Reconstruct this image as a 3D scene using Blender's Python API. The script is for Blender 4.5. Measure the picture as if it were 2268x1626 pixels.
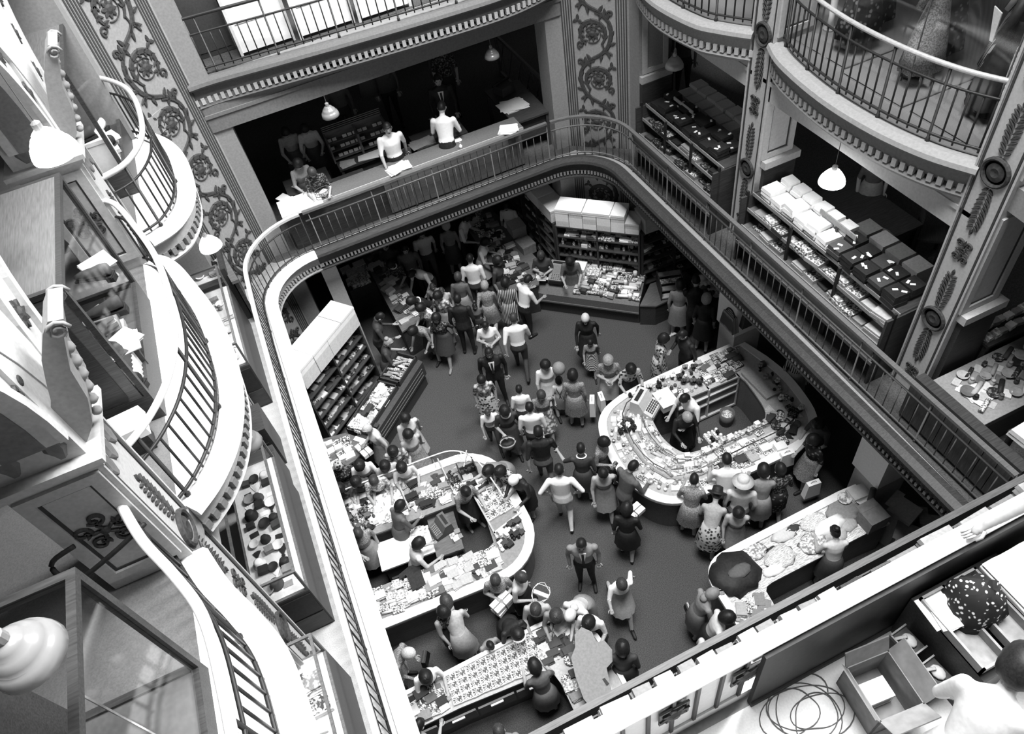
import bpy, bmesh, math, random
from mathutils import Vector, Matrix, Euler
random.seed(7)
for o in list(bpy.data.objects): bpy.data.objects.remove(o)
SC = bpy.context.scene
C = SC.collection
R_ = math.radians
# ---------------------------------------------------------------- camera, world, light, exposure
CAM = Vector((0, 0, 12.4))
cd = bpy.data.cameras.new('camera'); cam = bpy.data.objects.new('camera', cd); C.objects.link(cam)
cd.sensor_fit = 'HORIZONTAL'; cd.sensor_width = 36.0; cd.lens = 1627.85 / 2268 * 36.0; cd.clip_start = 0.05
rt = (0.90583394, -0.40197167, -0.13372977); dn = (-0.3872649, -0.65776372, -0.64604395); fw = (0.17172877, 0.63699738, -0.75149422)
cam.matrix_world = Matrix(((rt[0], -dn[0], -fw[0], CAM[0]), (rt[1], -dn[1], -fw[1], CAM[1]), (rt[2], -dn[2], -fw[2], CAM[2]), (0, 0, 0, 1)))
SC.camera = cam
W = bpy.data.worlds.new('world'); SC.world = W; W.use_nodes = True
W.node_tree.nodes['Background'].inputs[0].default_value = (0.5, 0.5, 0.5, 1)
W.node_tree.nodes['Background'].inputs[1].default_value = 0.02
def area(name, loc, target, sx, sy, power):
    l = bpy.data.lights.new(name, 'AREA'); l.shape = 'RECTANGLE'; l.size = sx; l.size_y = sy; l.energy = power
    o = bpy.data.objects.new(name, l); C.objects.link(o); o.location = loc
    d = Vector(target) - Vector(loc); o.rotation_euler = d.to_track_quat('-Z', 'Y').to_euler(); return o
area('skylight', (2.6, 4.6, 24.0), (2.6, 4.6, 0), 7.0, 8.0, 7600)
area('skylight_slope', (12.0, 7.5, 20.5), (-1.5, 5.5, 5.0), 4.0, 5.0, 5600)
SC.view_settings.view_transform = 'Standard'; SC.view_settings.look = 'None'
SC.view_settings.exposure = 0.0; SC.view_settings.gamma = 1.0; SC.view_settings.use_curve_mapping = False

# ---------------------------------------------------------------- materials
MATS = {}
def mat(name, v, rough=0.7, metal=0.0, var=0.12, scale=30.0, emit=0.0, bump=0.0, spec=0.3):
    m = bpy.data.materials.new(name); m.use_nodes = True; nt = m.node_tree; b = nt.nodes['Principled BSDF']
    b.inputs['Roughness'].default_value = rough; b.inputs['Metallic'].default_value = metal; b.inputs['Specular IOR Level'].default_value = spec
    tc = nt.nodes.new('ShaderNodeTexCoord'); n = nt.nodes.new('ShaderNodeTexNoise'); n.inputs['Scale'].default_value = scale
    nt.links.new(tc.outputs['Object'], n.inputs['Vector'])
    r = nt.nodes.new('ShaderNodeMapRange'); r.inputs[1].default_value = 0.3; r.inputs[2].default_value = 0.7
    r.inputs[3].default_value = v * (1 - var); r.inputs[4].default_value = min(1, v * (1 + var))
    nt.links.new(n.outputs[0], r.inputs[0]); nt.links.new(r.outputs[0], b.inputs['Base Color'])
    if bump:
        bp = nt.nodes.new('ShaderNodeBump'); bp.inputs['Strength'].default_value = bump; bp.inputs['Distance'].default_value = 0.01
        nt.links.new(n.outputs[0], bp.inputs['Height']); nt.links.new(bp.outputs[0], b.inputs['Normal'])
    if emit:
        b.inputs['Emission Color'].default_value = (1, 1, 1, 1); b.inputs['Emission Strength'].default_value = emit
    MATS[name] = m; return m
def pattern(name, lo, hi, kind='voronoi', scale=20.0, cut=0.45, width=0.06, rough=0.8, axis='Z'):
    m = bpy.data.materials.new(name); m.use_nodes = True; nt = m.node_tree; b = nt.nodes['Principled BSDF']
    b.inputs['Roughness'].default_value = rough; b.inputs['Specular IOR Level'].default_value = 0.2
    tc = nt.nodes.new('ShaderNodeTexCoord')
    if kind == 'voronoi':
        n = nt.nodes.new('ShaderNodeTexVoronoi'); n.inputs['Scale'].default_value = scale; src = n.outputs['Distance']
    elif kind == 'noise':
        n = nt.nodes.new('ShaderNodeTexNoise'); n.inputs['Scale'].default_value = scale; n.inputs['Detail'].default_value = 4; src = n.outputs[0]
    elif kind == 'grain':
        n = nt.nodes.new('ShaderNodeTexNoise'); n.inputs['Scale'].default_value = scale; src = n.outputs[0]
    else:
        n = nt.nodes.new('ShaderNodeTexWave'); n.inputs['Scale'].default_value = scale; n.bands_direction = axis; n.inputs['Distortion'].default_value = 0.6; src = n.outputs['Fac']
    vec = tc.outputs['Object']
    if kind == 'grain':
        mp = nt.nodes.new('ShaderNodeMapping'); mp.inputs['Scale'].default_value = (1, 12, 12) if axis == 'X' else ((12, 1, 12) if axis == 'Y' else (12, 12, 1)); nt.links.new(vec, mp.inputs[0]); vec = mp.outputs[0]
    nt.links.new(vec, n.inputs['Vector'])
    r = nt.nodes.new('ShaderNodeMapRange'); r.inputs[1].default_value = cut - width; r.inputs[2].default_value = cut + width
    r.inputs[3].default_value = lo; r.inputs[4].default_value = hi
    nt.links.new(src, r.inputs[0]); nt.links.new(r.outputs[0], b.inputs['Base Color']); MATS[name] = m; return m
def glass(name, v=0.9, alpha=0.12):
    m = bpy.data.materials.new(name); m.use_nodes = True; nt = m.node_tree
    for n in list(nt.nodes): nt.nodes.remove(n)
    out = nt.nodes.new('ShaderNodeOutputMaterial'); t = nt.nodes.new('ShaderNodeBsdfTransparent'); g = nt.nodes.new('ShaderNodeBsdfGlossy')
    g.inputs['Roughness'].default_value = 0.05; g.inputs['Color'].default_value = (v, v, v, 1); mx = nt.nodes.new('ShaderNodeMixShader'); mx.inputs[0].default_value = alpha
    nt.links.new(t.outputs[0], mx.inputs[1]); nt.links.new(g.outputs[0], mx.inputs[2]); nt.links.new(mx.outputs[0], out.inputs[0]); MATS[name] = m; return m
mat('carpet', 0.068, 0.95, var=0.35, scale=60, bump=0.2); mat('carpet_light', 0.10, 0.95, var=0.3, scale=50)
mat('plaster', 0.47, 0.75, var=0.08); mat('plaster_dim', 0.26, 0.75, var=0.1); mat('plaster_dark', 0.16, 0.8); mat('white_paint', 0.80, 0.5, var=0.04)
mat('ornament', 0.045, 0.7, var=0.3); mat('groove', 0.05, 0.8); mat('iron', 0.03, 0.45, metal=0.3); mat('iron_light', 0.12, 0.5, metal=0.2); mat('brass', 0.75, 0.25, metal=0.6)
pattern('wood_dark', 0.030, 0.065, 'grain', 6, 0.5, 0.25, 0.45, 'X'); pattern('wood', 0.09, 0.16, 'grain', 6, 0.5, 0.25, 0.45, 'X'); pattern('wood_light', 0.10, 0.16, 'grain', 6, 0.5, 0.25, 0.5, 'Y')
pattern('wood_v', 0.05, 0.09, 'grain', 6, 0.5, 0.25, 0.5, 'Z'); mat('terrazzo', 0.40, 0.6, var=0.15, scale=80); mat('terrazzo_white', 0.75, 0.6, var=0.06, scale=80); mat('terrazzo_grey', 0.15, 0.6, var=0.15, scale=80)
mat('white', 0.85, 0.6, var=0.04); mat('offwhite', 0.62, 0.7, var=0.08); mat('paper', 0.75, 0.8, var=0.05); mat('grey_light', 0.42, 0.7); mat('grey', 0.24, 0.7); mat('grey_dark', 0.11, 0.7); mat('charcoal', 0.05, 0.7); mat('black', 0.018, 0.6, var=0.3)
mat('card', 0.20, 0.85, var=0.15, scale=15); mat('shade', 0.22, 0.25, var=0.02, spec=0.5); mat('shade_lit', 0.9, 0.4, emit=14.0); mat('chrome', 0.8, 0.15, metal=1.0)
glass('glass', 0.9, 0.045)
mat('skin', 0.36, 0.6, var=0.08); mat('skin_tan', 0.24, 0.6, var=0.08); mat('hair_black', 0.012, 0.5, var=0.5, scale=90); mat('hair_brown', 0.04, 0.5, var=0.5, scale=90); mat('hair_light', 0.30, 0.5, var=0.4, scale=90); mat('hair_grey', 0.5, 0.6, var=0.3, scale=90)
pattern('floral', 0.03, 0.45, 'voronoi', 16, 0.42, 0.08); pattern('floral_dark', 0.16, 0.02, 'voronoi', 14, 0.30, 0.08); pattern('floral_light', 0.55, 0.12, 'voronoi', 15, 0.5, 0.1); pattern('stripes', 0.03, 0.5, 'wave', 8, 0.5, 0.2, axis='X'); pattern('tweed', 0.14, 0.36, 'noise', 60, 0.5, 0.12); pattern('dots', 0.6, 0.015, 'voronoi', 30, 0.25, 0.06)
pattern('lace', 0.25, 0.8, 'noise', 25, 0.5, 0.08); pattern('print', 0.08, 0.7, 'noise', 40, 0.5, 0.05); pattern('print_dark', 0.02, 0.2, 'noise', 30, 0.55, 0.05); pattern('plaid', 0.06, 0.4, 'wave', 12, 0.5, 0.2, axis='Y')
pattern('textile', 0.35, 0.85, 'grain', 14, 0.5, 0.1, axis='X')

# ---------------------------------------------------------------- mesh helpers
class MB:
    def __init__(s): s.v = []; s.f = []; s.m = []
    def add(s, vs, fs, m=0):
        k = len(s.v); s.v += [tuple(p) for p in vs]; s.f += [tuple(i + k for i in f) for f in fs]; s.m += [m] * len(fs)
    def box(s, c, d, rz=0.0, m=0, taper=1.0):
        x, y, z = d[0] / 2, d[1] / 2, d[2] / 2; cs, sn = math.cos(rz), math.sin(rz); vs = []
        for k in (-1, 1):
            t = taper if k > 0 else 1
            for a, b in ((-1, -1), (1, -1), (1, 1), (-1, 1)):
                px, py = a * x * t, b * y * t; vs.append((c[0] + px * cs - py * sn, c[1] + px * sn + py * cs, c[2] + k * z))
        s.add(vs, [(3, 2, 1, 0), (4, 5, 6, 7), (0, 1, 5, 4), (1, 2, 6, 5), (2, 3, 7, 6), (3, 0, 4, 7)], m); return s
    def bx(s, x0, x1, y0, y1, z0, z1, m=0): return s.box(((x0 + x1) / 2, (y0 + y1) / 2, (z0 + z1) / 2), (abs(x1 - x0), abs(y1 - y0), abs(z1 - z0)), 0, m)
    def prism(s, poly, z0, z1, m=0):
        n = len(poly); a = sum(poly[i][0] * poly[(i + 1) % n][1] - poly[(i + 1) % n][0] * poly[i][1] for i in range(n))
        if a < 0: poly = poly[::-1]
        vs = [(p[0], p[1], z0) for p in poly] + [(p[0], p[1], z1) for p in poly]
        s.add(vs, [tuple(range(n))[::-1], tuple(range(n, 2 * n))] + [(i, (i + 1) % n, n + (i + 1) % n, n + i) for i in range(n)], m); return s
    def tube(s, pts, r, seg=6, m=0, closed=False, flat=1.0):
        pts = [Vector(p) for p in pts]; n = len(pts); rs = r if isinstance(r, (list, tuple)) else [r] * n; vs = []; up0 = Vector((0, 0, 1))
        for i, p in enumerate(pts):
            t = (pts[(i + 1) % n] - pts[i - 1]) if closed else (pts[min(i + 1, n - 1)] - pts[max(i - 1, 0)])
            if t.length < 1e-9: t = Vector((0, 0, 1))
            t.normalize(); u = up0 if abs(t.z) < 0.95 else Vector((0, 1, 0)); a = t.cross(u).normalized(); b = a.cross(t)
            for k in range(seg):
                w = 2 * math.pi * (k + 0.5) / seg; vs.append(p + a * rs[i] * math.cos(w) + b * rs[i] * flat * math.sin(w))
        fs = []
        for i in range(n if closed else n - 1):
            j = (i + 1) % n
            for k in range(seg): fs.append((i * seg + k, i * seg + (k + 1) % seg, j * seg + (k + 1) % seg, j * seg + k))
        if not closed: fs += [tuple(range(seg))[::-1], tuple(range((n - 1) * seg, n * seg))]
        s.add(vs, fs, m); return s
    def lathe(s, prof, c=(0, 0, 0), seg=16, m=0, sy=1.0):
        n = len(prof); vs = []
        for r, z in prof:
            for k in range(seg):
                w = 2 * math.pi * k / seg; vs.append((c[0] + r * math.cos(w), c[1] + r * sy * math.sin(w), c[2] + z))
        fs = [(i * seg + k, i * seg + (k + 1) % seg, (i + 1) * seg + (k + 1) % seg, (i + 1) * seg + k) for i in range(n - 1) for k in range(seg)]
        fs += [tuple(range(seg))[::-1], tuple(range((n - 1) * seg, n * seg))]; s.add(vs, fs, m); return s
    def ell(s, c, r, seg=10, rings=6, m=0, M=None):
        prof = [(math.sin(math.pi * i / rings), -math.cos(math.pi * i / rings)) for i in range(1, rings)]; vs = []
        for a, z in prof:
            for k in range(seg):
                w = 2 * math.pi * k / seg; vs.append(Vector((a * math.cos(w) * r[0], a * math.sin(w) * r[1], z * r[2])))
        vs += [Vector((0, 0, -r[2])), Vector((0, 0, r[2]))]
        if M is not None: vs = [M @ p for p in vs]
        vs = [p + Vector(c) for p in vs]; n = rings - 1
        fs = [(i * seg + k, i * seg + (k + 1) % seg, (i + 1) * seg + (k + 1) % seg, (i + 1) * seg + k) for i in range(n - 1) for k in range(seg)]
        fs += [((k + 1) % seg, k, n * seg) for k in range(seg)] + [((n - 1) * seg + k, (n - 1) * seg + (k + 1) % seg, n * seg + 1) for k in range(seg)]
        s.add(vs, fs, m); return s
    def sweep(s, path, prof, closed=False, m=0):
        """prof: (offset to the left of travel, z) points of a closed section carried along a plan path"""
        n = len(path); k = len(prof); vs = []
        for i, p in enumerate(path):
            a = path[(i - 1) % n] if closed or i > 0 else path[0]; b = path[(i + 1) % n] if closed or i < n - 1 else path[-1]
            t = Vector((b[0] - a[0], b[1] - a[1])); t = t.normalized() if t.length else Vector((1, 0)); nx, ny = -t.y, t.x
            for o, z in prof: vs.append((p[0] + nx * o, p[1] + ny * o, z))
        fs = [(i * k + j, ((i + 1) % n) * k + j, ((i + 1) % n) * k + (j + 1) % k, i * k + (j + 1) % k) for i in range(n if closed else n - 1) for j in range(k)]
        if not closed: fs += [tuple(range(k)), tuple(range((n - 1) * k, n * k))[::-1]]
        s.add(vs, fs, m); return s
    def mesh(s, name, mats=(), smooth=False, off=None):
        me = bpy.data.meshes.new(name); vs = s.v
        if off is not None: vs = [(p[0] - off[0], p[1] - off[1], p[2] - off[2]) for p in vs]
        me.from_pydata(vs, [], s.f)
        for mm in mats: me.materials.append(MATS[mm] if isinstance(mm, str) else mm)
        if mats and max(s.m, default=0) > 0: me.polygons.foreach_set('material_index', s.m)
        if smooth: me.polygons.foreach_set('use_smooth', [True] * len(s.f))
        bm = bmesh.new(); bm.from_mesh(me); bmesh.ops.recalc_face_normals(bm, faces=bm.faces); bm.to_mesh(me); bm.free()
        me.update(); return me
    def build(s, name, mats, parent=None, smooth=False, kind=None):
        """one linked object; vertices are given in world space, the parent is an unrotated Empty"""
        if isinstance(mats, str): mats = (mats,)
        if parent is None:
            xs = [p[0] for p in s.v]; ys = [p[1] for p in s.v]; zs = [p[2] for p in s.v]; off = ((min(xs) + max(xs)) / 2, (min(ys) + max(ys)) / 2, min(zs))
            o = bpy.data.objects.new(name, s.mesh(name, mats, smooth, off)); o.location = off
        else:
            P = parent; off = Vector((0, 0, 0))
            while P: off += P.location; P = P.parent
            o = bpy.data.objects.new(name, s.mesh(name, mats, smooth, off)); o.parent = parent
        C.objects.link(o)
        if kind: o['kind'] = kind
        return o
def tag(o, label, cat, group=None):
    o['label'] = label; o['category'] = cat
    if group: o['group'] = group
    return o
def thing(name, label, cat, loc=(0, 0, 0), rz=0.0, group=None):
    o = bpy.data.objects.new(name, None); C.objects.link(o); o.location = loc; o.rotation_euler = (0, 0, rz); o.empty_display_size = 0.1
    return tag(o, label, cat, group)
def piece(name, me, parent, loc=(0, 0, 0), rot=(0, 0, 0), sc=None, mats=None):
    """a child that shares mesh data; location is local to the parent"""
    o = bpy.data.objects.new(name, me); C.objects.link(o); o.parent = parent; o.location = loc; o.rotation_euler = rot
    if sc: o.scale = sc if isinstance(sc, (tuple, list)) else (sc, sc, sc)
    if mats: setmats(o, mats)
    return o
def setmats(o, mats):
    for i, mm in enumerate(mats):
        if i < len(o.material_slots): o.material_slots[i].link = 'OBJECT'; o.material_slots[i].material = MATS[mm]
def structure(o): o['kind'] = 'structure'; return o
def arc(cx, cy, r, a0, a1, n=8): return [(cx + r * math.cos(R_(a0 + (a1 - a0) * i / n)), cy + r * math.sin(R_(a0 + (a1 - a0) * i / n))) for i in range(n + 1)]
def resample(path, step, closed=False):
    P = [Vector(p) for p in path]; out = []; acc = 0.0; nxt = 0.0
    if closed: P = P + [P[0]]
    for a, b in zip(P, P[1:]):
        L = (b - a).length
        while nxt <= acc + L + 1e-9:
            t = (nxt - acc) / L if L else 0; out.append((a.lerp(b, t), (b - a).normalized())); nxt += step
        acc += L
    return out
def smoothpath(pts, n=6):
    out = []; P = [Vector(p) for p in pts]
    for i in range(len(P) - 1):
        p0 = P[max(i - 1, 0)]; p1 = P[i]; p2 = P[i + 1]; p3 = P[min(i + 2, len(P) - 1)]
        for k in range(n):
            t = k / n; out.append(tuple(0.5 * ((2 * p1) + (p2 - p0) * t + (2 * p0 - 5 * p1 + 4 * p2 - p3) * t * t + (3 * p1 - p0 - 3 * p2 + p3) * t ** 3)))
    out.append(tuple(P[-1])); return out

# ================================================================ the building
Z1, Z2, Z3 = 3.6, 7.2, 10.75
structure(MB().bx(-7, 14, -5, 20, -0.2, 0).build('floor', 'carpet'))
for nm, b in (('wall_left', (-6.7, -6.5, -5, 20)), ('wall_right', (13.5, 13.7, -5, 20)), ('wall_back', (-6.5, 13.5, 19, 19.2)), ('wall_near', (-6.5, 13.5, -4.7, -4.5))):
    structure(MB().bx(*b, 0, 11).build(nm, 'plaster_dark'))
# plan of the opening at the three levels, counter-clockwise
O1 = [(-1.25, 2.15), (6.0, 2.15)] + arc(4.95, 11.05, 1.05, 0, 90, 10) + arc(-0.15, 11.0, 1.1, 90, 180, 10)
rightB = [(6.75, 4.42), (6.55, 4.92), (6.43, 5.6), (6.42, 6.47), (6.56, 7.42), (6.75, 7.92)]
rightC = [(6.72, 8.35), (6.47, 8.75), (6.29, 9.17), (6.22, 10.09), (6.38, 10.9), (6.6, 11.4)]
back2 = [(5.6, 12.4), (5.1, 12.2), (4.43, 12.07), (3.5, 12.08), (1.94, 12.2), (0.42, 12.36), (-0.5, 12.46), (-0.95, 12.45)]
leftC = [(-1.88, 11.5), (-1.62, 11.15), (-1.42, 10.7), (-1.33, 10.06), (-1.35, 9.3), (-1.57, 8.8), (-1.9, 8.62)]
leftB = [(-1.92, 8.2), (-1.75, 7.98), (-1.6, 7.5), (-1.42, 6.75), (-1.35, 5.95), (-1.38, 5.4), (-1.5, 4.95), (-1.7, 4.6), (-1.92, 4.38)]
leftA = [(-1.95, 3.9), (-1.82, 3.5), (-1.64, 3.12), (-1.5, 2.75), (-1.45, 2.3), (-1.45, 1.7), (-1.6, 1.05)]
sm = lambda p: smoothpath(p, 5)
O2 = [(6.7, 1.05), (6.6, 2.4), (6.75, 3.95)] + sm(rightB) + sm(rightC) + sm(back2) + sm(leftC) + sm(leftB) + sm(leftA)
O3 = [(-1.95, -0.5), (6.75, -0.5), (6.75, 11.5), (5.6, 12.45), (-0.9, 12.45), (-1.9, 11.6)]
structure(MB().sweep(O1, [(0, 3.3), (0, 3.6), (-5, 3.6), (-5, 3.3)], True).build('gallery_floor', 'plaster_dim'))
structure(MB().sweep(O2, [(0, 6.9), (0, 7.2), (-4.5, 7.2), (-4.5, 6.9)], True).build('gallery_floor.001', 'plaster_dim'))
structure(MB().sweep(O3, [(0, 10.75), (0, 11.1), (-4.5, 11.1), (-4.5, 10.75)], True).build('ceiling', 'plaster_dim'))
# floor coverings of the galleries
structure(MB().prism([(-6, -4), (-1.36, -4), (-1.36, 11.05), (-1.9, 13), (-6, 13)], 3.6, 3.612).build('floor_left', 'terrazzo'))
structure(MB().prism([(-6, 13.0), (-1.9, 13), (-0.9, 12.25), (5.6, 12.25), (6.3, 11.3), (6.1, 2.0), (12, 2.0), (13, 18.5), (-6, 18.5)], 3.6, 3.61).build('floor_back', 'carpet'))
structure(MB().bx(-4.9, -2.0, -4, 12.4, 7.21, 7.216).build('floor_left.002', 'terrazzo_grey'))  # pale floor runs on behind the piers; the grey paints in its shade
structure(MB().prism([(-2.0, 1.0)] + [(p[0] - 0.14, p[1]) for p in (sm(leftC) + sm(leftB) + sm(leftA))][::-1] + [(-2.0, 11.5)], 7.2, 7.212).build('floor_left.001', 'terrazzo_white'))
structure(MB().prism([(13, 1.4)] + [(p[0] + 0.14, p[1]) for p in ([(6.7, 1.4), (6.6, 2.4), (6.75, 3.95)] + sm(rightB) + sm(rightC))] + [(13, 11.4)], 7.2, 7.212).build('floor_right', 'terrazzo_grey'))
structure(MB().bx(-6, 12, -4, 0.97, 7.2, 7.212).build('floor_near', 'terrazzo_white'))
structure(MB().prism([(5.6, 12.6), (-0.9, 12.6), (-4, 14), (-4, 18), (10, 18), (10, 13)], 7.2, 7.21).build('floor_back.001', 'carpet'))
# walls that close off the galleries behind the piers on the left
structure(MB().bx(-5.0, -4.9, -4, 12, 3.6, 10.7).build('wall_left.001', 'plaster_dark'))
# cornices: moulded bands below each gallery edge, with dentils
def cornice(name, path, closed, z, m, mtop, label):
    t = thing(name, label, 'cornice', (path[0][0], path[0][1], z - 0.45))
    MB().sweep(path, [(0.10, z + 0.0), (0.12, z - 0.05), (0.08, z - 0.09), (0.0, z - 0.09), (-0.1, z + 0.02), (0.0, z + 0.035)], closed).build('nosing', mtop, t)
    MB().sweep(path, [(0.02, z - 0.09), (0.02, z - 0.26), (-0.05, z - 0.26), (-0.05, z - 0.09)], closed).build('fascia', m, t)
    MB().sweep(path, [(0.03, z - 0.37), (0.05, z - 0.40), (0.0, z - 0.46), (-0.25, z - 0.46), (-0.25, z - 0.36)], closed).build('lower_moulding', m, t)
    return t
def dentils(t, path, closed, z, pitch, w, h, mname, single):
    me = MB().box((0, 0, 0), (w, 0.07, h)).mesh('dentil', (mname,))
    pts = resample(path, pitch, closed); mb = MB()
    for p, d in pts:
        a = math.atan2(d.y, d.x); loc = (p.x - d.y * 0.015, p.y + d.x * 0.015, z)
        if single: piece('dentil', me, t, Vector(loc) - t.location, (0, 0, a))
        else: mb.box(loc, (w, 0.07, h), a)
    if not single: mb.build('dentil_row', mname, t, kind='stuff')
P1 = [(6.0, 2.15)] + arc(4.95, 11.05, 1.05, 0, 90, 10) + [(-0.15, 12.1)]
P1b = arc(-0.15, 11.0, 1.1, 90, 180, 10) + [(-1.25, 2.15)]
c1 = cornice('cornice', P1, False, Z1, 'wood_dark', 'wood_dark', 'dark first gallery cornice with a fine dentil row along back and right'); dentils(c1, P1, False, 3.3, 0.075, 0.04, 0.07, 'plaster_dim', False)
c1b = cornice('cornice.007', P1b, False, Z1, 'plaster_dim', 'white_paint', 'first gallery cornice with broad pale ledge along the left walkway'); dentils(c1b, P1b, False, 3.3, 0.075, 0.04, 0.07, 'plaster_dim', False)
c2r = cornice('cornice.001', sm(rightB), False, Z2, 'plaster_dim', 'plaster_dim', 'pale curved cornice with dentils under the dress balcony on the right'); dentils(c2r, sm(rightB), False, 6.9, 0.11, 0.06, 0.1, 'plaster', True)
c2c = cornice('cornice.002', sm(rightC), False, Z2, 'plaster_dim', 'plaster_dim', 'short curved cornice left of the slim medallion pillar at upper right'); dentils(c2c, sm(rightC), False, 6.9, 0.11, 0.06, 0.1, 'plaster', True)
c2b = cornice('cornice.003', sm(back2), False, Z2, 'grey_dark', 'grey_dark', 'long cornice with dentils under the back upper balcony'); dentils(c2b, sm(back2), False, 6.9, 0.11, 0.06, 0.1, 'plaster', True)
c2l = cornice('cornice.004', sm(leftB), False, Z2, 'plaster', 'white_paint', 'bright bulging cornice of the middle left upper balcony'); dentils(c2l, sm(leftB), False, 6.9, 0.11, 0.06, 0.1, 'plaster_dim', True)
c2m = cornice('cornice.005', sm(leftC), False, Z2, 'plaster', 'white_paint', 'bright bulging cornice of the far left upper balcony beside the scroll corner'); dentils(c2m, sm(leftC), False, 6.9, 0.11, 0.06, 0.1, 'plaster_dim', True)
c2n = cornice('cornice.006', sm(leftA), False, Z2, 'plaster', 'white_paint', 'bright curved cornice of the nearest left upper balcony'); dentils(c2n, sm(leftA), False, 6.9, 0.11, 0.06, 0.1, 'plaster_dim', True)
# straight beams under the second gallery between the piers
for nm, b in (('trim_1', (6.72, 7.1, 4.3, 8.0)), ('trim_2', (6.72, 7.1, 8.3, 11.6)), ('trim_3', (-0.9, 5.6, 12.42, 12.8)), ('trim_4', (-2.4, -1.98, 4.3, 8.2)), ('trim_5', (-2.4, -1.98, 8.6, 11.6)), ('trim_6', (-2.4, -1.98, 1.0, 3.9))):
    structure(MB().bx(*b, 6.35, 6.9).bx(b[0] - 0.02, b[1] + 0.02, b[2] - 0.02, b[3] + 0.02, 6.6, 6.66).build(nm, 'plaster_dark' if nm == 'trim_3' else 'plaster'))  # back beam has the same paint; darker plaster puts its shade into the colour
# ---------------------------------------------------------------- balustrades
def balustrade(name, path, z0, z1, pitch, r, label, mrail, mbar, zsub=None, zbot=None, rr=0.03, every=6, flatrail=False):
    t = thing(name, label, 'balustrade', (path[0][0], path[0][1], z0))
    P3 = lambda z: [(p[0], p[1], z) for p in path]
    if flatrail: MB().sweep(path, [(-0.035, z1 - 0.03), (0.035, z1 - 0.03), (0.035, z1 + 0.015), (-0.035, z1 + 0.015)]).build('top_rail', mrail, t)
    else: MB().tube(P3(z1), rr, 8).build('top_rail', mrail, t, True)
    if zsub: MB().tube(P3(zsub), 0.016, 6).build('upper_rail', mbar, t, True)
    if zbot: MB().tube(P3(zbot), 0.018, 6).build('bottom_rail', mbar, t, True)
    top = (zsub or z1)
    me = MB().tube([(0, 0, (zbot or z0) - z0 - 0.05), (0, 0, top - z0)], r, 6).mesh('baluster', (mbar,), True)
    mp = MB().tube([(0, 0, 0), (0, 0, 0.06), (0, 0, 0.065), (0, 0, z1 - z0)], [r * 2.4, r * 2.2, r * 1.5, r * 1.5], 6).mesh('post', (mbar,), True)
    for i, (p, d) in enumerate(resample(path, pitch)):
        post = every and i % every == 0
        piece('post' if post else 'baluster', mp if post else me, t, (p.x - path[0][0], p.y - path[0][1], 0))
    return t
balustrade('balustrade', [(4.98, 12.17), (-0.08, 12.17)], Z1, 4.5, 0.155, 0.008, 'thin iron balustrade along the back of the first gallery', 'wood', 'iron_light', 4.3, 3.68, flatrail=True, every=8)
balustrade('balustrade.001', [(6.2, 2.22), (6.2, 11.0)] + arc(5.05, 11.0, 1.15, 0, 90, 10), Z1, 4.5, 0.155, 0.008, 'thin iron balustrade along the right side of the first gallery', 'wood', 'iron_light', 4.3, 3.68, flatrail=True, every=8)
balustrade('balustrade.002', arc(-0.15, 10.95, 1.22, 90, 180, 10) + [(-1.40, 10.0), (-1.42, 7), (-1.42, 2.2)], Z1, 4.5, 0.155, 0.008, 'iron balustrade along the pale left walkway of the first gallery', 'plaster', 'iron', 4.3, 3.68, flatrail=True, every=8)
bn = balustrade('balustrade.003', [(-1.3, 2.1), (6.2, 2.1)], Z1, 4.72, 0.155, 0.008, 'wooden rail of the near first gallery in front of the folded goods', 'wood', 'iron', 4.3, 3.68, flatrail=True, every=8)
MB().bx(-1.3, 6.18, 2.075, 2.095, 4.36, 4.68).build('rail_board', 'wood', bn)
off = lambda path, d: [(p[0] + d, p[1]) for p in path]
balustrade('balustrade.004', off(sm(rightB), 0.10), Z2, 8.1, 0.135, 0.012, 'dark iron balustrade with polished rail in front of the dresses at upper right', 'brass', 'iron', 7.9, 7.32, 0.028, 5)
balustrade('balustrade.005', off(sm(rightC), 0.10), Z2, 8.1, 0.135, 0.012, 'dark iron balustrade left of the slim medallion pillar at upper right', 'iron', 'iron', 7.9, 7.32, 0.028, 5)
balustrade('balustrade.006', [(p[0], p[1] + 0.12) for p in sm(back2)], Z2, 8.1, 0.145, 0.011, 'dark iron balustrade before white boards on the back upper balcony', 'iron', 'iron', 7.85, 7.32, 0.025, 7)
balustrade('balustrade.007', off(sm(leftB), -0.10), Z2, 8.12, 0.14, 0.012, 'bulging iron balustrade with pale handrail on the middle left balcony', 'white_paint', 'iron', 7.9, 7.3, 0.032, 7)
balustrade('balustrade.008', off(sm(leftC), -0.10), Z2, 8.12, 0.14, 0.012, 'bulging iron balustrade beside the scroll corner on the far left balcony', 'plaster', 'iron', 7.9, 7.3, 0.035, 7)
balustrade('balustrade.009', off(sm(leftA), -0.10), Z2, 8.12, 0.14, 0.012, 'iron balustrade with wide pale handrail on the nearest left balcony', 'white_paint', 'iron', 7.9, 7.3, 0.038, 7)

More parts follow.
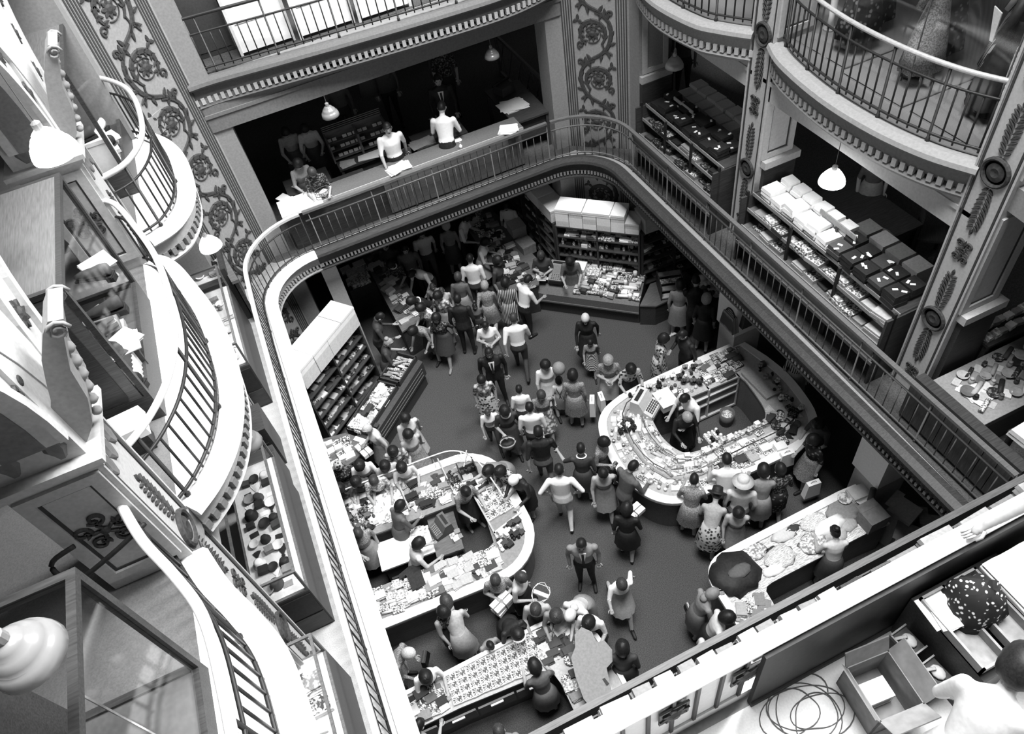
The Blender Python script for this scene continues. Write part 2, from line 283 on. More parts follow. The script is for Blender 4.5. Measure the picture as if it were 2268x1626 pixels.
# ---------------------------------------------------------------- ornament pieces, modelled flat in (u, v) with relief w
def ribbon(mb, pts, wid, th=0.02, m=0):
    n = len(pts); vs = []; P = [Vector(p) for p in pts]
    for i, p in enumerate(P):
        t = (P[min(i + 1, n - 1)] - P[max(i - 1, 0)]).normalized(); a = Vector((-t.y, t.x)) * (wid[i] / 2)
        vs += [(p.x + a.x, p.y + a.y, 0), (p.x + a.x * 0.6, p.y + a.y * 0.6, th), (p.x - a.x * 0.6, p.y - a.y * 0.6, th), (p.x - a.x, p.y - a.y, 0)]
    fs = [(i * 4 + j, i * 4 + j + 1, (i + 1) * 4 + j + 1, (i + 1) * 4 + j) for i in range(n - 1) for j in range(3)] + [(0, 1, 2, 3), tuple(range((n - 1) * 4, n * 4))[::-1]]
    mb.add(vs, fs, m)
def spiral(cx, cy, r0, r1, a0, a1, n=18): return [(cx + (r0 + (r1 - r0) * i / n) * math.cos(R_(a0 + (a1 - a0) * i / n)), cy + (r0 + (r1 - r0) * i / n) * math.sin(R_(a0 + (a1 - a0) * i / n))) for i in range(n + 1)]
def leafpts(mb, x, y, ang, L, w):
    c, s_ = math.cos(R_(ang)), math.sin(R_(ang)); ribbon(mb, [(x, y), (x + c * L * 0.35, y + s_ * L * 0.35), (x + c * L * 0.7, y + s_ * L * 0.7), (x + c * L, y + s_ * L)], [w * 0.35, w, w * 0.75, w * 0.1])
wf = lambda n, a, b: [a + (b - a) * abs(math.sin(math.pi * i / n)) ** 0.8 for i in range(n + 1)]
mb = MB(); sp = [(-0.04 + (0.25 - 0.03 * i / 26) * math.cos(R_(-50 + 285 * i / 26)), (0.25 - 0.03 * i / 26) * math.sin(R_(-50 + 285 * i / 26))) for i in range(27)]; ribbon(mb, sp, wf(26, 0.03, 0.10))
for k in range(3, 25, 3):
    p = sp[k]; q = math.degrees(math.atan2(p[1], p[0] + 0.04)); leafpts(mb, p[0], p[1], q + 150, 0.10, 0.05); leafpts(mb, p[0], p[1], q + 55, 0.08, 0.035)
ribbon(mb, spiral(-0.27, -0.20, 0.02, 0.075, 200, 620, 14), [0.035] * 15); ribbon(mb, spiral(-0.04, 0.0, 0.165, 0.14, -120, 150, 16), [0.012] * 17); SCROLL = mb.mesh('scroll', ('ornament',))
mb = MB()
for k in range(8): leafpts(mb, 0.0, 0.0, k * 45 + 10, 0.135, 0.10)
mb.lathe([(0.075, 0), (0.07, 0.02), (0.03, 0.035)], (0, 0, 0), 10); ROSETTE = mb.mesh('rosette', ('ornament',))
mb = MB(); st = [(-0.26, -0.62), (-0.12, -0.50), (0.08, -0.40), (0.22, -0.28), (0.29, -0.12), (0.31, 0.05), (0.28, 0.20), (0.18, 0.32), (0.02, 0.40)]; ribbon(mb, smoothpath(st, 3), wf(24, 0.03, 0.085)); ribbon(mb, smoothpath([(0.08, -0.40), (0.16, -0.30), (0.14, -0.18)], 3), [0.035] * 7)
for x, y, q, L in ((0.30, -0.05, 60, .13), (0.31, 0.08, 120, .12), (0.24, 0.26, 70, .15), (0.18, -0.33, -20, .16), (0.22, -0.30, -70, .17), (0.12, -0.38, -100, .15), (0.28, -0.2, 20, .12), (-0.1, -0.5, 120, .14), (-0.2, -0.56, 90, .13), (-0.16, -0.52, -60, .13)): leafpts(mb, x, y, q, L, 0.075)
ribbon(mb, spiral(0.30, 0.37, 0.015, 0.07, 180, 600, 14), [0.035] * 15)
for q in (90, 200, 320): leafpts(mb, -0.30, 0.27, q, 0.10, 0.07)
STEM = mb.mesh('stem', ('ornament',))
mb = MB(); n = 20
for r0, r1, z in ((0.135, 0.175, 0.03), (0.0, 0.105, 0.02)):
    mb.lathe([(max(r0, 0.005), 0), (max(r0, 0.005), z), ((r0 + r1) / 2, z + 0.012), (r1, z), (r1, 0)], (0, 0, 0), n)
MEDAL = mb.mesh('medallion', ('ornament',))
mb = MB()
for k in range(9):
    v = -0.04 - k * 0.062; L = 0.085 * (0.75 + 0.5 * math.sin(math.pi * (k + 1) / 10))
    leafpts(mb, 0.008, v, -38, L, 0.036); leafpts(mb, -0.008, v, 218, L, 0.036)
leafpts(mb, 0, -0.58, -90, 0.08, 0.05); GARLAND = mb.mesh('garland', ('ornament',))
mb = MB()
for x, y in ((-0.06, 0.10), (0.06, 0.10), (0, 0.0), (-0.06, -0.11), (0.06, -0.11)): ribbon(mb, spiral(x, y, 0.05, 0.02, 0, 420, 14), [0.026] * 15)
leafpts(mb, 0, 0.03, 90, 0.13, 0.03); leafpts(mb, 0, -0.03, -90, 0.13, 0.03); leafpts(mb, 0.0, 0.0, 0, 0.1, 0.03); leafpts(mb, 0, 0, 180, 0.1, 0.03); KNOT = mb.mesh('bow', ('ornament',))
def place_on(me, name, parent, o, U, N, v, u=0.0, mirror=False, sc=1.0, flip=False):
    """put a relief piece on a vertical face: o origin (world), U horizontal unit vector, N outward unit vector"""
    U = Vector(U); N = Vector(N); V = Vector((0, 0, 1)); p = Vector(o) + U * u + V * v - parent.location
    a = (-U if mirror else U) * sc; b = (-V if flip else V) * sc
    M = Matrix(((a.x, b.x, N.x, p.x), (a.y, b.y, N.y, p.y), (a.z, b.z, N.z, p.z), (0, 0, 0, 1)))
    o_ = bpy.data.objects.new(name, me); C.objects.link(o_); o_.parent = parent; o_.matrix_local = M
    if me in (GARLAND,): o_['kind'] = 'stuff'
    return o_
def pillar(name, x, y0, y1, s, label, ztop, m, base):
    """slim pier whose face at x looks along s; its side facing -y carries a sunk panel"""
    t = thing(name, label, 'pillar', (x - s * 0.3, (y0 + y1) / 2, 0)); xb = x - s * 0.62
    MB().bx(x, xb, y0, y1, 0, ztop).build('shaft', m, t)
    for yy in (y0 + 0.05, y1 - 0.05): MB().bx(x, x + s * 0.012, yy - 0.012, yy + 0.012, Z1, ztop).build('moulding', 'groove', t)
    for yy in (y0 + 0.012, y1 - 0.012): MB().bx(x, x + s * 0.02, yy - 0.012, yy + 0.012, Z1, ztop).build('edge_bead', m, t)
    for zz in (2.88, 5.07, 7.26, 9.45):
        if zz < ztop and zz > 3.7:
            O = (x, (y0 + y1) / 2, zz); U = (0, -s, 0); N = (s, 0, 0)
            place_on(MEDAL, 'medallion', t, O, U, N, 0)
            place_on(GARLAND, 'garland', t, O, U, N, -0.17)
            if zz + 0.8 < ztop: place_on(GARLAND, 'garland', t, O, U, N, 0.17, flip=True)
            if zz > 4: place_on(KNOT, 'bow', t, O, U, N, -1.08, sc=0.95)
    # sunk panel on the side: a frame standing proud of it
    xa, xc = min(x, xb) + 0.02, max(x, xb) - 0.02
    for zz0, zz1 in base:
        f = MB(); f.bx(xa, xc, y0 - 0.03, y0, zz0, zz0 + 0.09).bx(xa, xc, y0 - 0.03, y0, zz1 - 0.09, zz1).bx(xa, xa + 0.1, y0 - 0.03, y0, zz0 + 0.09, zz1 - 0.09).bx(xc - 0.1, xc, y0 - 0.03, y0, zz0 + 0.09, zz1 - 0.09)
        f.build('panel_frame', m, t)
        g = MB(); g.bx(xa + 0.1, xc - 0.1, y0 - 0.008, y0, zz0 + 0.09, zz0 + 0.115).bx(xa + 0.1, xc - 0.1, y0 - 0.008, y0, zz1 - 0.115, zz1 - 0.09).bx(xa + 0.1, xa + 0.125, y0 - 0.008, y0, zz0 + 0.115, zz1 - 0.115).bx(xc - 0.125, xc - 0.1, y0 - 0.008, y0, zz0 + 0.115, zz1 - 0.115)
        g.build('panel_groove', 'groove', t)
    return t
pr1 = pillar('pillar', 6.7, 7.87, 8.37, -1, 'slim pale pillar with medallions, second from the scroll corner on the right', 10.7, 'plaster', [(5.35, 6.8), (7.3, 9.5)])
pr2 = pillar('pillar.001', 6.7, 3.95, 4.45, -1, 'slim pale pillar with medallions at the right edge before the dark shelves', 10.7, 'plaster', [(5.35, 6.8), (7.3, 9.5)])
pl1 = pillar('pillar.002', -1.95, 3.88, 4.4, 1, 'bright pillar with leaf ornament nearest on the left, dark sunk panel on its side', 8.62, 'plaster', [(7.35, 8.55), (3.7, 6.2)])
pl2 = pillar('pillar.003', -1.95, 8.12, 8.68, 1, 'farther left pillar with leaf ornament between two bulging balconies', 8.62, 'plaster', [(7.35, 8.55), (3.7, 6.2)])
for t, (y0, y1) in ((pr1, (7.87, 8.37)), (pr2, (3.95, 4.45))):   # dark dado round the pier foot on the gallery
    MB().bx(6.78, 7.36, y0 - 0.08, y1 - 0.02, 3.6, 5.22).build('dado', 'wood_dark', t)
    MB().bx(6.74, 7.40, y0 - 0.12, y1 - 0.02, 5.22, 5.34).build('plinth', 'plaster', t)
    MB().bx(6.66, 7.42, y0 - 0.03, y1 + 0.05, 1.32, 3.2).build('cladding', 'white', t)
    MB().bx(6.72, 7.36, y0 + 0.03, y1 - 0.02, 0.0, 1.32).build('foot', 'grey_dark', t)
# capitals and scroll brackets on the left piers, arches springing from them
def capital(t, x, y0, y1, z):
    MB().bx(x + 0.06, x - 0.68, y0 - 0.06, y1 + 0.06, z, z + 0.06).bx(x + 0.1, x - 0.7, y0 - 0.1, y1 + 0.1, z + 0.06, z + 0.11).build('capital_moulding', 'plaster', t)
    MB().bx(x, x - 0.6, y0, y1, z + 0.11, 10.75).build('upper_shaft', 'plaster', t)
    pr = [(x, z + 0.10), (x + 0.12, z + 0.24), (x + 0.21, z + 0.46), (x + 0.25, z + 0.72), (x + 0.36, z + 0.98), (x + 0.42, z + 1.08), (x + 0.34, z + 1.10), (x + 0.27, z + 1.03), (x + 0.16, z + 0.86), (x + 0.09, z + 0.70), (x + 0.03, z + 0.55), (x, z + 0.50)]
    mb = MB(); n = len(pr); a, b = y0 + 0.10, y1 - 0.10
    mb.add([(p[0], a, p[1]) for p in pr] + [(p[0], b, p[1]) for p in pr], [(i, (i + 1) % n, n + (i + 1) % n, n + i) for i in range(n)] + [(i, i + 1, n - 2 - i, n - 1 - i) for i in range(n // 2 - 1)] + [(n + i, n + i + 1, 2 * n - 2 - i, 2 * n - 1 - i) for i in range(n // 2 - 1)]); mb.build('bracket', 'plaster_dim', t)
    for yy in (a - 0.02, b + 0.02):
        mb = MB().tube([(x + 0.36 + 0.07 * math.cos(R_(q)) * (1 - q / 700), yy, z + 1.03 + 0.07 * math.sin(R_(q)) * (1 - q / 700)) for q in range(0, 560, 40)], 0.014, 6); mb.build('volute', 'plaster_dim', t, True)
    be = MB().ell((0, 0, 0), (0.055, 0.05, 0.05), 8, 5).mesh('bead', ('plaster_dim',), True)
    for k in range(7):
        q = k / 6; piece('bead', be, t, Vector((x + 0.13 + 0.16 * q, (y0 + y1) / 2, z + 0.2 + 0.68 * q)) - t.location, sc=0.7 + 0.3 * math.sin(3 * q))
    lf = MB(); leafpts(lf, 0, 0, 90, 0.26, 0.15); lm = lf.mesh('capital_leaf', ('plaster_dark',))
    for yy in (y0 + 0.1, (y0 + y1) / 2, y1 - 0.1): place_on(lm, 'capital_leaf', t, (x + 0.002, yy, z - 0.28), (0, -1, 0), (1, 0, 0), 0)
    for xx in (x - 0.12, x - 0.42): place_on(lm, 'capital_leaf', t, (xx, y0 - 0.002, z + 0.16), (1, 0, 0), (0, -1, 0), 0)
capital(pl1, -1.95, 3.88, 4.4, 8.62); capital(pl2, -1.95, 8.12, 8.68, 8.62)
PAT = place_on
for t, y0, zc in ((pl1, 3.88, 7.95), (pl2, 8.12, 7.95)):
    fk = MB()
    for k in range(5):
        q = 72 * k + 18; c, s_ = math.cos(R_(q)), math.sin(R_(q)); ribbon(fk, [(0.03 * c, 0.03 * s_), (0.08 * c - 0.02 * s_, 0.08 * s_ + 0.02 * c), (0.13 * c, 0.13 * s_)], [0.02, 0.035, 0.03]); ribbon(fk, spiral(0.15 * c, 0.15 * s_, 0.065, 0.02, q + 180, q + 560, 16), [0.028] * 17); leafpts(fk, 0.09 * c, 0.09 * s_, q + 60, 0.08, 0.04)
    fk.lathe([(0.04, 0), (0.035, 0.02), (0.01, 0.03)], (0, 0, 0), 10); place_on(fk.mesh('fretwork', ('ornament',)), 'fretwork', t, (-2.25, y0 - 0.004, zc), (1, 0, 0), (0, -1, 0), 0)
def arch(name, ya, yb, label):
    t = thing(name, label, 'arch', (-2.2, (ya + yb) / 2, 8.73)); rc = (yb - ya) / 2; cy = (ya + yb) / 2; zs = 8.95
    def ring(r0, r1, x0, x1):
        mb = MB(); n = 24; vs = []
        for i in range(n + 1):
            q = math.pi * i / n
            for r in (r0, r1):
                for x in (x0, x1): vs.append((x, cy + r * math.cos(q), zs + r * math.sin(q)))
        mb.add(vs, [(i * 4 + a, i * 4 + b, (i + 1) * 4 + b, (i + 1) * 4 + a) for i in range(n) for a, b in ((0, 1), (1, 3), (3, 2), (2, 0))]); return mb
    ring(rc - 0.02, rc + 0.34, -2.45, -1.98).build('archivolt', 'plaster', t); ring(rc - 0.03, rc + 0.04, -1.99, -1.94).build('archivolt_bead', 'plaster', t); ring(rc + 0.28, rc + 0.36, -1.99, -1.94).build('archivolt_bead', 'plaster', t)
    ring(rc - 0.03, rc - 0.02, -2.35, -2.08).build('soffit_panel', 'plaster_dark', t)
    for i in range(1, 12):
        q = math.pi * i / 12; r = rc + 0.16; o_ = place_on(ROSETTE, 'rosette', t, (-1.978, cy + r * math.cos(q), zs + r * math.sin(q)), (0, -1, 0), (1, 0, 0), 0, sc=0.8)
    return t
arch('arch', 4.72, 8.0, 'light ornamented arch between the two left pillars'); arch('arch.001', 0.5, 3.85, 'shadowed arch springing from the nearest left pillar towards the viewer'); arch('arch.002', 8.95, 11.5, 'arch beyond the farther left pillar at the top left corner')

# corner piers: a splayed face with flutes and a running scroll, flat strips at both sides
def corner(name, A, B, label, m, s):
    A = Vector((A[0], A[1], 0)); B = Vector((B[0], B[1], 0)); t = thing(name, label, 'pillar', tuple((A + B) / 2)); U = (B - A).normalized(); L = (B - A).length; N = Vector((U.y, -U.x, 0))
    if N.y > 0: N = -N
    back = -N * 0.9
    MB().prism([tuple(A.xy), tuple(B.xy), tuple((B + back).xy), tuple((A + back).xy)], 0, 10.7).build('shaft', m, t)
    # side strips
    for E, d in ((A, Vector((-0.30 * s, 0, 0))), (B, Vector((0, -0.34, 0)))):
        q = [E, E + d, E + d + (Vector((0, 0.5, 0)) if abs(d.x) > 0 else Vector((0.62 * s, 0, 0))), E + back * 0.5]; MB().prism([tuple(p.xy) for p in q], 0, 10.7).build('side_pilaster', m, t)
    for u in [0.05 + 0.045 * k for k in range(5)] + [L - 0.05 - 0.045 * k for k in range(5)]:
        p = A + U * u; MB().prism([tuple((p - U * 0.011).xy), tuple((p + U * 0.011).xy), tuple((p + U * 0.011 + N * 0.012).xy), tuple((p - U * 0.011 + N * 0.012).xy)], 0, 10.7).build('flute', 'groove', t)
    mid = A + U * (L / 2) + N * 0.001; k = 0; z = 1.5
    while z < 10.4:
        O = (mid.x, mid.y, z); mr = k % 2 == 0; sg = 1 if mr else -1
        place_on(SCROLL, 'scroll', t, O, U, N, 0, 0, mr); place_on(ROSETTE, 'rosette', t, O, U, N, 0, -0.04 * sg * -1 if mr else -0.04, sc=0.95); place_on(STEM, 'stem', t, O, U, N, 0, 0, mr)
        z += 0.9; k += 1
    return t
cr = corner('corner_pillar', (5.58, 12.45), (6.55, 11.6), 'broad splayed corner pillar with scroll ornament at the back right', 'plaster_dim', 1)
cl = corner('corner_pillar.001', (-0.88, 12.45), (-1.85, 11.6), 'broad splayed corner pillar with dark scroll ornament at the back left', 'plaster_dim', -1)
# side panel with plinth right of the right-hand corner pier
f = MB(); f.bx(6.62, 7.15, 11.24, 11.27, 5.35, 5.44).bx(6.62, 7.15, 11.24, 11.27, 6.9, 7.0).bx(6.62, 6.72, 11.24, 11.27, 5.44, 6.9).bx(7.05, 7.15, 11.24, 11.27, 5.44, 6.9); f.build('panel_frame', 'plaster', cr)
MB().bx(6.56, 7.2, 11.16, 11.6, 3.6, 5.2).build('dado', 'wood_dark', cr); MB().bx(6.56, 7.22, 11.18, 11.6, 5.2, 5.33).build('plinth', 'plaster', cr)

# ================================================================ people
SLOTS = ('skin', 'top', 'sleeve', 'forearm', 'thigh', 'shin', 'shoe', 'eye')
def rx(p, a, piv): # pitch forward (towards +y) about the x axis through piv
    c, s = math.cos(a), math.sin(a); y, z = p[1] - piv[1], p[2] - piv[2]; return Vector((p[0], piv[1] + y * c + z * s, piv[2] + z * c - y * s))
POSES = {
 'stand': dict(pitch=2, head=8, L=((.055, -.03, -.29), (-.01, .07, -.25)), R=((.055, -.03, -.29), (-.01, .06, -.25)), lg=((.095, .02, .47), (.10, -.02, .08)), rg=((.095, .03, .47), (.12, .02, .08))),
 'walk': dict(pitch=5, head=4, L=((.06, .08, -.28), (-.01, .14, -.20)), R=((.06, -.12, -.26), (0, -.02, -.25)), lg=((.09, .01, .48), (.08, -.30, .16)), rg=((.09, .17, .50), (.09, .27, .08))),
 'reach': dict(pitch=12, head=22, L=((.07, .12, -.26), (-.08, .23, -.02)), R=((.07, .10, -.26), (-.05, .24, .02)), lg=((.095, .02, .47), (.10, -.02, .08)), rg=((.095, .03, .47), (.12, .05, .08))),
 'lean': dict(pitch=36, head=14, L=((.06, .17, -.22), (-.02, .24, -.06)), R=((.06, .15, -.22), (-.06, .21, -.10)), lg=((.095, .0, .47), (.10, -.05, .08)), rg=((.095, .03, .47), (.12, .08, .08))),
 'carry': dict(pitch=4, head=14, L=((.07, .02, -.28), (-.10, .21, .02)), R=((.055, -.04, -.29), (.0, .06, -.25)), lg=((.09, .02, .47), (.09, -.10, .09)), rg=((.09, .09, .48), (.10, .10, .08))),
 'fold': dict(pitch=2, head=18, L=((.08, .02, -.27), (-.18, .17, .05)), R=((.08, .02, -.27), (-.18, .19, .0)), lg=((.095, .02, .47), (.10, -.02, .08)), rg=((.095, .03, .47), (.12, .02, .08))),
 'hips': dict(pitch=5, head=6, L=((.17, -.08, -.22), (-.10, .10, -.18)), R=((.17, -.08, -.22), (-.10, .10, -.18)), lg=((.09, .01, .48), (.09, -.20, .11)), rg=((.09, .12, .48), (.09, .18, .08))),
 'run': dict(pitch=12, head=2, L=((.08, .16, -.22), (.02, .16, .18)), R=((.08, -.20, -.20), (.03, .02, -.25)), lg=((.09, -.06, .48), (.10, -.42, .36)), rg=((.09, .24, .54), (.08, .40, .10))),
 'rail': dict(pitch=2, head=4, L=((.055, -.03, -.29), (-.01, .07, -.25)), R=((.22, .10, -.20), (.17, .14, -.18)), lg=((.095, .02, .47), (.10, -.02, .08)), rg=((.095, .03, .47), (.12, .02, .08))),
 'point': dict(pitch=4, head=10, L=((.06, -.03, -.29), (-.01, .07, -.25)), R=((.16, .10, -.20), (.12, .22, .02)), lg=((.095, .02, .47), (.10, -.02, .08)), rg=((.095, .03, .47), (.12, .02, .08))),
}
def body(name, pose, sex, vox=0.017):
    P = POSES[pose]; piv = Vector((0, 0, .92)); a = R_(P['pitch']); T = lambda p: rx(Vector(p), a, piv); w = sex == 'w'
    segs = []; mb = MB()
    def seg(tag_, p0, p1, r0, r1, sx=1.0):
        p0 = Vector(p0); p1 = Vector(p1); segs.append((tag_, p0, p1, r0, r1)); mb.tube([p0, p1], [r0, r1], 10); mb.ell(p0, (r0,) * 3, 10, 6); mb.ell(p1, (r1,) * 3, 10, 6)
    # trunk: stacked ovals
    rings = [(.80, .155, .11, .0), (.88, .172 if w else .162, .122, -.01), (.97, .155, .108, -.005), (1.06, .128 if w else .142, .095, .0), (1.18, .145 if w else .158, .108, .01), (1.28, .16 if w else .175, .125 if w else .115, .015), (1.37, .165 if w else .185, .10, .0), (1.425, .13, .075, -.005), (1.46, .07, .06, .0)]
    n = 16; vs = []
    for z, x, y, oy in rings:
        for k in range(n):
            q = 2 * math.pi * k / n; p = Vector((x * math.cos(q), oy + y * math.sin(q), z)); vs.append(T(p) if z > .93 else p)
    fs = [(i * n + k, i * n + (k + 1) % n, (i + 1) * n + (k + 1) % n, (i + 1) * n + k) for i in range(len(rings) - 1) for k in range(n)] + [tuple(range(n))[::-1], tuple(range((len(rings) - 1) * n, len(rings) * n))]
    mb.add(vs, fs); segs.append(('top', T((0, 0, 1.05)), T((0, 0, 1.40)), .14, .14)); segs.append(('thigh', Vector((0, 0, .82)), T((0, 0, .94)), .15, .14))
    seg('skin', T((0, .0, 1.43)), T((0, .02, 1.53)), .052, .05)
    ha = a + R_(P['head']); hp = T((0, .015, 1.52)); Mh = Matrix.Rotation(-ha, 3, 'X')
    hc = hp + Mh @ Vector((0, .02, .10)); mb.ell(hc, (.074, .092, .112), 14, 10, 0, Mh); mb.ell(hc + Mh @ Vector((0, .035, -.06)), (.055, .055, .055), 10, 6, 0, Mh)   # skull, jaw
    mb.add([hc + Mh @ Vector(v) for v in ((-.018, .085, -.03), (.018, .085, -.03), (0, .118, -.025), (0, .085, .03))], [(0, 1, 2), (1, 3, 2), (3, 0, 2), (0, 3, 1)])          # nose
    for sx in (-1, 1): mb.ell(hc + Mh @ Vector((sx * .076, .0, -.01)), (.014, .026, .034), 8, 5, 0, Mh)                                                                   # ears
    segs.append(('skin', hc - Mh @ Vector((0, 0, .04)), hc + Mh @ Vector((0, 0, .03)), .09, .09))
    hands = []
    for sx, q in ((1, P['L']), (-1, P['R'])):
        sh = Vector((sx * (.165 if w else .182), 0, 1.385)); el = sh + Vector((sx * q[0][0], q[0][1], q[0][2])); wr = el + Vector((sx * q[1][0], q[1][1], q[1][2]))
        sh, el, wr = T(sh), T(el), T(wr); seg('sleeve', sh, el, .054 if w else .06, .04); seg('forearm', el, wr, .04, .028)
        d = (wr - el).normalized(); pc = wr + d * .045; X = d.cross(Vector((0, 0, 1)) if abs(d.z) < .9 else Vector((0, 1, 0))).normalized(); Y = X.cross(d).normalized()
        mb.tube([wr, wr + d * .04, wr + d * .085], [.027, .038, .034], 8, flat=0.55); segs.append(('skin', wr + d * .02, wr + d * .09, .03, .03)); hands.append((wr + d * .075, d, X, Y, sx))
    for sx, q in ((1, P['lg']), (-1, P['rg'])):
        hip = Vector((sx * .088, 0, .86)); kn = Vector((sx * q[0][0], q[0][1], q[0][2])); an = Vector((sx * q[1][0], q[1][1], q[1][2])); seg('thigh', hip, kn, .088, .058); seg('shin', kn, an, .058, .038)
        dn_ = (an - kn).normalized(); f = Vector((0, 1, 0)) if an.z < .12 else Vector((0, .75, -.66)); he = an + Vector((0, -.03, -.03)); to = an + f * .15 + Vector((sx * .02, 0, -.045)); seg('shoe', he, to, .038, .034); segs.append(('shoe', an, an + f * .02, .034, .034))
    me = mb.mesh(name); ob = bpy.data.objects.new(name, me); C.objects.link(ob)
    rm = ob.modifiers.new('r', 'REMESH'); rm.mode = 'VOXEL'; rm.voxel_size = vox; rm.use_smooth_shade = True
    sm_ = ob.modifiers.new('s', 'SMOOTH'); sm_.factor = 0.5; sm_.iterations = 3
    dg = bpy.context.evaluated_depsgraph_get(); m2 = bpy.data.meshes.new_from_object(ob.evaluated_get(dg)); bpy.data.objects.remove(ob)
    import numpy as np
    nv = len(m2.vertices); co = np.empty(nv * 3); m2.vertices.foreach_get('co', co); co = co.reshape(-1, 3); best = np.full(nv, 9.0); idx = np.zeros(nv, int)
    for tg, p0, p1, r0, r1 in segs:
        p0 = np.array(p0); d = np.array(p1) - p0; L2 = max(d @ d, 1e-9); t = np.clip((co - p0) @ d / L2, 0, 1); D = np.linalg.norm(co - p0 - t[:, None] * d, axis=1) - (r0 + (r1 - r0) * t)
        k = D < best; best[k] = D[k]; idx[k] = SLOTS.index(tg)
    fs = [tuple(p.vertices) for p in m2.polygons]; fm = [int(idx[f[0]]) for f in fs]
    out = MB(); out.v = [tuple(c) for c in co]; out.f = fs; out.m = fm
    # fingers rooted in the palm, thumb leaving its side, eyes and mouth
    for b, d, X, Y, sx in hands:
        if Y.y < 0: Y = -Y
        for k, L in enumerate((.062, .072, .068, .054)):
            o0 = b + X * (.024 - .016 * k); out.tube([o0, o0 + d * L * .55 + Y * .004, o0 + d * L * .9 + Y * .018], [.0085, .008, .006], 5)
        out.tube([b - d * .05 + X * .028 * sx, b - d * .02 + X * .052 * sx + Y * .01, b + d * .015 + X * .055 * sx + Y * .02], [.011, .01, .007], 5)
    for sx in (-1, 1): out.ell(hc + Mh @ Vector((sx * .03, .083, .008)), (.011, .008, .007), 6, 4, 7, Mh)
    out.ell(hc + Mh @ Vector((0, .083, -.062)), (.024, .008, .006), 6, 4, 7, Mh)
    bpy.data.meshes.remove(m2); me = out.mesh(name, ('skin', 'offwhite', 'offwhite', 'skin', 'charcoal', 'charcoal', 'black', 'black'), True)
    # skirt that falls from the waist and clears both legs
    ym = [P['lg'][0][1], P['rg'][0][1]]; y0, y1 = min(ym) - .09, max(ym) + .10; sk = MB(); n = 24; vs = []
    for z, x, y, c in ((1.07, .142, .11, T((0, 0, 1.07)).y), (.98, .172, .135, T((0, 0, .98)).y), (.88, .195, .155, 0), (.70, .215, max(.17, (y1 - y0) / 2 * .9), (y0 + y1) / 2 * .6), (.50, .235, max(.19, (y1 - y0) / 2), (y0 + y1) / 2)):
        for k in range(n):
            q = 2 * math.pi * k / n; rp = 1 + (.045 if k % 2 else -.02) * (1.1 - z) / .6; zz = z - (0.012 if k % 3 else 0) * (z < .6); vs.append((x * rp * math.cos(q), c + y * rp * math.sin(q), zz))
    sk.add(vs, [(i * n + k, i * n + (k + 1) % n, (i + 1) * n + (k + 1) % n, (i + 1) * n + k) for i in range(4) for k in range(n)] + [tuple(range(n))[::-1]]); sk.add([(p[0], p[1], p[2] + .004) for p in vs[4 * n:]], [tuple(range(n))])
    return dict(mesh=me, skirt=sk.mesh('skirt', ('charcoal',), True), hc=hc, Mh=Mh.to_4x4(), waist=T((0, 0, 1.0)), chest=T((0, .115, 1.28)), pitch=a, hand=[h[0] + h[1] * .02 for h in hands], sh=T((0, 0, 1.40)))
BODY = {}
def get_body(pose, sex):
    if (pose, sex) not in BODY: BODY[(pose, sex)] = body('body', pose, sex)
    return BODY[(pose, sex)]
# hair, in the head's own frame (face towards +y)
def cap(rx_, ry, rz, oy=0, oz=0, face=0.03, low=-0.02, back=-0.08, lump=0.0, seg=18, rings=12):
    mb = MB(); vs = []; rnd = random.Random(3)
    for i in range(rings + 1):
        th = math.pi * i / rings * 0.86
        for k in range(seg):
            q = 2 * math.pi * k / seg; l = 1 + lump * rnd.uniform(-1, 1); x, y, z = rx_ * math.sin(th) * math.cos(q) * l, ry * math.sin(th) * math.sin(q) * l + oy, rz * math.cos(th) * l + oz
            lim = low if y > face else back + (low - back) * max(0, (y + .1) / (face + .1)); lim = lim + (0.075 if y > face + .02 else 0)
            z = max(z, lim); vs.append((x, y, z))
    mb.add(vs, [(i * seg + k, i * seg + (k + 1) % seg, (i + 1) * seg + (k + 1) % seg, (i + 1) * seg + k) for i in range(rings) for k in range(seg)] + [tuple(range(rings * seg, (rings + 1) * seg))]); return mb
HAIR = {}
HAIR['short'] = cap(.081, .099, .121, 0, .004, .04, -.01, -.07).mesh('hair', ('hair_black',), True)
HAIR['bob'] = cap(.098, .113, .132, -.008, .004, .035, -.05, -.12, .03).mesh('hair', ('hair_black',), True)
HAIR['puff'] = cap(.113, .126, .148, -.015, .012, .035, -.03, -.11, .04).mesh('hair', ('hair_black',), True)
m_ = cap(.095, .110, .130, -.008, .004, .035, -.05, -.13, .03); m_.ell((0, -.085, -.13), (.075, .045, .16), 10, 7); HAIR['long'] = m_.mesh('hair', ('hair_black',), True)
m_ = cap(.082, .1, .122, 0, .004, .04, -.01, -.08); m_.ell((0, -.075, .10), (.055, .055, .05), 10, 7); HAIR['bun'] = m_.mesh('hair', ('hair_black',), True)
m_ = cap(.092, .108, .128, -.005, .004, .045, -.08, -.13); m_.ell((0, .045, -.125), (.035, .035, .028), 8, 5); m_.ell((0, -.07, -.14), (.07, .05, .07), 8, 5); HAIR['scarf'] = m_.mesh('headscarf', ('offwhite',), True)
m_ = MB().lathe([(.165, .035), (.172, .045), (.10, .062), (.092, .10), (.085, .15), (.05, .165), (.01, .16)], (0, -.005, 0), 20, sy=1.08); HAIR['hat'] = m_.mesh('hat', ('offwhite',), True)
BAND = MB().tube([(.105 * math.cos(q / 12 * math.pi), .03 + .02 * math.sin(q / 12 * math.pi), .03 + .125 * math.sin(q / 12 * math.pi)) for q in range(13)], .014, 6).mesh('hairband', ('white',), True)
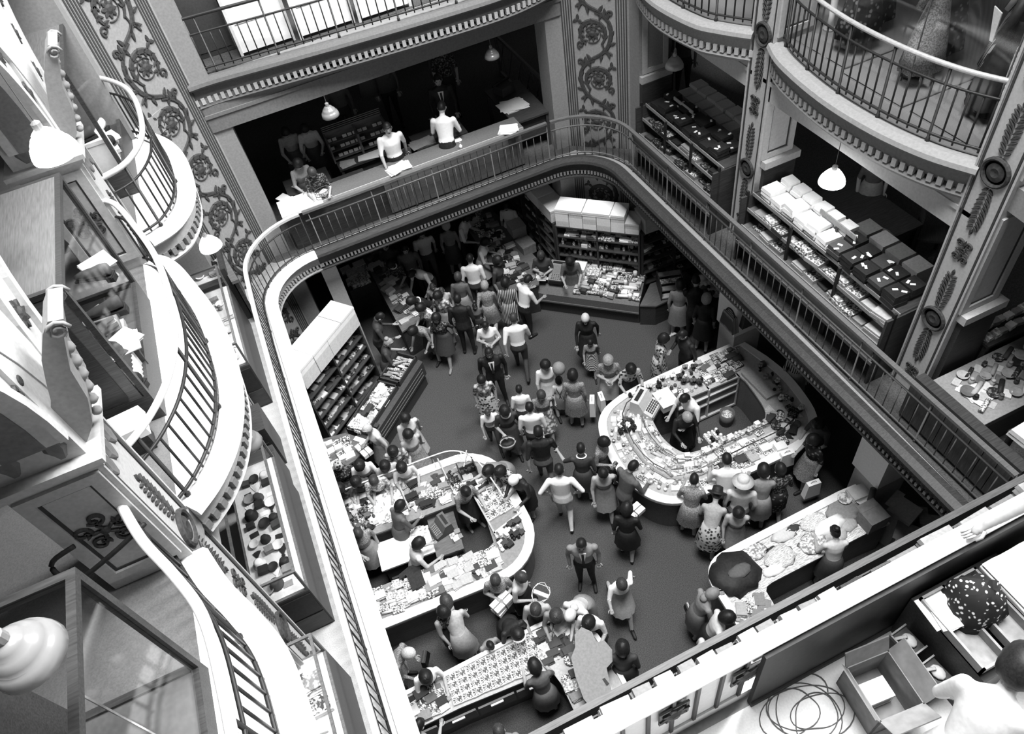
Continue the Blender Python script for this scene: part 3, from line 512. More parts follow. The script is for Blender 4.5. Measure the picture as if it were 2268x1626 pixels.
COLLAR = MB().tube([(.085 * math.sin(q * math.pi / 8), .055 - .075 * math.cos(q * math.pi / 8) * -1 - .05, 0) for q in range(16)], .017, 6, closed=True, flat=.6).mesh('collar', ('white',), True)
def person(x, y, fl, hd, h, pose, sex, hair, haircol, top, low, label, cat='person', group=None, skirt=None, shoe='black', sleeve='short', extra=(), z=0.0):
    """low: material of trousers, or None for bare legs under a skirt"""
    B = get_body(pose, sex); k_ = B['hc'].y * h / 1.7; x -= -math.sin(R_(hd)) * k_; y -= math.cos(R_(hd)) * k_; t = thing('person', label, 'person', (x, y, fl + 0.0), R_(hd), group); s = h / 1.70; t.scale = (s * (1.06 if sex == 'm' else 1.02), s * 1.04, s)
    bare = 'skin'; m = ['skin', top, top if sleeve in ('short', 'long') else bare, top if sleeve == 'long' else bare, low or (skirt or top), low or bare, shoe, 'black']
    o = piece('body', B['mesh'], t); setmats(o, m)
    if skirt: o = piece('skirt', B['skirt'], t); setmats(o, [skirt])
    if hair:
        o = piece('headscarf' if hair == 'scarf' else 'hat' if hair == 'hat' else 'hair', HAIR[hair], t); o.matrix_local = Matrix.Translation(B['hc']) @ B['Mh']; setmats(o, [haircol])
        if hair == 'hat': o2 = piece('hair', HAIR['short'], t); o2.matrix_local = Matrix.Translation(B['hc']) @ B['Mh']; setmats(o2, ['hair_brown'])
    for e in extra:
        if e == 'band': o = piece('hairband', BAND, t); o.matrix_local = Matrix.Translation(B['hc']) @ B['Mh']
        if e == 'collar': o = piece('collar', COLLAR, t, B['sh'] + Vector((0, 0.015, .045)), (-B['pitch'] - .25, 0, 0))
        if e == 'tie':
            c = B['chest']; o = piece('shirt_front', MB().add([(-.05, .0, .12), (.05, .0, .12), (.0, .02, -.10), (0, -.03, 0)], [(0, 2, 1), (0, 1, 3), (1, 2, 3), (2, 0, 3)]) or None, t) if False else None
            mb = MB(); mb.add([(-.055, .0, .115), (.055, .0, .115), (.012, .032, -.16), (-.012, .032, -.16), (-.05, -.02, .11), (.05, -.02, .11), (.012, 0, -.16), (-.012, 0, -.16)], [(0, 3, 2, 1), (4, 5, 6, 7), (0, 1, 5, 4), (1, 2, 6, 5), (2, 3, 7, 6), (3, 0, 4, 7)])
            piece('shirt_front', mb.mesh('shirt_front', ('white',)), t, c + Vector((0, .005, 0)))
            mb = MB(); mb.add([(-.018, .012, .10), (.018, .012, .10), (.022, .042, -.15), (-.022, .042, -.15), (-.018, 0, .10), (.018, 0, .10), (.022, .02, -.15), (-.022, .02, -.15)], [(0, 3, 2, 1), (4, 5, 6, 7), (0, 1, 5, 4), (1, 2, 6, 5), (2, 3, 7, 6), (3, 0, 4, 7)])
            piece('tie', mb.mesh('tie', ('black',)), t, c + Vector((0, .01, 0)))
        if e == 'braces':
            mb = MB()
            for sx in (-1, 1): mb.tube([Vector((sx * .03, -.125, 1.02)), Vector((-sx * .01, -.125, 1.2)), Vector((-sx * .09, -.085, 1.39)), Vector((-sx * .10, .02, 1.43))], .012, 4)
            piece('braces', mb.mesh('braces', ('charcoal',)), t)
        if e == 'apron':
            mb = MB().box((0, .15, .8), (.30, .02, .55), 0); piece('apron', mb.mesh('apron', ('white',)), t)
    return t
def held(name, me, label, cat, p, hand, off=(0, 0, 0), rz=0.0, mats=None, rot=None, sc=None):
    """something carried: hangs at the person's hand but stays a thing of its own"""
    B = BODY[p['pose']] if isinstance(p, dict) else None
    o = bpy.data.objects.new(name, me); C.objects.link(o); h = Vector((p.matrix_basis @ Vector(hand)))
    o.location = h + Vector(off); o.rotation_euler = rot or (0, 0, rz)
    if sc: o.scale = (sc,) * 3
    if mats: setmats(o, mats)
    return tag(o, label, cat)

# ================================================================ goods
def ibox(w, d, h, mats, name): return MB().box((0, 0, h / 2), (w, d, h)).mesh(name, mats)
ITEM = {}
ITEM['packet'] = ibox(.14, .10, .03, ('white',), 'packet'); ITEM['small_box'] = ibox(.11, .09, .07, ('white',), 'small_box'); ITEM['card'] = ibox(.12, .08, .006, ('white',), 'card'); ITEM['book'] = ibox(.13, .19, .025, ('white',), 'book')
ITEM['jar'] = MB().lathe([(.03, 0), (.033, .01), (.033, .06), (.022, .07), (.026, .072), (.026, .09), (.0, .092)], seg=8).mesh('jar', ('white',), True)
ITEM['bottle'] = MB().lathe([(.026, 0), (.028, .01), (.028, .08), (.010, .105), (.010, .13), (.013, .132), (.013, .15)], seg=8).mesh('bottle', ('white',), True)
ITEM['tin'] = MB().lathe([(.035, 0), (.035, .10), (.03, .105)], seg=10).mesh('tin', ('white',), True)
m_ = MB()
for k in range(3): m_.box((0, 0.004 * (k % 2), .014 + k * .026), (.20 - .006 * k, .15 - .004 * k, .023))
ITEM['folded_cloth'] = m_.mesh('folded_cloth', ('white',))
m_ = MB(); m_.tube([(-.11, 0, .03), (.11, 0, .03)], .03, 8); ITEM['roll'] = m_.mesh('roll', ('white',), True)
m_ = MB(); rnd = random.Random(5)
for k in range(5): m_.box((rnd.uniform(-.03, .03), rnd.uniform(-.02, .02), .008 + k * .013), (.19 + rnd.uniform(-.03, .02), .12 + rnd.uniform(-.02, .02), .012), rnd.uniform(-.3, .3))
ITEM['garment'] = m_.mesh('garment', ('white',))
m_ = MB().box((0, 0, .01), (.20, .16, .02)); m_.bx(-.10, .10, -.08, -.07, .02, .05).bx(-.10, .10, .07, .08, .02, .05).bx(-.10, -.09, -.07, .07, .02, .05).bx(.09, .10, -.07, .07, .02, .05)
m_.bx(-.09, .09, -.07, .07, .02, .04, 1); ITEM['tray'] = m_.mesh('tray', ('white', 'print'))
m_ = MB()
for k in range(6): a = -.5 + k * .2; m_.box((.06 * math.sin(a), .06 * math.cos(a) - .05, .006 + .004 * k), (.022, .17, .006), -a)
ITEM['fan_of_ties'] = m_.mesh('fan_of_ties', ('white',))
m_ = MB()
for k in range(7):
    q = k * 2.4; m_.ell((.035 * math.cos(q), .035 * math.sin(q), .10 + .02 * (k % 3)), (.03, .03, .025), 6, 4)
m_.lathe([(.03, 0), (.04, .07), (.03, .075)], seg=8, m=1); ITEM['flower_pot'] = m_.mesh('flower_pot', ('white', 'charcoal'), True)
m_ = MB().ell((0, 0, .035), (.035, .035, .035), 8, 6); ITEM['ball'] = m_.mesh('ball', ('white',), True)
m_ = MB().lathe([(.03, 0), (.075, .03), (.085, .05), (.075, .05), (.04, .02), (.0, .018)], seg=12); ITEM['bowl'] = m_.mesh('bowl', ('white',), True)
m_ = MB().lathe([(.09, 0), (.09, .03), (.06, .04), (.06, .10), (.03, .11)], seg=12); ITEM['cap'] = m_.mesh('cap', ('white',), True)
rg = random.Random(11)
def fill(quad, nu, nv, z, kinds, mats, where, group, jit=0.25, rot=0.0, sc=(0.85, 1.15), drop=0.05, zq=None, order=None, number=None):
    """goods laid out in a grid on the patch quad (u along its first side); z may slope from the first side to the opposite one (zq)"""
    q = [Vector(p) for p in quad]; out = []
    for i in range(nu):
        for j in range(nv):
            if rg.random() < drop: continue
            u = (i + .5 + rg.uniform(-jit, jit)) / nu; v = (j + .5 + rg.uniform(-jit, jit)) / nv
            p = q[0].lerp(q[1], u).lerp(q[3].lerp(q[2], u), v); k = kinds[(i + j * 7) % len(kinds)] if order is None else kinds[(i if order == 'u' else j) % len(kinds)]; d = q[1] - q[0]
            o = bpy.data.objects.new(k, ITEM[k]); C.objects.link(o); s = rg.uniform(*sc); o.scale = (s, s, s)
            o.location = (p.x, p.y, (z if zq is None else z + (zq - z) * v) + 0.001); o.rotation_euler = (0, 0, math.atan2(d.y, d.x) + rot + rg.uniform(-.15, .15))
            mt = rg.choice(mats); setmats(o, [mt]); tag(o, ADJ.get(mt, '') + NOUN[k] + ' ' + where, CATS[k], group); out.append(o)
            if number: o['label'] = ADJ.get(mt, '') + 'sample ' + number[0] % (ORDS[i], ('inner', 'second', 'third', 'outer')[j])
    return out
ADJ = dict(white='white ', paper='white ', offwhite='cream ', grey_light='light grey ', grey='grey ', grey_dark='dark grey ', charcoal='blackish ', black='black ', lace='lacy ', print='speckled ', print_dark='dark speckled ', textile='streaky ')
NOUN = dict(packet='packet', small_box='small box', card='card', book='book', jar='jar', bottle='bottle', tin='tin', folded_cloth='folded cloth', roll='cloth roll', garment='loose garment', tray='sample tray', fan_of_ties='fan of strips', flower_pot='bunch of flowers', ball='ball', bowl='bowl', cap='cap')
CATS = dict(packet='packet', small_box='box', card='card', book='book', jar='jar', bottle='bottle', tin='tin', folded_cloth='cloth', roll='cloth', garment='garment', tray='tray', fan_of_ties='tie', flower_pot='flowers', ball='ball', bowl='bowl', cap='cap')
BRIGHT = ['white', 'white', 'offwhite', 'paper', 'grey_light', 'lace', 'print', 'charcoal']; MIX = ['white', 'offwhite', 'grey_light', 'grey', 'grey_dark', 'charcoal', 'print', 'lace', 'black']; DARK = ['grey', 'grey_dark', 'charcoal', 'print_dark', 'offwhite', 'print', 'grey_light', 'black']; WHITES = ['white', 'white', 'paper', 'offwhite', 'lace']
ORDS = ['first', 'second', 'third', 'fourth', 'fifth', 'sixth', 'seventh', 'eighth', 'ninth', 'tenth']
def counter_ring(t, outer, inner, h, body, rim, rimw, top, closed=True):
    """outer and inner are plan paths run the same way; rim is a ledge along the outer edge"""
    n = len(outer); mb = MB(); vs = []
    for p, q in zip(outer, inner): vs += [(p[0], p[1], h), (q[0], q[1], h), (p[0], p[1], h - .04), (q[0], q[1], h - .04)]
    idx = range(n if closed else n - 1)
    mb.add(vs, [tuple((i * 4 + a, i * 4 + b, ((i + 1) % n) * 4 + b, ((i + 1) % n) * 4 + a)) for i in idx for a, b in ((0, 1), (1, 3), (3, 2), (2, 0))] + ([] if closed else [(0, 2, 3, 1), ((n - 1) * 4, (n - 1) * 4 + 1, (n - 1) * 4 + 3, (n - 1) * 4 + 2)])); mb.build('worktop', top, t)
    ins = lambda P, Q, d: [(Vector(p) + (Vector(q) - Vector(p)).normalized() * d) for p, q in zip(P, Q)]
    a = ins(outer, inner, .10); b = ins(inner, outer, .03); mb = MB(); vs = []
    for p, q in zip(a, b): vs += [(p.x, p.y, 0), (p.x, p.y, h - .05), (q.x, q.y, 0), (q.x, q.y, h - .05)]
    mb.add(vs, [tuple((i * 4 + x, i * 4 + y, ((i + 1) % n) * 4 + y, ((i + 1) % n) * 4 + x)) for i in idx for x, y in ((0, 1), (2, 3), (0, 2), (1, 3))] + ([] if closed else [(0, 1, 3, 2), ((n - 1) * 4, (n - 1) * 4 + 2, (n - 1) * 4 + 3, (n - 1) * 4 + 1)])); mb.build('carcass', body, t)
    a = ins(outer, inner, rimw); mb = MB(); vs = []
    for p, q in zip(outer, a): vs += [(p[0], p[1], h + .002), (p[0], p[1], h + .035), (q.x, q.y, h + .002), (q.x, q.y, h + .035)]
    mb.add(vs, [tuple((i * 4 + x, i * 4 + y, ((i + 1) % n) * 4 + y, ((i + 1) % n) * 4 + x)) for i in idx for x, y in ((0, 1), (1, 3), (3, 2), (2, 0))] + ([] if closed else [(0, 1, 3, 2), ((n - 1) * 4, (n - 1) * 4 + 2, (n - 1) * 4 + 3, (n - 1) * 4 + 1)])); mb.build('ledge', rim, t)
def drawers(t, p0, p1, z0, z1, n, m='wood', face=1):
    p0 = Vector(p0); p1 = Vector(p1); d = (p1 - p0) / n; u = d.normalized(); nn = Vector((-u.y, u.x)) * face; a = math.atan2(u.y, u.x)
    for i in range(n):
        for r in range(2):
            c = p0 + d * (i + .5) + nn * .008; zz = z0 + (z1 - z0) * (r + .5) / 2; o = MB().box((c.x, c.y, zz), (d.length - .03, .02, (z1 - z0) / 2 - .03), a).build('drawer', m, t)
            k = c + nn * .02
def register(x, y, z, rz, label, dark=True, s=1.0, m=None):
    t = thing('cash_register', label, 'cash register', (x, y, z), R_(rz)); t.scale = (s, s, s); c = m or ('charcoal' if dark else 'offwhite')
    pr = [(-.22, 0), (.22, 0), (.22, .10), (.06, .16), (-.04, .34), (-.20, .34), (-.22, .10)]
    mb = MB(); n = len(pr); mb.add([(-.2, p[0], p[1]) for p in pr] + [(.2, p[0], p[1]) for p in pr], [tuple(range(n)), tuple(range(n, 2 * n))[::-1]] + [(i, (i + 1) % n, n + (i + 1) % n, n + i) for i in range(n)])
    piece('case', mb.mesh('case', (c,)), t); piece('drawer', MB().box((0, .235, .05), (.36, .03, .08)).mesh('drawer', ('iron' if dark else 'grey',)), t); piece('display_window', MB().box((0, -.12, .345), (.28, .07, .015)).mesh('display_window', ('black',)), t)
    kb = MB()
    for i in range(6):
        for j in range(4): kb.box((-.13 + .05 * i, .19 - .035 * j, .125 + .014 * j), (.03, .022, .02))
    piece('key_block', kb.mesh('key_block', ('grey' if dark else 'charcoal',)), t)['kind'] = 'stuff'; return t
# ---- ground floor, left counter island
o_ = [(-1.9, 5.66), (-1.0, 5.6), (.45, 5.5)] + arc(.62, 6.35, .86, -90, 0, 8) + [(1.48, 6.9)] + arc(.60, 7.35, .88, 0, 90, 8) + [(-1.0, 8.34), (-1.9, 8.42)]
i_ = [(-1.9, 6.42), (-1.0, 6.36), (.45, 6.15)] + [(.5 + .22 * k / 8, 6.12 + .10 * k / 8) for k in range(9)] + [(.8, 6.9)] + [(.82 - .1 * k / 8, 7.1 + .12 * k / 8) for k in range(9)] + [(-1.0, 7.36), (-1.9, 7.46)]
cL = thing('counter', 'left shop counter island with rounded end and broad white ledge', 'counter', (-.3, 6.9, 0)); counter_ring(cL, o_, i_, .95, 'wood', 'white_paint', .17, 'grey', False)
for x0, x1 in ((-1.75, -.9), (-.85, 0.0), (.02, .68)):
    for zz in (.2, .5, .78):
        f = (x0 + 1.9) / 2.8; MB().box(((x0 + x1) / 2, 7.40 - .08 * ((x0 + x1) / 2 + .5), zz), (x1 - x0, .03, .26), -.08).build('drawer', 'wood', cL)
for x0 in (-1.3, -.4, .45): MB().box((x0, 7.9 - .0 * x0, .98), (.025, .8, .06), .02).build('divider', 'grey_light', cL)
MB().box((1.08, 6.42, .985), (.62, .03, .07), .25).build('divider', 'offwhite', cL); MB().box((.78, 6.75, .985), (.03, 1.1, .07), .05).build('divider', 'grey_light', cL)
fill([(-1.75, 7.55), (-1.0, 7.5), (-1.0, 8.05), (-1.75, 8.12)], 8, 7, .952, ['jar', 'bottle', 'bowl', 'small_box'], DARK + ['white'], 'at the far left end of the left island', 'toiletries on the left island')
fill([(-1.72, 8.1), (-.9, 8.05), (-.9, 8.2), (-1.72, 8.26)], 8, 1, .952, ['book'], DARK, 'standing in the row at the far left corner of the left island', 'row at the corner of the left island')
fill([(-1.1, 7.5), (-.45, 7.45), (-.45, 8.05), (-1.1, 8.1)], 9, 7, .952, ['card', 'packet'], WHITES, 'in the white jumble on the far side of the left island', 'white jumble on the left island')
fill([(-.36, 7.45), (.4, 7.35), (.4, 8.0), (-.36, 8.08)], 7, 5, .952, ['fan_of_ties', 'card', 'garment'], MIX + ['charcoal'], 'in the middle far bin of the left island', 'strips and ties on the left island')
fill([(.48, 7.3), (.8, 7.25), (.9, 7.85), (.5, 7.98)], 5, 6, .952, ['garment', 'bowl', 'ball'], DARK, 'in the corner bin of the far side of the left island', 'dark bundles on the left island')
fill([(.86, 6.62), (1.25, 6.66), (1.25, 7.2), (.86, 7.2)], 4, 5, .952, ['tray', 'card', 'packet'], WHITES, 'under glass at the rounded end of the left island', 'white trays on the left island')
fill([(.86, 7.2), (1.2, 7.22), (1.0, 7.6), (.84, 7.55)], 3, 4, .952, ['roll', 'packet'], MIX, 'beside the wire rack on the left island', 'rolled goods on the left island')
fill([(.75, 5.95), (1.25, 6.1), (1.28, 6.5), (.78, 6.3)], 6, 5, .952, ['ball', 'jar', 'small_box'], ['white', 'white', 'black', 'charcoal'], 'in the dark corner bin of the left island', 'black and white trinkets on the left island')
fill([(-.15, 5.72), (.62, 5.7), (.66, 6.1), (-.2, 6.25)], 9, 5, .952, ['garment', 'fan_of_ties', 'folded_cloth'], BRIGHT + ['lace', 'grey_light'], 'in the tangled heap on the left island', 'loose garments on the left island')
fill([(-.75, 5.8), (-.2, 5.75), (-.25, 6.25), (-.75, 6.32)], 4, 5, .952, ['folded_cloth', 'garment'], MIX, 'stacked in the middle of the near side of the left island', 'folded shirts on the left island')
fill([(-1.75, 5.84), (-.8, 5.78), (-.8, 6.3), (-1.75, 6.38)], 6, 6, .952, ['folded_cloth', 'packet', 'roll'], ['textile', 'white', 'lace', 'offwhite', 'print'], 'in neat rows at the near left end of the left island', 'folded linen on the left island')
t = thing('garment_display', 'dark blouse laid open on the near side of the left island', 'garment', (-.72, 6.2, .952))
m_ = MB().prism([(-.12, -.2), (.12, -.2), (.13, .12), (.26, .08), (.24, .18), (.05, .24), (-.05, .24), (-.24, .18), (-.26, .08), (-.13, .12)], 0, .09)
piece('blouse', m_.mesh('blouse', ('black',)), t)
# glass guard with a white rod on the far side of the left island
t = thing('glass_guard', 'glass guard with white top rod on the far side of the left island', 'glass guard', (0, 8, .95))
rp = [(-1.7, 8.28, 1.34), (-.9, 8.22, 1.36), (.35, 8.14, 1.36), (.75, 8.05, 1.36), (1.0, 7.8, 1.34), (1.12, 7.4, 1.30), (1.2, 6.8, 1.22)]; MB().tube(smoothpath(rp, 4), .014, 6).build('top_rod', 'white_paint', t, True)
for p in (rp[0], rp[1], rp[2], rp[4], rp[6]): MB().tube([(p[0], p[1], .985), p], .008, 5).build('rod_post', 'chrome', t, True)
m_ = MB(); pts = rp[:4]
m_.add([(p[0], p[1], .99) for p in pts] + [(p[0], p[1], 1.32) for p in pts], [(i, i + 1, 5 + i, 4 + i) for i in range(3)]); m_.build('glass_pane', 'glass', t)
t = thing('price_strip', 'pale price strip fixed along the glass guard of the left island', 'sign', (-.9, 8.2, 1.28)); piece('strip', MB().box((.1, .03, .03), (.75, .015, .09), -.05).mesh('strip', ('grey_light',)), t)
# wire rack with spiky fans at the far corner of the left island
t = thing('wire_rack', 'wire rack of spiky fans and dark bags on the far corner of the left island', 'rack', (.85, 7.72, .952)); piece('frame', MB().bx(-.16, .16, -.12, .12, 0, .02).bx(-.16, -.14, -.12, .12, .02, .32).bx(.14, .16, -.12, .12, .02, .32).bx(-.14, .14, -.01, .01, .02, .3).mesh('frame', ('charcoal',)), t)
sp_ = MB().box((0, .11, 0), (.02, .22, .006)).mesh('spike', ('offwhite',))
for k in range(9): piece('spike', sp_, t, (.0, 0.03, .36), (R_(35 + 25 * (k % 2)), 0, k * .7))
for k in range(4): piece('bag', MB().ell((0, 0, 0), (.06, .05, .10), 8, 6).mesh('bag', ('print_dark' if k % 2 else 'grey_dark',), True), t, (-.11 + .07 * k, .02, .16))
t = thing('table', 'white-topped wrapping table inside the left island', 'table', (-.72, 6.96, 0)); piece('table_top', MB().box((0, 0, .76), (.98, .56, .04), -.09).mesh('table_top', ('white_paint',)), t); piece('carcass', MB().box((0, .02, .42), (.9, .5, .62), -.09).mesh('carcass', ('wood_dark',)), t); piece('shelf', MB().box((0, -.24, .35), (.86, .06, .03), -.09).mesh('shelf', ('wood',)), t)
fill([(-.5, 7.06), (-.3, 7.02), (-.3, 7.22), (-.5, 7.26)], 3, 3, .78, ['card', 'packet'], WHITES, 'on the wrapping table inside the left island', 'papers on the wrapping table')
t = thing('desk', 'small dark desk under the till inside the left island', 'desk', (.02, 6.9, 0)); piece('desk_top', MB().box((0, 0, .72), (.5, .8, .04), -.12).mesh('desk_top', ('wood',)), t); piece('carcass', MB().box((0, 0, .35), (.44, .72, .7), -.12).mesh('carcass', ('wood_dark',)), t); piece('shelf', MB().box((.02, -.5, .45), (.5, .26, .04), -.12).mesh('shelf', ('wood',)), t)
register(.0, 7.0, .74, 100, 'dark cash register on the small desk inside the left island', True, .8, 'grey_dark')
fill([(.12, 6.65), (.25, 6.65), (.25, 6.85), (.12, 6.85)], 2, 2, .74, ['small_box', 'packet'], MIX, 'beside the till of the left island', 'oddments by the left till')
fill([(-.2, 6.33), (.2, 6.3), (.2, 6.5), (-.2, 6.5)], 4, 2, .47, ['small_box', 'packet'], DARK, 'on the low shelf under the till of the left island', 'parcels under the left till')
# ---- right counter island
so = [(6.95, 7.98), (5.8, 7.99), (4.6, 7.98), (4.15, 7.93)] + [(3.75, 7.8), (3.48, 7.55), (3.33, 7.15), (3.27, 6.7), (3.28, 6.3), (3.36, 5.95), (3.55, 5.6), (3.85, 5.37), (4.3, 5.3)] + [(5.2, 5.3), (6.3, 5.3), (6.75, 5.42), (7.02, 5.75), (7.14, 6.2), (7.19, 6.8), (7.12, 7.35)]
si = [(6.4, 7.2), (5.8, 7.22), (5.0, 7.25), (4.75, 7.28), (4.52, 7.25), (4.42, 7.15), (4.38, 6.95), (4.36, 6.75), (4.38, 6.55), (4.42, 6.4), (4.5, 6.25), (4.62, 6.17), (4.8, 6.13)] + [(5.3, 6.14), (6.1, 6.14), (6.25, 6.2), (6.33, 6.35), (6.37, 6.55), (6.4, 6.8), (6.42, 7.05)]
cR = thing('counter', 'right oval counter island with white rounded ledge', 'counter', (5.2, 6.6, 0)); rd = lambda p: p[:3] + smoothpath(p[3:13], 4) + smoothpath(p[13:], 3); counter_ring(cR, rd(so), rd(si), .95, 'wood', 'white_paint', .16, 'grey_light', True)
mid = lambda k, a=0, b=None: [tuple(Vector(so[i]).lerp(Vector(si[i]), k)) for i in range(a, b or len(so))]
g = mid(.45, 3, 16); m_ = MB(); n = len(g); m_.add([(p[0], p[1], .985) for p in g] + [(p[0], p[1], 1.20) for p in g], [(i, i + 1, n + i + 1, n + i) for i in range(n - 1)]); m_.build('glass_screen', 'glass', cR)
MB().tube([(p[0], p[1], 1.2) for p in g], .012, 5).build('screen_rod', 'chrome', cR, True); MB().tube([(p[0], p[1], .975) for p in g], .014, 5).build('screen_rod', 'grey_light', cR, True)
g = mid(.80, 3, 16); MB().tube([(p[0], p[1], 1.06) for p in g], .010, 5).build('screen_rod', 'chrome', cR, True)
for k in range(3, 16, 2):
    p = mid(.45)[k]; MB().tube([(p[0], p[1], .96), (p[0], p[1], 1.2)], .008, 5).build('screen_post', 'chrome', cR, True)
# far side of the island: open double shelf facing in
MB().bx(5.0, 6.4, 7.2, 7.32, .05, .1).bx(5.0, 6.4, 7.2, 7.30, .48, .51).bx(5.0, 6.4, 7.2, 7.30, .72, .75).bx(5.0, 5.03, 7.2, 7.3, .1, .95).bx(5.7, 5.73, 7.2, 7.3, .1, .95).bx(6.37, 6.4, 7.2, 7.3, .1, .95).build('open_shelves', 'offwhite', cR)
S = lambda i, a, b: tuple(Vector(so[i]).lerp(Vector(si[i]), a)); 
def along(i0, i1, a, b): return [S(i0, a, 0), S(i1, a, 0), S(i1, b, 0), S(i0, b, 0)]
fill(along(3, 1, .12, .40), 12, 3, .952, ['jar', 'bottle', 'flower_pot', 'ball'], ['white', 'offwhite', 'black', 'charcoal', 'grey'], 'in the rows along the far side of the right oval counter', 'bottles along the far side of the right island', drop=.02)
fill(along(3, 1, .45, .9), 10, 3, .952, ['jar', 'ball', 'flower_pot', 'small_box'], MIX, 'on the inner far side of the right oval counter', 'trinkets on the far side of the right island')
fill(along(1, 0, .12, .9), 6, 5, .952, ['small_box', 'packet', 'tray', 'garment'], MIX + ['charcoal'], 'at the pillar end of the right oval counter', 'boxes at the pillar end of the right island')
for a, b in ((4, 6), (6, 8), (8, 10), (10, 12)):
    fill(along(a, b, .16, .42), 5, 3, .952, ['ball', 'packet', 'card', 'jar'], WHITES + ['print', 'grey_light'], 'outside the curved glass on the left end of the right oval counter', 'white trinkets on the rounded end of the right island')
    fill(along(a, b, .50, .95), 4, 4, .952, ['card', 'packet', 'small_box', 'roll'], WHITES + ['print', 'lace'], 'inside the curved glass on the left end of the right oval counter', 'cards inside the glass of the right island')
fill(along(5, 6, .34, .62), 3, 4, .96, ['flower_pot'], ['charcoal', 'grey_dark', 'white', 'black'], 'at the far left bend of the right oval counter', 'artificial flowers on the right island')
for a, b, nn_ in ((12, 13, 5), (13, 14, 6)):
    fill(along(a, b, .18, .42), nn_, 2, .952, ['tray', 'folded_cloth', 'packet'], BRIGHT, 'outside the glass on the near side of the right oval counter', 'linen on the near side of the right island')
    fill(along(a, b, .50, .78), nn_, 2, .952, ['garment', 'card', 'tray', 'packet'], WHITES + ['lace', 'textile', 'print'], 'behind the glass on the near side of the right oval counter', 'cloths behind the glass of the right island')
    fill(along(a, b, .82, .98), nn_ + 3, 2, .952, ['jar', 'ball', 'small_box'], WHITES + ['charcoal', 'grey_light'], 'on the inner near edge of the right oval counter', 'jars along the inner edge of the right island')
fill([(4.98, 6.14), (5.3, 6.16), (5.3, 6.36), (4.98, 6.34)][::-1], 4, 4, .96, ['jar'], ['white', 'black'], 'in the square block inside the right oval counter', 'black and white jar block of the right island', jit=.05, drop=0)
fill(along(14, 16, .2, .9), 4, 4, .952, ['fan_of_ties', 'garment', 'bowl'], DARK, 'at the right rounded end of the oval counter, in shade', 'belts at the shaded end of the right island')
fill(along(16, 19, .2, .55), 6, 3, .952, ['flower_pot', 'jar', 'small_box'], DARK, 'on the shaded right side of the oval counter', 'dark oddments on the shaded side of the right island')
MB().box((6.62, 6.85, 1.0), (.34, .75, .05), .04).build('glass_top', 'grey_light', cR)
register(4.42, 7.42, .95, 215, 'pale cash register at the far left corner of the right oval counter', False, 1.05)
t = thing('display_box', 'pale open box beside the pale cash register', 'box', (4.82, 7.35, .952)); piece('carcass', MB().bx(-.16, .16, -.2, .2, 0, .16).mesh('carcass', ('offwhite',)), t); piece('lid', MB().bx(-.17, .17, -.21, .21, .16, .18).mesh('lid', ('white',)), t)
t = thing('waste_bin', 'round wire bin on the floor inside the right oval counter', 'bin', (6.0, 6.95, 0)); piece('drum', MB().lathe([(.13, 0), (.15, .34), (.14, .34), (.12, .03)], seg=14).mesh('drum', ('grey_dark',), True), t); piece('rubbish', MB().ell((0, 0, .26), (.12, .12, .07), 8, 5).mesh('rubbish', ('lace',), True), t)
# ---- right-hand fabric counter
ro = [(3.5, 2.6), (3.5, 3.2), (3.52, 3.75)] + arc(3.98, 3.82, .46, 175, 95, 6) + [(4.4, 4.29), (5.4, 4.3), (6.3, 4.31), (6.64, 4.29)]
ri = [(4.2, 2.6), (4.2, 3.2), (4.22, 3.4)] + [(4.22 + .01 * k, 3.42 + .01 * k) for k in range(7)] + [(4.4, 3.5), (5.4, 3.5), (6.2, 3.5), (6.64, 3.47)]
cF = thing('counter', 'fabric counter with white edge at the right, round end towards the hall', 'counter', (5, 3.9, 0)); counter_ring(cF, ro, ri, .95, 'wood', 'white_paint', .13, 'textile', False)
def heap(name, label, cat, c, r, h, m, seed, n=16):
    mb = MB(); rn = random.Random(seed); vs = []
    for i, (rr, zz) in enumerate(((1.0, 0), (.96, h * .45), (.7, h * .85), (.35, h))):
        for k in range(n):
            q = 2 * math.pi * k / n; l = 1 + rn.uniform(-.14, .14); vs.append((rr * r[0] * math.cos(q) * l, rr * r[1] * math.sin(q) * l, zz * rn.uniform(.85, 1.1)))
    mb.add(vs, [(i * n + k, i * n + (k + 1) % n, (i + 1) * n + (k + 1) % n, (i + 1) * n + k) for i in range(3) for k in range(n)] + [tuple(range(3 * n, 4 * n)), tuple(range(n))[::-1]])
    o = bpy.data.objects.new(name, mb.mesh(name, (m,), True)); C.objects.link(o); o.location = c; return tag(o, label, cat)
heap('fabric_heap', 'large black heap of cloth on the round end of the fabric counter', 'cloth', (*(3.97, 3.86), .952), (.42, .36), .16, 'black', 1)
heap('fabric_heap', 'charcoal fold lying on top of the black heap of cloth', 'cloth', (*(4.01, 3.83), 1.09), (.2, .11), .06, 'grey_dark', 2)
heap('fabric_piece', 'dark oval piece of felt among pale fabrics on the fabric counter', 'cloth', (*(4.77, 3.83), .955), (.22, .16), .02, 'charcoal', 3)
heap('fabric_piece', 'grey piece of cloth near the saleswoman on the fabric counter', 'cloth', (*(6.16, 4.01), .955), (.30, .22), .03, 'grey', 4)
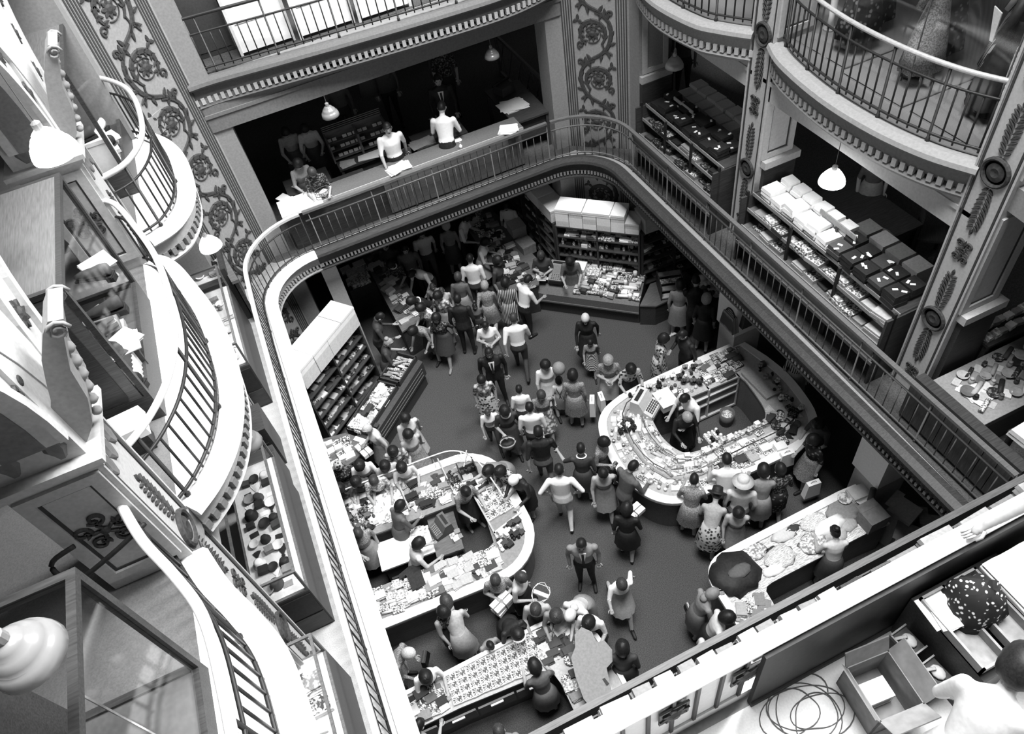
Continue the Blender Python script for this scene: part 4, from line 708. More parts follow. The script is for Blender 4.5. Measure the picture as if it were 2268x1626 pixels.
for k, (px, m, r) in enumerate((((4.45, 4.05), 'lace', (.22, .14)), ((4.75, 3.78), 'textile', (.26, .2)), ((5.05, 4.08), 'offwhite', (.24, .12)), ((5.35, 3.75), 'lace', (.25, .18)), ((5.6, 4.05), 'textile', (.24, .16)), ((5.75, 3.7), 'grey_light', (.2, .14)), ((4.55, 3.65), 'white', (.2, .1)), ((5.2, 4.1), 'charcoal', (.16, .07)), ((6.05, 3.75), 'grey_light', (.16, .12)))):
    heap('fabric_piece', ('crumpled %s cloth ' % {'lace': 'lace', 'textile': 'streaky', 'offwhite': 'cream', 'white': 'white', 'grey_light': 'light grey', 'charcoal': 'blackish'}[m]) + ('left of the dark oval felt', 'beside the dark oval felt', 'along the white edge at mid counter', 'in front of the saleswoman', 'beyond the saleswoman at the white edge', 'right of the saleswoman', 'between black heap and dark felt', 'as a small strip near the white edge', 'at the far end by the slanted post')[k] + ' of the fabric counter', 'cloth', (px[0], px[1], .953), r, .05, m, 10 + k)
fill([(3.66, 2.8), (4.1, 2.8), (4.1, 3.42), (3.66, 3.42)], 8, 4, .952, ['roll', 'folded_cloth'], ['textile', 'print', 'lace', 'grey_light', 'grey'], 'in the striped remnants at the front end of the fabric counter', 'remnants on the fabric counter', rot=.9)
fill([(6.2, 3.9), (6.6, 3.9), (6.6, 4.2), (6.2, 4.2)], 2, 2, .952, ['folded_cloth', 'bowl'], WHITES, 'at the pillar end of the fabric counter', 'white linen by the clad pillar', sc=(1.3, 1.7))
for k, (x, y, s, m) in enumerate(((6.38, 3.62, (.36, .3, .3), 'card'), (7.0, 3.55, (.4, .4, .42), 'grey_light'), (6.75, 3.15, (.5, .36, .36), 'card'), (7.25, 3.2, (.34, .3, .3), 'grey'))):
    t = thing('carton', ('open brown carton nearest the slanted post', 'pale carton behind the fabric counter', 'flat-topped carton by the near gallery rail', 'grey carton in the shade at far right')[k], 'carton', (x, y, .952 if k == 0 else 0.0 if k != 0 else 0)); z = 0 if k == 0 else .55
    piece('carcass', MB().box((0, 0, (s[2] + z) / 2), (s[0], s[1], s[2] + z), .3 * k).mesh('carcass', (m,)), t); piece('flap', MB().box((.0, s[1] * .55, s[2] + z), (s[0] * .95, .14, .012), .3 * k).mesh('flap', (m,)), t)
# slanted post and frame under the clad pillar foot
t = thing('post', 'dark slanting post beside the clad pillar at the fabric counter', 'post', (6.5, 3.82, .953)); piece('upright', MB().tube([(0, 0, 0), (.1, .12, .42)], .05, 8).mesh('upright', ('charcoal',), True), t); piece('foot', MB().box((0, 0, .02), (.2, .14, .04)).mesh('foot', ('charcoal',)), t)
# ---- near counter with trays
no = [(-1.9, 4.56), (-.8, 4.55), (.75, 4.58)] + [(1.0, 4.56), (1.25, 4.45), (1.45, 4.25), (1.56, 4.0), (1.6, 3.7), (1.6, 3.3), (1.6, 2.4)]
ni = [(-1.9, 3.98), (-.8, 3.96), (.55, 3.85)] + [(.6, 3.83), (.64, 3.81), (.68, 3.79), (.7, 3.7), (.72, 3.6), (.72, 3.3), (.72, 2.4)]
cN = thing('counter', 'near shop counter with rows of white trays, bending round at its right end', 'counter', (0, 4, 0)); counter_ring(cN, no, ni, .95, 'wood', 'white_paint', .07, 'grey_light', False)
for k in range(4): MB().box((-1.5 + .62 * k, 3.93 - .04 * k, .70), (.58, .03, .3), -.05).build('drawer', 'wood', cN)
for k in range(4): MB().box((-1.5 + .62 * k, 3.9 - .04 * k, .80), (.2, .03, .04), -.05).build('label_holder', 'white', cN)
fill([(-.85, 4.02), (.55, 3.92), (.7, 4.46), (-.85, 4.46)], 9, 4, .955, ['tray'], ['white', 'white', 'paper'], 'in the grid on the near counter', 'white sample trays on the near counter', jit=.03, drop=0, sc=(.78, .86), number=('tray %s from the left in the %s row of the near counter', 4))
fill([(-1.8, 4.02), (-.9, 4.02), (-.9, 4.46), (-1.8, 4.46)], 6, 4, .955, ['folded_cloth', 'tray', 'packet'], MIX + ['white'], 'at the left end of the near counter', 'packed goods at the left end of the near counter')
fill([(.62, 3.95), (1.3, 3.95), (1.2, 4.42), (.7, 4.48)], 7, 6, .955, ['garment', 'card', 'fan_of_ties', 'packet'], BRIGHT + ['black', 'charcoal'], 'in the jumble at the bend of the near counter', 'jumble at the bend of the near counter', drop=0)
fill([(.78, 2.6), (1.3, 2.6), (1.4, 3.95), (.78, 3.9)], 5, 8, .955, ['garment', 'packet', 'bowl', 'folded_cloth'], MIX + ['black', 'white'], 'on the short wing of the near counter beside the cut-out figures', 'goods on the wing of the near counter')
# flat cut-out of two figures leaning over the wing of the near counter, seen from behind
cut = [(1.31, 3.99), (1.42, 3.87), (1.41, 3.72), (1.53, 3.69), (1.57, 3.54), (1.50, 3.40), (1.38, 3.36), (1.32, 3.14), (1.27, 2.97), (1.12, 2.86), (0.94, 2.96), (0.89, 3.15), (0.92, 3.45), (0.98, 3.69), (1.10, 3.79), (1.17, 3.94)]
t = thing('cutout_figure', 'flat grey cut-out board of two figures leaning over the near counter', 'display board', (1.2, 3.4, 1.0)); mb = MB(); c0 = Vector((1.2, 3.4)); vs = []
for zz in (0, .02): vs += [(p[0] - 1.2, p[1] - 3.4, .40 + zz + .28 * (p[1] - 3.4)) for p in cut]
n = len(cut); mb.add(vs, [tuple(range(n)), tuple(range(n, 2 * n))[::-1]] + [(i, (i + 1) % n, n + (i + 1) % n, n + i) for i in range(n)]); piece('board', mb.mesh('board', ('grey',)), t)
piece('strut', MB().tube([(.0, -.1, .37), (.0, .05, -.03)], .02, 5).mesh('strut', ('wood',)), t); piece('slot', MB().box((.08, -.18, .375), (.04, .12, .012), .2).mesh('slot', ('black',)), t)

# ================================================================ corner shelves, boxes and the counters in front of them
def shelf_unit(A, B, depth, levels, label, m='wood_dark', face=1, h=None):
    """A to B is the open front; the back lies to the left of travel when face=1"""
    A = Vector(A); B = Vector(B); d = B - A; L = d.length; a = math.atan2(d.y, d.x); t = thing('shelf_unit', label, 'shelf', (A.x, A.y, 0), a); top = levels[-1]; f = face
    piece('back_panel', MB().bx(0, L, f * depth - .02 * f, f * depth, 0, top).mesh('back_panel', (m,)), t)
    sd = MB().bx(-.02, .02, 0, f * depth, 0, top).mesh('side_panel', (m,)); nb = max(1, round(L / .8))
    for i in range(nb + 1): piece('side_panel', sd, t, (L * i / nb, 0, 0))
    sh = MB().bx(0, L, 0, f * depth, -.025, 0).mesh('shelf_board', (m,))
    for z in levels: piece('shelf_board', sh, t, (0, 0, z))
    return t, A, B, d.normalized(), Vector((-d.y, d.x)).normalized() * f, L
def stock(info, levels, depth, kinds, mats, where, group, per=.16, rows=1):
    t, A, B, u, n, L = info
    for k, z in enumerate(levels):
        a = A + u * .05 + n * .02; b = B - u * .05 + n * .02
        fill([tuple(a), tuple(b), tuple(b + n * depth), tuple(a + n * depth)], max(2, int(L / per)), rows, z, kinds[k % len(kinds)] if isinstance(kinds[0], list) else kinds, mats, where, group, .12, drop=.08, sc=(.9, 1.25))
def carton(c, s, rz, m, label, group=None, lid=True):
    t = thing('carton', label, 'box', c, rz, group); piece('carcass', MB().box((0, 0, s[2] * .5), (s[0], s[1], s[2])).mesh('carcass', (m,)), t)
    if lid: piece('lid', MB().box((0, 0, s[2] - .02), (s[0] + .012, s[1] + .012, .05)).mesh('lid', (m,)), t)
    return t
# ---- back right: three-sided unit in front of the scroll pillar
LV = [.25, .62, .95, 1.25, 1.52, 1.80, 2.08]
shC = shelf_unit((4.86, 12.0), (6.22, 10.73), .42, LV, 'tall open shelves across the back right corner, white boxes on top'); t, A, B, u, n, L = shC
stock(shC, LV[1:6], .3, [['packet', 'folded_cloth'], ['folded_cloth', 'packet'], ['bottle', 'jar', 'tin'], ['bottle', 'small_box', 'jar'], ['small_box', 'packet', 'garment']], MIX + ['offwhite', 'print', 'lace'], 'on the splayed middle shelves at the back right', 'stock on the splayed middle shelves', .13, 2)
rz = math.atan2(u.y, u.x)
for i in range(6):
    for k in range(2 if i == 5 else 3):
        p = A + u * (.16 + .31 * i) + n * .24; last = k == (1 if i == 5 else 2)
        carton((p.x, p.y, LV[-1] + .135 * k), (.295, .44, .13), rz, 'white' if (i + k) % 3 else 'offwhite', 'white box, %s column from left, %s layer, above the splayed shelves' % (ORDS[i], ('lowest', 'second', 'top')[k]), 'white boxes above the splayed shelves', last)
for i, w in ((.31, .6), (.93, .6), (1.4, .3)):
    p = A + u * i + n * .24; carton((p.x, p.y, LV[-1] + .405), (w, .46, .05), rz, 'white', ('left wide white lid on the wall of boxes', 'middle wide white lid on the wall of boxes', 'right narrower white lid on the wall of boxes')[int(i * 2)], None, False)
shL = shelf_unit((4.72, 14.6), (4.84, 12.12), .4, LV, 'long side shelves running back from the splayed corner shelves'); stock(shL, LV[1:6], .28, ['packet', 'small_box', 'folded_cloth'], MIX, 'on the left side shelves running away at the back', 'stock on the side shelves at the back', .17, 1)
t, A, B, u, n, L = shL; rz = math.atan2(u.y, u.x)
for i in range(4):
    p = A + u * (.3 + .62 * i) + n * .22; carton((p.x, p.y, LV[-1]), (.58, .44, .30), rz, 'offwhite' if i % 2 else 'white', ('farthest', 'second farthest', 'third', 'nearest')[i] + ' long pale box on the side shelves running back')
shR = shelf_unit((6.30, 10.70), (7.9, 10.62), .42, LV, 'right-hand shelves beside the splayed corner shelves, grey boxes on top'); stock(shR, LV[1:6], .3, [['packet', 'small_box'], ['folded_cloth'], ['packet', 'tin'], ['garment', 'packet'], ['bottle']], DARK + ['grey_light', 'offwhite'], 'on the right-hand shelves at the back right', 'stock on the right-hand shelves', .15, 1)
for i, (w, m) in enumerate(((.5, 'grey_light'), (.5, 'offwhite'), (.45, 'grey'))): carton((6.62 + .54 * i, 10.92, LV[-1]), (w, .5, .36), -.05 + .1 * i, m, ('left grey box', 'middle pale box', 'right grey box')[i] + ' on the right-hand corner shelves')
# counter in front, with a low dark front
F0, F1 = Vector((4.08, 11.82)), Vector((5.89, 10.17)); u = (F1 - F0).normalized(); n = Vector((-u.y, u.x)); t = thing('counter', 'dark splayed counter with sloping display in front of the back right shelves', 'counter', ((F0 + F1) / 2).to_3d()); P = lambda a, b: F0 + u * a + n * b; L = (F1 - F0).length
def prof(t, a0, a1, pr, nm, m):
    mb = MB(); k = len(pr); vs = []
    for a in (a0, a1):
        for b, z in pr: q = P(a, b); vs.append((q.x, q.y, z))
    mb.add(vs, [tuple(range(k)), tuple(range(k, 2 * k))[::-1]] + [(i, (i + 1) % k, k + (i + 1) % k, k + i) for i in range(k)]); return mb.build(nm, m, t)
prof(t, 0, L, [(0.06, 0), (0.06, .36), (.7, .36), (.7, 0)], 'plinth', 'wood_dark'); prof(t, 0, L, [(0, .38), (0, .60), (.08, .66), (.74, .88), (.78, .88), (.78, .38)], 'carcass', 'wood'); prof(t, 0, L, [(-.02, .36), (-.02, .40), (.1, .40), (.1, .36)], 'moulding', 'wood')
q = [tuple(P(a, b)) for a, b in ((.95, .06), (L - .05, .06), (L - .05, .72), (.95, .72))]; fill(q, 11, 6, .67, ['packet', 'small_box', 'card', 'roll', 'tin'], BRIGHT + ['print', 'grey_light'], 'on the splayed counter before the white boxes', 'goods on the splayed counter', zq=.89, drop=.0, sc=(1.0, 1.4))
for k, (a, z) in enumerate(((.98, .885), (.98, 1.0), (1.3, .885))):
    q = P(a, .55); carton((q.x, q.y, z), (.26, .3, .11), math.atan2(u.y, u.x), 'white' if k < 2 else 'lace', ('lower white box of the pile beside the till', 'topmost white box of the pile beside the till', 'lacy carton right of the pile beside the till')[k])
q = P(.5, .4); register(q.x, q.y, .80, math.degrees(math.atan2(u.y, u.x)) + 180, 'grey cash register on the splayed counter at the back', True, 1.0, 'grey')
fill([tuple(P(a, b)) for a, b in ((.0, .1), (.3, .1), (.3, .75), (.0, .75))], 3, 4, .885, ['packet', 'garment', 'card'], WHITES, 'left of the till on the splayed counter', 'white papers left of the back till')
t = thing('counter', 'low dark counter wing right of the splayed counter, with a tilted tray display', 'counter', (6.5, 10.3, 0)); MB().prism([(5.92, 10.17), (6.2, 9.98), (6.8, 10.0), (7.3, 10.3), (7.3, 10.55), (6.45, 10.62)], 0, .60).build('carcass', 'wood_dark', t); MB().prism([(5.90, 10.15), (6.2, 9.95), (6.82, 9.97), (7.34, 10.28), (7.34, 10.56), (6.45, 10.63)], .60, .64).build('worktop', 'wood', t)
t = thing('tray_rack', 'tilted rack of flat trays on the low counter wing at the back right', 'rack', (6.72, 10.2, .64), -.35)
for k in range(4): piece('tray', MB().box((0, -.2 + .14 * k, .05 + .09 * k), (.5, .13, .03)).mesh('tray', (['offwhite', 'grey_light', 'lace', 'grey'][k],)), t)
piece('frame', MB().bx(-.27, -.25, -.28, .3, 0, .38).bx(.25, .27, -.28, .3, 0, .38).mesh('frame', ('wood_dark',)), t)
t = thing('counter', 'round dark counter heaped with gifts beside the first clad pillar', 'counter', (7.4, 9.7, 0)); MB().lathe([(.55, 0), (.55, .8), (.62, .82), (.62, .86), (0, .87)], (7.5, 9.6, 0), 20).build('drum', 'wood_dark', t)
fill([(7.1, 9.3), (7.9, 9.3), (7.9, 9.95), (7.1, 9.95)], 6, 5, .87, ['flower_pot', 'bowl', 'small_box', 'garment', 'cap'], DARK + ['lace', 'white', 'offwhite'], 'heaped on the round dark counter by the clad pillar', 'gifts on the round dark counter', sc=(1.1, 1.7))
# ---- back left: shelves under long white boxes
LW = [.3, .68, 1.02, 1.34, 1.66, 2.0]
shD = shelf_unit((-1.36, 10.36), (.07, 11.53), .42, LW, 'tall dark shelves of books at the back left under white boxes'); stock(shD, LW[1:5] + LW[:1], .3, ['book', 'packet', 'book'], DARK + ['grey_light', 'grey_light', 'offwhite', 'white'], 'on the dark shelves at the back left', 'books on the back left shelves', .10, 1)
t, A, B, u, n, L = shD; rz = math.atan2(u.y, u.x)
for i, w in enumerate((.44, .44, .46, .46)):
    p = A + u * (.24 + .46 * i) + n * .22
    for k in range(3): carton((p.x, p.y, LW[-1] + .17 * k), (w, .56, .165), rz, 'white' if k == 2 else 'offwhite', 'white box, %s column from the near end, %s layer, above the book shelves' % (ORDS[i], ('lowest', 'second', 'top')[k]), 'white boxes above the back left shelves', k == 2)
p = A + n * .3 - u * .12; carton((p.x - .1, p.y + .1, 1.6), (.3, .5, .34), rz, 'card', 'grey carton at the near end of the white boxes on the left')
F0, F1 = Vector((-.56, 9.55)), Vector((1.02, 10.98)); u = (F1 - F0).normalized(); n = Vector((-u.y, u.x)); L = (F1 - F0).length
t = thing('counter', 'long dark counter with two open display trays before the back left book shelves', 'counter', ((F0 + F1) / 2).to_3d()); prof(t, 0, L, [(.06, 0), (.06, .4), (.6, .4), (.6, 0)], 'plinth', 'wood_dark'); prof(t, 0, L, [(0, .38), (0, .78), (.10, .82), (.6, .86), (.62, .86), (.62, .38)], 'carcass', 'wood_dark')
for a0, a1 in ((.0, 1.28), (1.34, L - .02)):
    for b in ((.10, .13), (.57, .60)): prof(t, a0, a1, [(b[0], .8), (b[0], .95), (b[1], .95), (b[1], .8)], 'tray_side', 'wood_dark')
    for a in (a0, a1 - .03): prof(t, a, a + .03, [(.10, .8), (.10, .95), (.60, .95), (.60, .8)], 'tray_end', 'wood_dark')
for k in range(3): prof(t, .1, L - .1, [(-.012, .45 + .1 * k), (-.012, .46 + .1 * k), (0, .46 + .1 * k), (0, .45 + .1 * k)], 'groove', 'wood')
fill([tuple(P(a, b)) for a, b in ((.25, .15), (1.22, .15), (1.22, .55), (.25, .55))], 8, 4, .86, ['garment', 'packet', 'fan_of_ties', 'small_box'], BRIGHT + ['print', 'lace'], 'in the nearer tray before the back left shelves', 'jumble in the back left tray', drop=0)
fill([tuple(P(a, b)) for a, b in ((.05, .15), (.25, .15), (.25, .55), (.05, .55))], 2, 4, .86, ['folded_cloth'], ['white', 'lace'], 'at the near end of the tray before the back left shelves', 'white cloths in the back left tray', drop=0)
fill([tuple(P(a, b)) for a, b in ((1.42, .15), (2.05, .15), (2.05, .55), (1.42, .55))], 6, 3, .86, ['roll', 'packet'], ['grey_light', 'white', 'grey', 'print'], 'in the farther tray before the back left shelves', 'rolls in the farther back left tray', rot=1.57, drop=0)
t = thing('counter', 'small curved counter with shoe boxes under the left walkway edge', 'counter', (-1.2, 9.6, 0)); cv = [(-1.75, 10.1), (-1.75, 9.2), (-1.35, 9.12), (-1.0, 9.2), (-.72, 9.38), (-.6, 9.5), (-1.0, 9.95)]; MB().prism(cv, 0, .8).build('carcass', 'wood_dark', t); MB().prism([(p[0] * 1.02, p[1] - .02) for p in cv], .8, .84).build('worktop', 'wood', t)
fill([(-1.62, 9.22), (-1.0, 9.24), (-.95, 9.75), (-1.62, 9.95)], 4, 4, .842, ['small_box', 'packet'], ['white', 'white', 'paper', 'print'], 'in the rows on the small curved counter at left', 'shoe boxes on the small curved counter', sc=(1.2, 1.5), jit=.1)
t = thing('cabinet', 'small dark cabinet with pale lids between curved counter and long tray counter', 'cabinet', (-.72, 9.72, 0)); MB().box((-.62, 9.66, .42), (.34, .4, .84), .72).build('carcass', 'wood_dark', t)
for k in range(3): MB().box((-.78 + .16 * k, 9.58 + .14 * k, .85), (.10, .3, .03), .72).build('lid', ('white', 'black', 'charcoal')[k], t)
# ---- counters under the back gallery
t = thing('counter', 'dark counter with papers under the back gallery, left of the passage', 'counter', (1.2, 13.3, 0)); MB().prism([(.92, 12.0), (1.5, 12.15), (1.42, 15.2), (.85, 15.2)], 0, .86).build('carcass', 'wood_dark', t); MB().prism([(.9, 11.96), (1.54, 12.12), (1.46, 15.24), (.82, 15.24)], .86, .90).build('worktop', 'wood', t)
fill([(.98, 12.15), (1.46, 12.25), (1.4, 15.1), (.92, 15.1)], 3, 14, .902, ['packet', 'card', 'garment', 'small_box'], ['white', 'offwhite', 'lace', 'grey_light', 'grey', 'print', 'charcoal'], 'on the counter left of the passage under the back gallery', 'goods left of the passage', sc=(1.1, 1.7))
t = thing('counter', 'dark counter of small wares under the back gallery, right of the passage', 'counter', (3.9, 13.2, 0)); MB().prism([(3.5, 11.9), (4.15, 11.75), (4.5, 12.4), (4.3, 15.2), (3.55, 15.2)], 0, .86).build('carcass', 'wood_dark', t); MB().prism([(3.47, 11.86), (4.18, 11.71), (4.53, 12.4), (4.33, 15.24), (3.52, 15.24)], .86, .90).build('worktop', 'wood', t)
fill([(3.6, 12.0), (4.15, 11.9), (4.2, 15.1), (3.62, 15.1)], 5, 17, .902, ['packet', 'card', 'small_box', 'garment', 'bowl'], DARK + ['white', 'offwhite', 'lace', 'print'], 'on the counter right of the passage under the back gallery', 'small wares right of the passage', sc=(.9, 1.3))
carton((4.45, 13.0, .86), (.34, .4, .26), .1, 'card', 'open brown carton behind the counter under the back gallery'); carton((4.52, 13.7, .86), (.36, .4, .3), 0, 'grey_light', 'grey carton farther back behind the counter under the back gallery')
t = thing('crate', 'dark bin of light folded cloths deep under the back gallery', 'crate', (.55, 14.5, 0)); MB().bx(.2, .85, 14.1, 15.0, 0, .75).build('carcass', 'wood_dark', t)
fill([(.25, 14.15), (.8, 14.15), (.8, 14.95), (.25, 14.95)], 2, 5, .752, ['folded_cloth'], ['lace', 'textile', 'offwhite'], 'in the dark bin deep under the back gallery', 'cloths in the dark bin', sc=(1.3, 1.6), drop=0)
structure(MB().bx(-.2, .12, 12.38, 12.9, 0, 3.3).build('trim_7', 'plaster'))
# handbag on the clad pillar and balloon
def bag(loc, label, s=1.0, m='print_dark', rz=0.0):
    t = thing('handbag', label, 'bag', loc, rz); t.scale = (s, s, s); piece('pouch', MB().box((0, 0, .15), (.34, .12, .3), 0, 0, .75).mesh('pouch', (m,)), t); piece('handle', MB().tube([(.10 * math.cos(q * math.pi / 8), 0, .3 + .10 * math.sin(q * math.pi / 8)) for q in range(9)], .012, 5).mesh('handle', ('black',), True), t); return t
bag((6.60, 7.95, 1.55), 'black and white checked handbag hung on the clad pillar', 1.25, 'plaid', 1.57); bag((6.95, 7.80, 1.6), 'plain dark handbag hung on the shaded side of the clad pillar', 1.2, 'charcoal')

# ================================================================ the crowd: pixel-read places turned into floor positions
HB, HN, HL, HG = 'hair_black', 'hair_brown', 'hair_light', 'hair_grey'
def W_(pp, pose, hair, hc, top, sk, label, low=None, **k): return person(*pp, pose, 'w', hair, hc, top, low, label, skirt=sk, **k)
def M_(pp, pose, top, low, label, hair='short', hc=HB, **k): return person(*pp, pose, 'm', hair, hc, top, low, label, **k)
def child(pp, pose, top, low, label, hair='short', hc=HB, sk=None, **k): return person(*pp, pose, 'w', hair, hc, top, low, label, skirt=sk, **k)
# under the back gallery and round the back counters
M_((2.26, 14.03, 0.0, 176, 1.72), 'walk', 'offwhite', 'charcoal', 'man in pale short-sleeved shirt walking out from under the back gallery')
W_((2.93, 14.13, 0.0, -18, 1.62), 'stand', 'puff', HG, 'grey', 'charcoal', 'grey-haired woman with a shoulder strap standing under the back gallery')
M_((3.39, 14.00, 0.0, -129, 1.72), 'reach', 'white', 'black', 'man in white shirt leaning over the small-wares counter under the back gallery')
W_((3.50, 13.07, 0.0, -127, 1.60), 'reach', 'puff', HB, 'white', 'offwhite', 'woman in pale dress at the small-wares counter right of the passage')
W_((3.47, 12.20, 0.0, -134, 1.66), 'stand', 'puff', HB, 'charcoal', 'charcoal', 'stout woman in black dress facing the small-wares counter')
M_((2.94, 12.57, 0.0, -25, 1.72), 'stand', 'white', 'charcoal', 'man in white shirt seen from behind in the passage crowd')
W_((4.45, 13.98, 0.0, 145, 1.62), 'stand', 'bob', HB, 'white', 'white', 'saleswoman in a long white coat behind the small-wares counter')
M_((1.67, 13.05, 0.0, 126, 1.70), 'lean', 'white', 'charcoal', 'man in white shirt bending over the papers left of the passage')
W_((2.51, 12.28, 0.0, -29, 1.60), 'stand', 'bob', HN, 'grey_dark', 'grey', 'woman in grey dress with a dark handbag in the passage crowd')
W_((2.90, 11.72, 0.0, -25, 1.58), 'walk', 'bob', HL, 'tweed', 'tweed', 'fair-haired woman in mottled dress walking away from the viewer')
W_((3.38, 11.47, 0.0, -28, 1.62), 'stand', 'puff', HB, 'stripes', 'stripes', 'woman in dark striped dress beside the white-shirted customer')
M_((3.74, 11.29, 0.0, -74, 1.72), 'reach', 'white', 'black', 'man in white overshirt paying at the end of the splayed counter')
W_((4.41, 11.95, 0.0, 150, 1.58), 'fold', 'bob', HN, 'charcoal', 'charcoal', 'saleswoman with folded arms left of the back till')
W_((4.87, 11.41, 0.0, 153, 1.60), 'reach', 'puff', HB, 'grey_dark', 'grey_dark', 'dark-haired saleswoman behind the splayed counter')
W_((6.50, 9.47, 0.0, -40, 1.60), 'stand', 'puff', HB, 'grey', 'grey', 'woman in grey coat and white shoes at the round gift counter', shoe='white')
M_((6.75, 9.36, 0.0, -30, 1.72), 'reach', 'black', 'black', 'man in dark suit bending to the round gift counter', sleeve='long')
W_((6.70, 8.86, 0.0, -48, 1.60), 'stand', 'puff', HL, 'black', 'black', 'fair-haired woman in black beside the checked handbag')
W_((4.33, 9.64, 0.0, 150, 1.62), 'walk', 'scarf', 'offwhite', 'black', 'black', 'woman in headscarf and black dress walking towards the viewer', sleeve='long')
child((4.27, 9.36, 0.0, 152, 1.15), 'walk', 'tweed', None, 'child in patterned dress held in front of the headscarf woman', 'bob', HB, 'plaid')
W_((5.39, 8.35, 0.0, -110, 1.60), 'point', 'puff', HB, 'floral', 'floral', 'woman in floral dress talking to the man in black')
M_((5.71, 8.18, 0.0, 96, 1.72), 'carry', 'black', 'black', 'man in black jacket holding a pale packet by the oval counter', sleeve='long')
M_((3.02, 10.30, 0.0, -20, 1.75), 'walk', 'white', 'charcoal', 'man in white shirt and dark trousers walking away in the middle of the hall', hc=HN)
W_((2.46, 10.54, 0.0, 160, 1.62), 'fold', 'short', HB, 'white', 'tweed', 'woman in white blouse standing right behind the man in the dark suit')
M_((2.20, 9.66, 0.0, 164, 1.78), 'stand', 'black', 'black', 'man in dark suit, white shirt and tie facing the viewer', sleeve='long', extra=('tie',))
W_((1.83, 9.24, 0.0, 167, 1.58), 'stand', 'bob', HB, 'floral_light', 'floral', 'woman in short dark floral dress below the man in the dark suit')
child((1.67, 8.64, 0.0, 167, 1.32), 'walk', 'white', 'charcoal', 'boy in white T-shirt and shorts walking beside the basket woman', 'short', HN)
wb = W_((1.92, 8.26, 0.0, 168, 1.64), 'carry', 'puff', HB, 'charcoal', 'charcoal', 'woman in dark dress with white collar carrying a basket', extra=('collar',))
child((2.41, 8.77, 0.0, -21, 1.42), 'stand', 'white', 'charcoal', 'boy in white shirt seen from behind, above the central group', 'short', HB)
w2 = M_((2.36, 8.11, 0.0, -21, 1.64), 'stand', 'white', 'charcoal', 'slim person in white shirt with a white bag in the central group', sleeve='long')
W_((2.69, 8.31, 0.0, 163, 1.58), 'walk', 'bob', HN, 'tweed', 'floral_light', 'woman in light patterned dress striding in the central group')
W_((3.07, 8.90, 0.0, 167, 1.62), 'walk', 'puff', HB, 'white', 'offwhite', 'woman in white blouse holding a child by the hand near the balloon')
child((3.26, 8.78, 0.0, -28, 1.15), 'stand', 'white', None, 'small child in white blouse with crossed braces under the balloon', 'puff', HB, 'grey', extra=('braces',))
wl = W_((3.42, 8.42, 0.0, -29, 1.62), 'stand', 'puff', HB, 'tweed', 'tweed', 'lady in grey suit seen from behind carrying two paper bags')
W_((4.17, 8.38, 0.0, 153, 1.64), 'fold', 'puff', HL, 'tweed', 'grey_light', 'fair-haired lady in light dress with arms crossed near the oval counter')
W_((4.47, 8.03, 0.0, 165, 1.60), 'reach', 'puff', HB, 'floral', 'charcoal', 'dark-haired woman reaching to the far left end of the oval counter')
m35 = M_((2.24, 7.45, 0.0, -20, 1.76), 'walk', 'black', 'grey_dark', 'broad man in black pullover seen from behind below the central group')
W_((2.77, 6.83, 0.0, -26, 1.64), 'point', 'short', HB, 'charcoal', 'charcoal', 'woman in dark pleated dress with white collar walking away', extra=('collar',))
w37 = W_((3.43, 6.78, 0.0, -147, 1.58), 'carry', 'puff', HB, 'tweed', 'charcoal', 'woman in speckled jacket with a dark purse at the left end of the oval counter', sleeve='long')
M_((3.37, 6.06, 0.0, -75, 1.70), 'reach', 'grey_dark', 'grey_dark', 'man in grey jacket at the rounded near end of the oval counter', sleeve='long')
M_((2.22, 6.57, 0.0, -25, 1.72), 'hips', 'white', 'offwhite', 'man all in white with hands on hips in the lower middle of the hall')
W_((2.88, 6.21, 0.0, 159, 1.60), 'walk', 'bob', HB, 'grey_light', 'grey', 'woman in grey dress hurrying past the rounded end of the oval counter')
w41 = W_((2.89, 5.42, 0.0, -35, 1.62), 'carry', 'puff', HB, 'black', 'black', 'woman in black dress clutching a white parcel near the oval counter')
M_((1.92, 5.16, 0.0, 155, 1.72), 'stand', 'grey', 'black', 'man in grey shirt and tie standing alone in the lower hall', sleeve='long', extra=('tie',))
W_((2.19, 4.35, 0.0, 168, 1.55), 'run', 'bob', HN, 'white', 'grey_light', 'girl in white blouse running across the lower hall')
w44 = W_((0.83, 5.14, 0.0, -139, 1.62), 'carry', 'bob', HN, 'offwhite', 'black', 'woman in pale blouse and black skirt holding a coil of cord')
w45 = W_((0.46, 5.29, 0.0, 167, 1.60), 'fold', 'long', HN, 'tweed', 'grey', 'long-haired woman with wrapped packages below the left island')
W_((0.83, 4.59, 0.0, 158, 1.60), 'reach', 'bob', HN, 'grey_light', 'grey', 'woman in light grey top facing the bend of the near counter')
W_((1.06, 4.35, 0.0, 157, 1.62), 'reach', 'puff', HN, 'grey', 'grey_dark', 'large-haired woman leaning over the bend of the near counter')
W_((1.28, 4.32, 0.0, 129, 1.62), 'lean', 'scarf', 'offwhite', 'offwhite', 'grey', 'woman in pale headscarf stooping behind the large-haired woman')
W_((1.45, 4.04, 0.0, 140, 1.60), 'reach', 'puff', HB, 'white', 'charcoal', 'woman with white collar beside the cut-out figures', extra=('collar',))
W_((0.42, 4.43, 0.0, -172, 1.60), 'lean', 'puff', HB, 'black', 'black', 'woman in black with a white hairband at the near counter', extra=('band',))
child((-0.02, 4.54, 0.0, -171, 1.25), 'reach', 'grey', None, 'child peering onto the near counter between two women', 'short', HB, 'grey')
W_((-0.43, 5.06, 0.0, -155, 1.60), 'walk', 'puff', HB, 'print_dark', 'charcoal', 'dark-haired woman with bare arms walking between the left island and the near counter', sleeve='none')
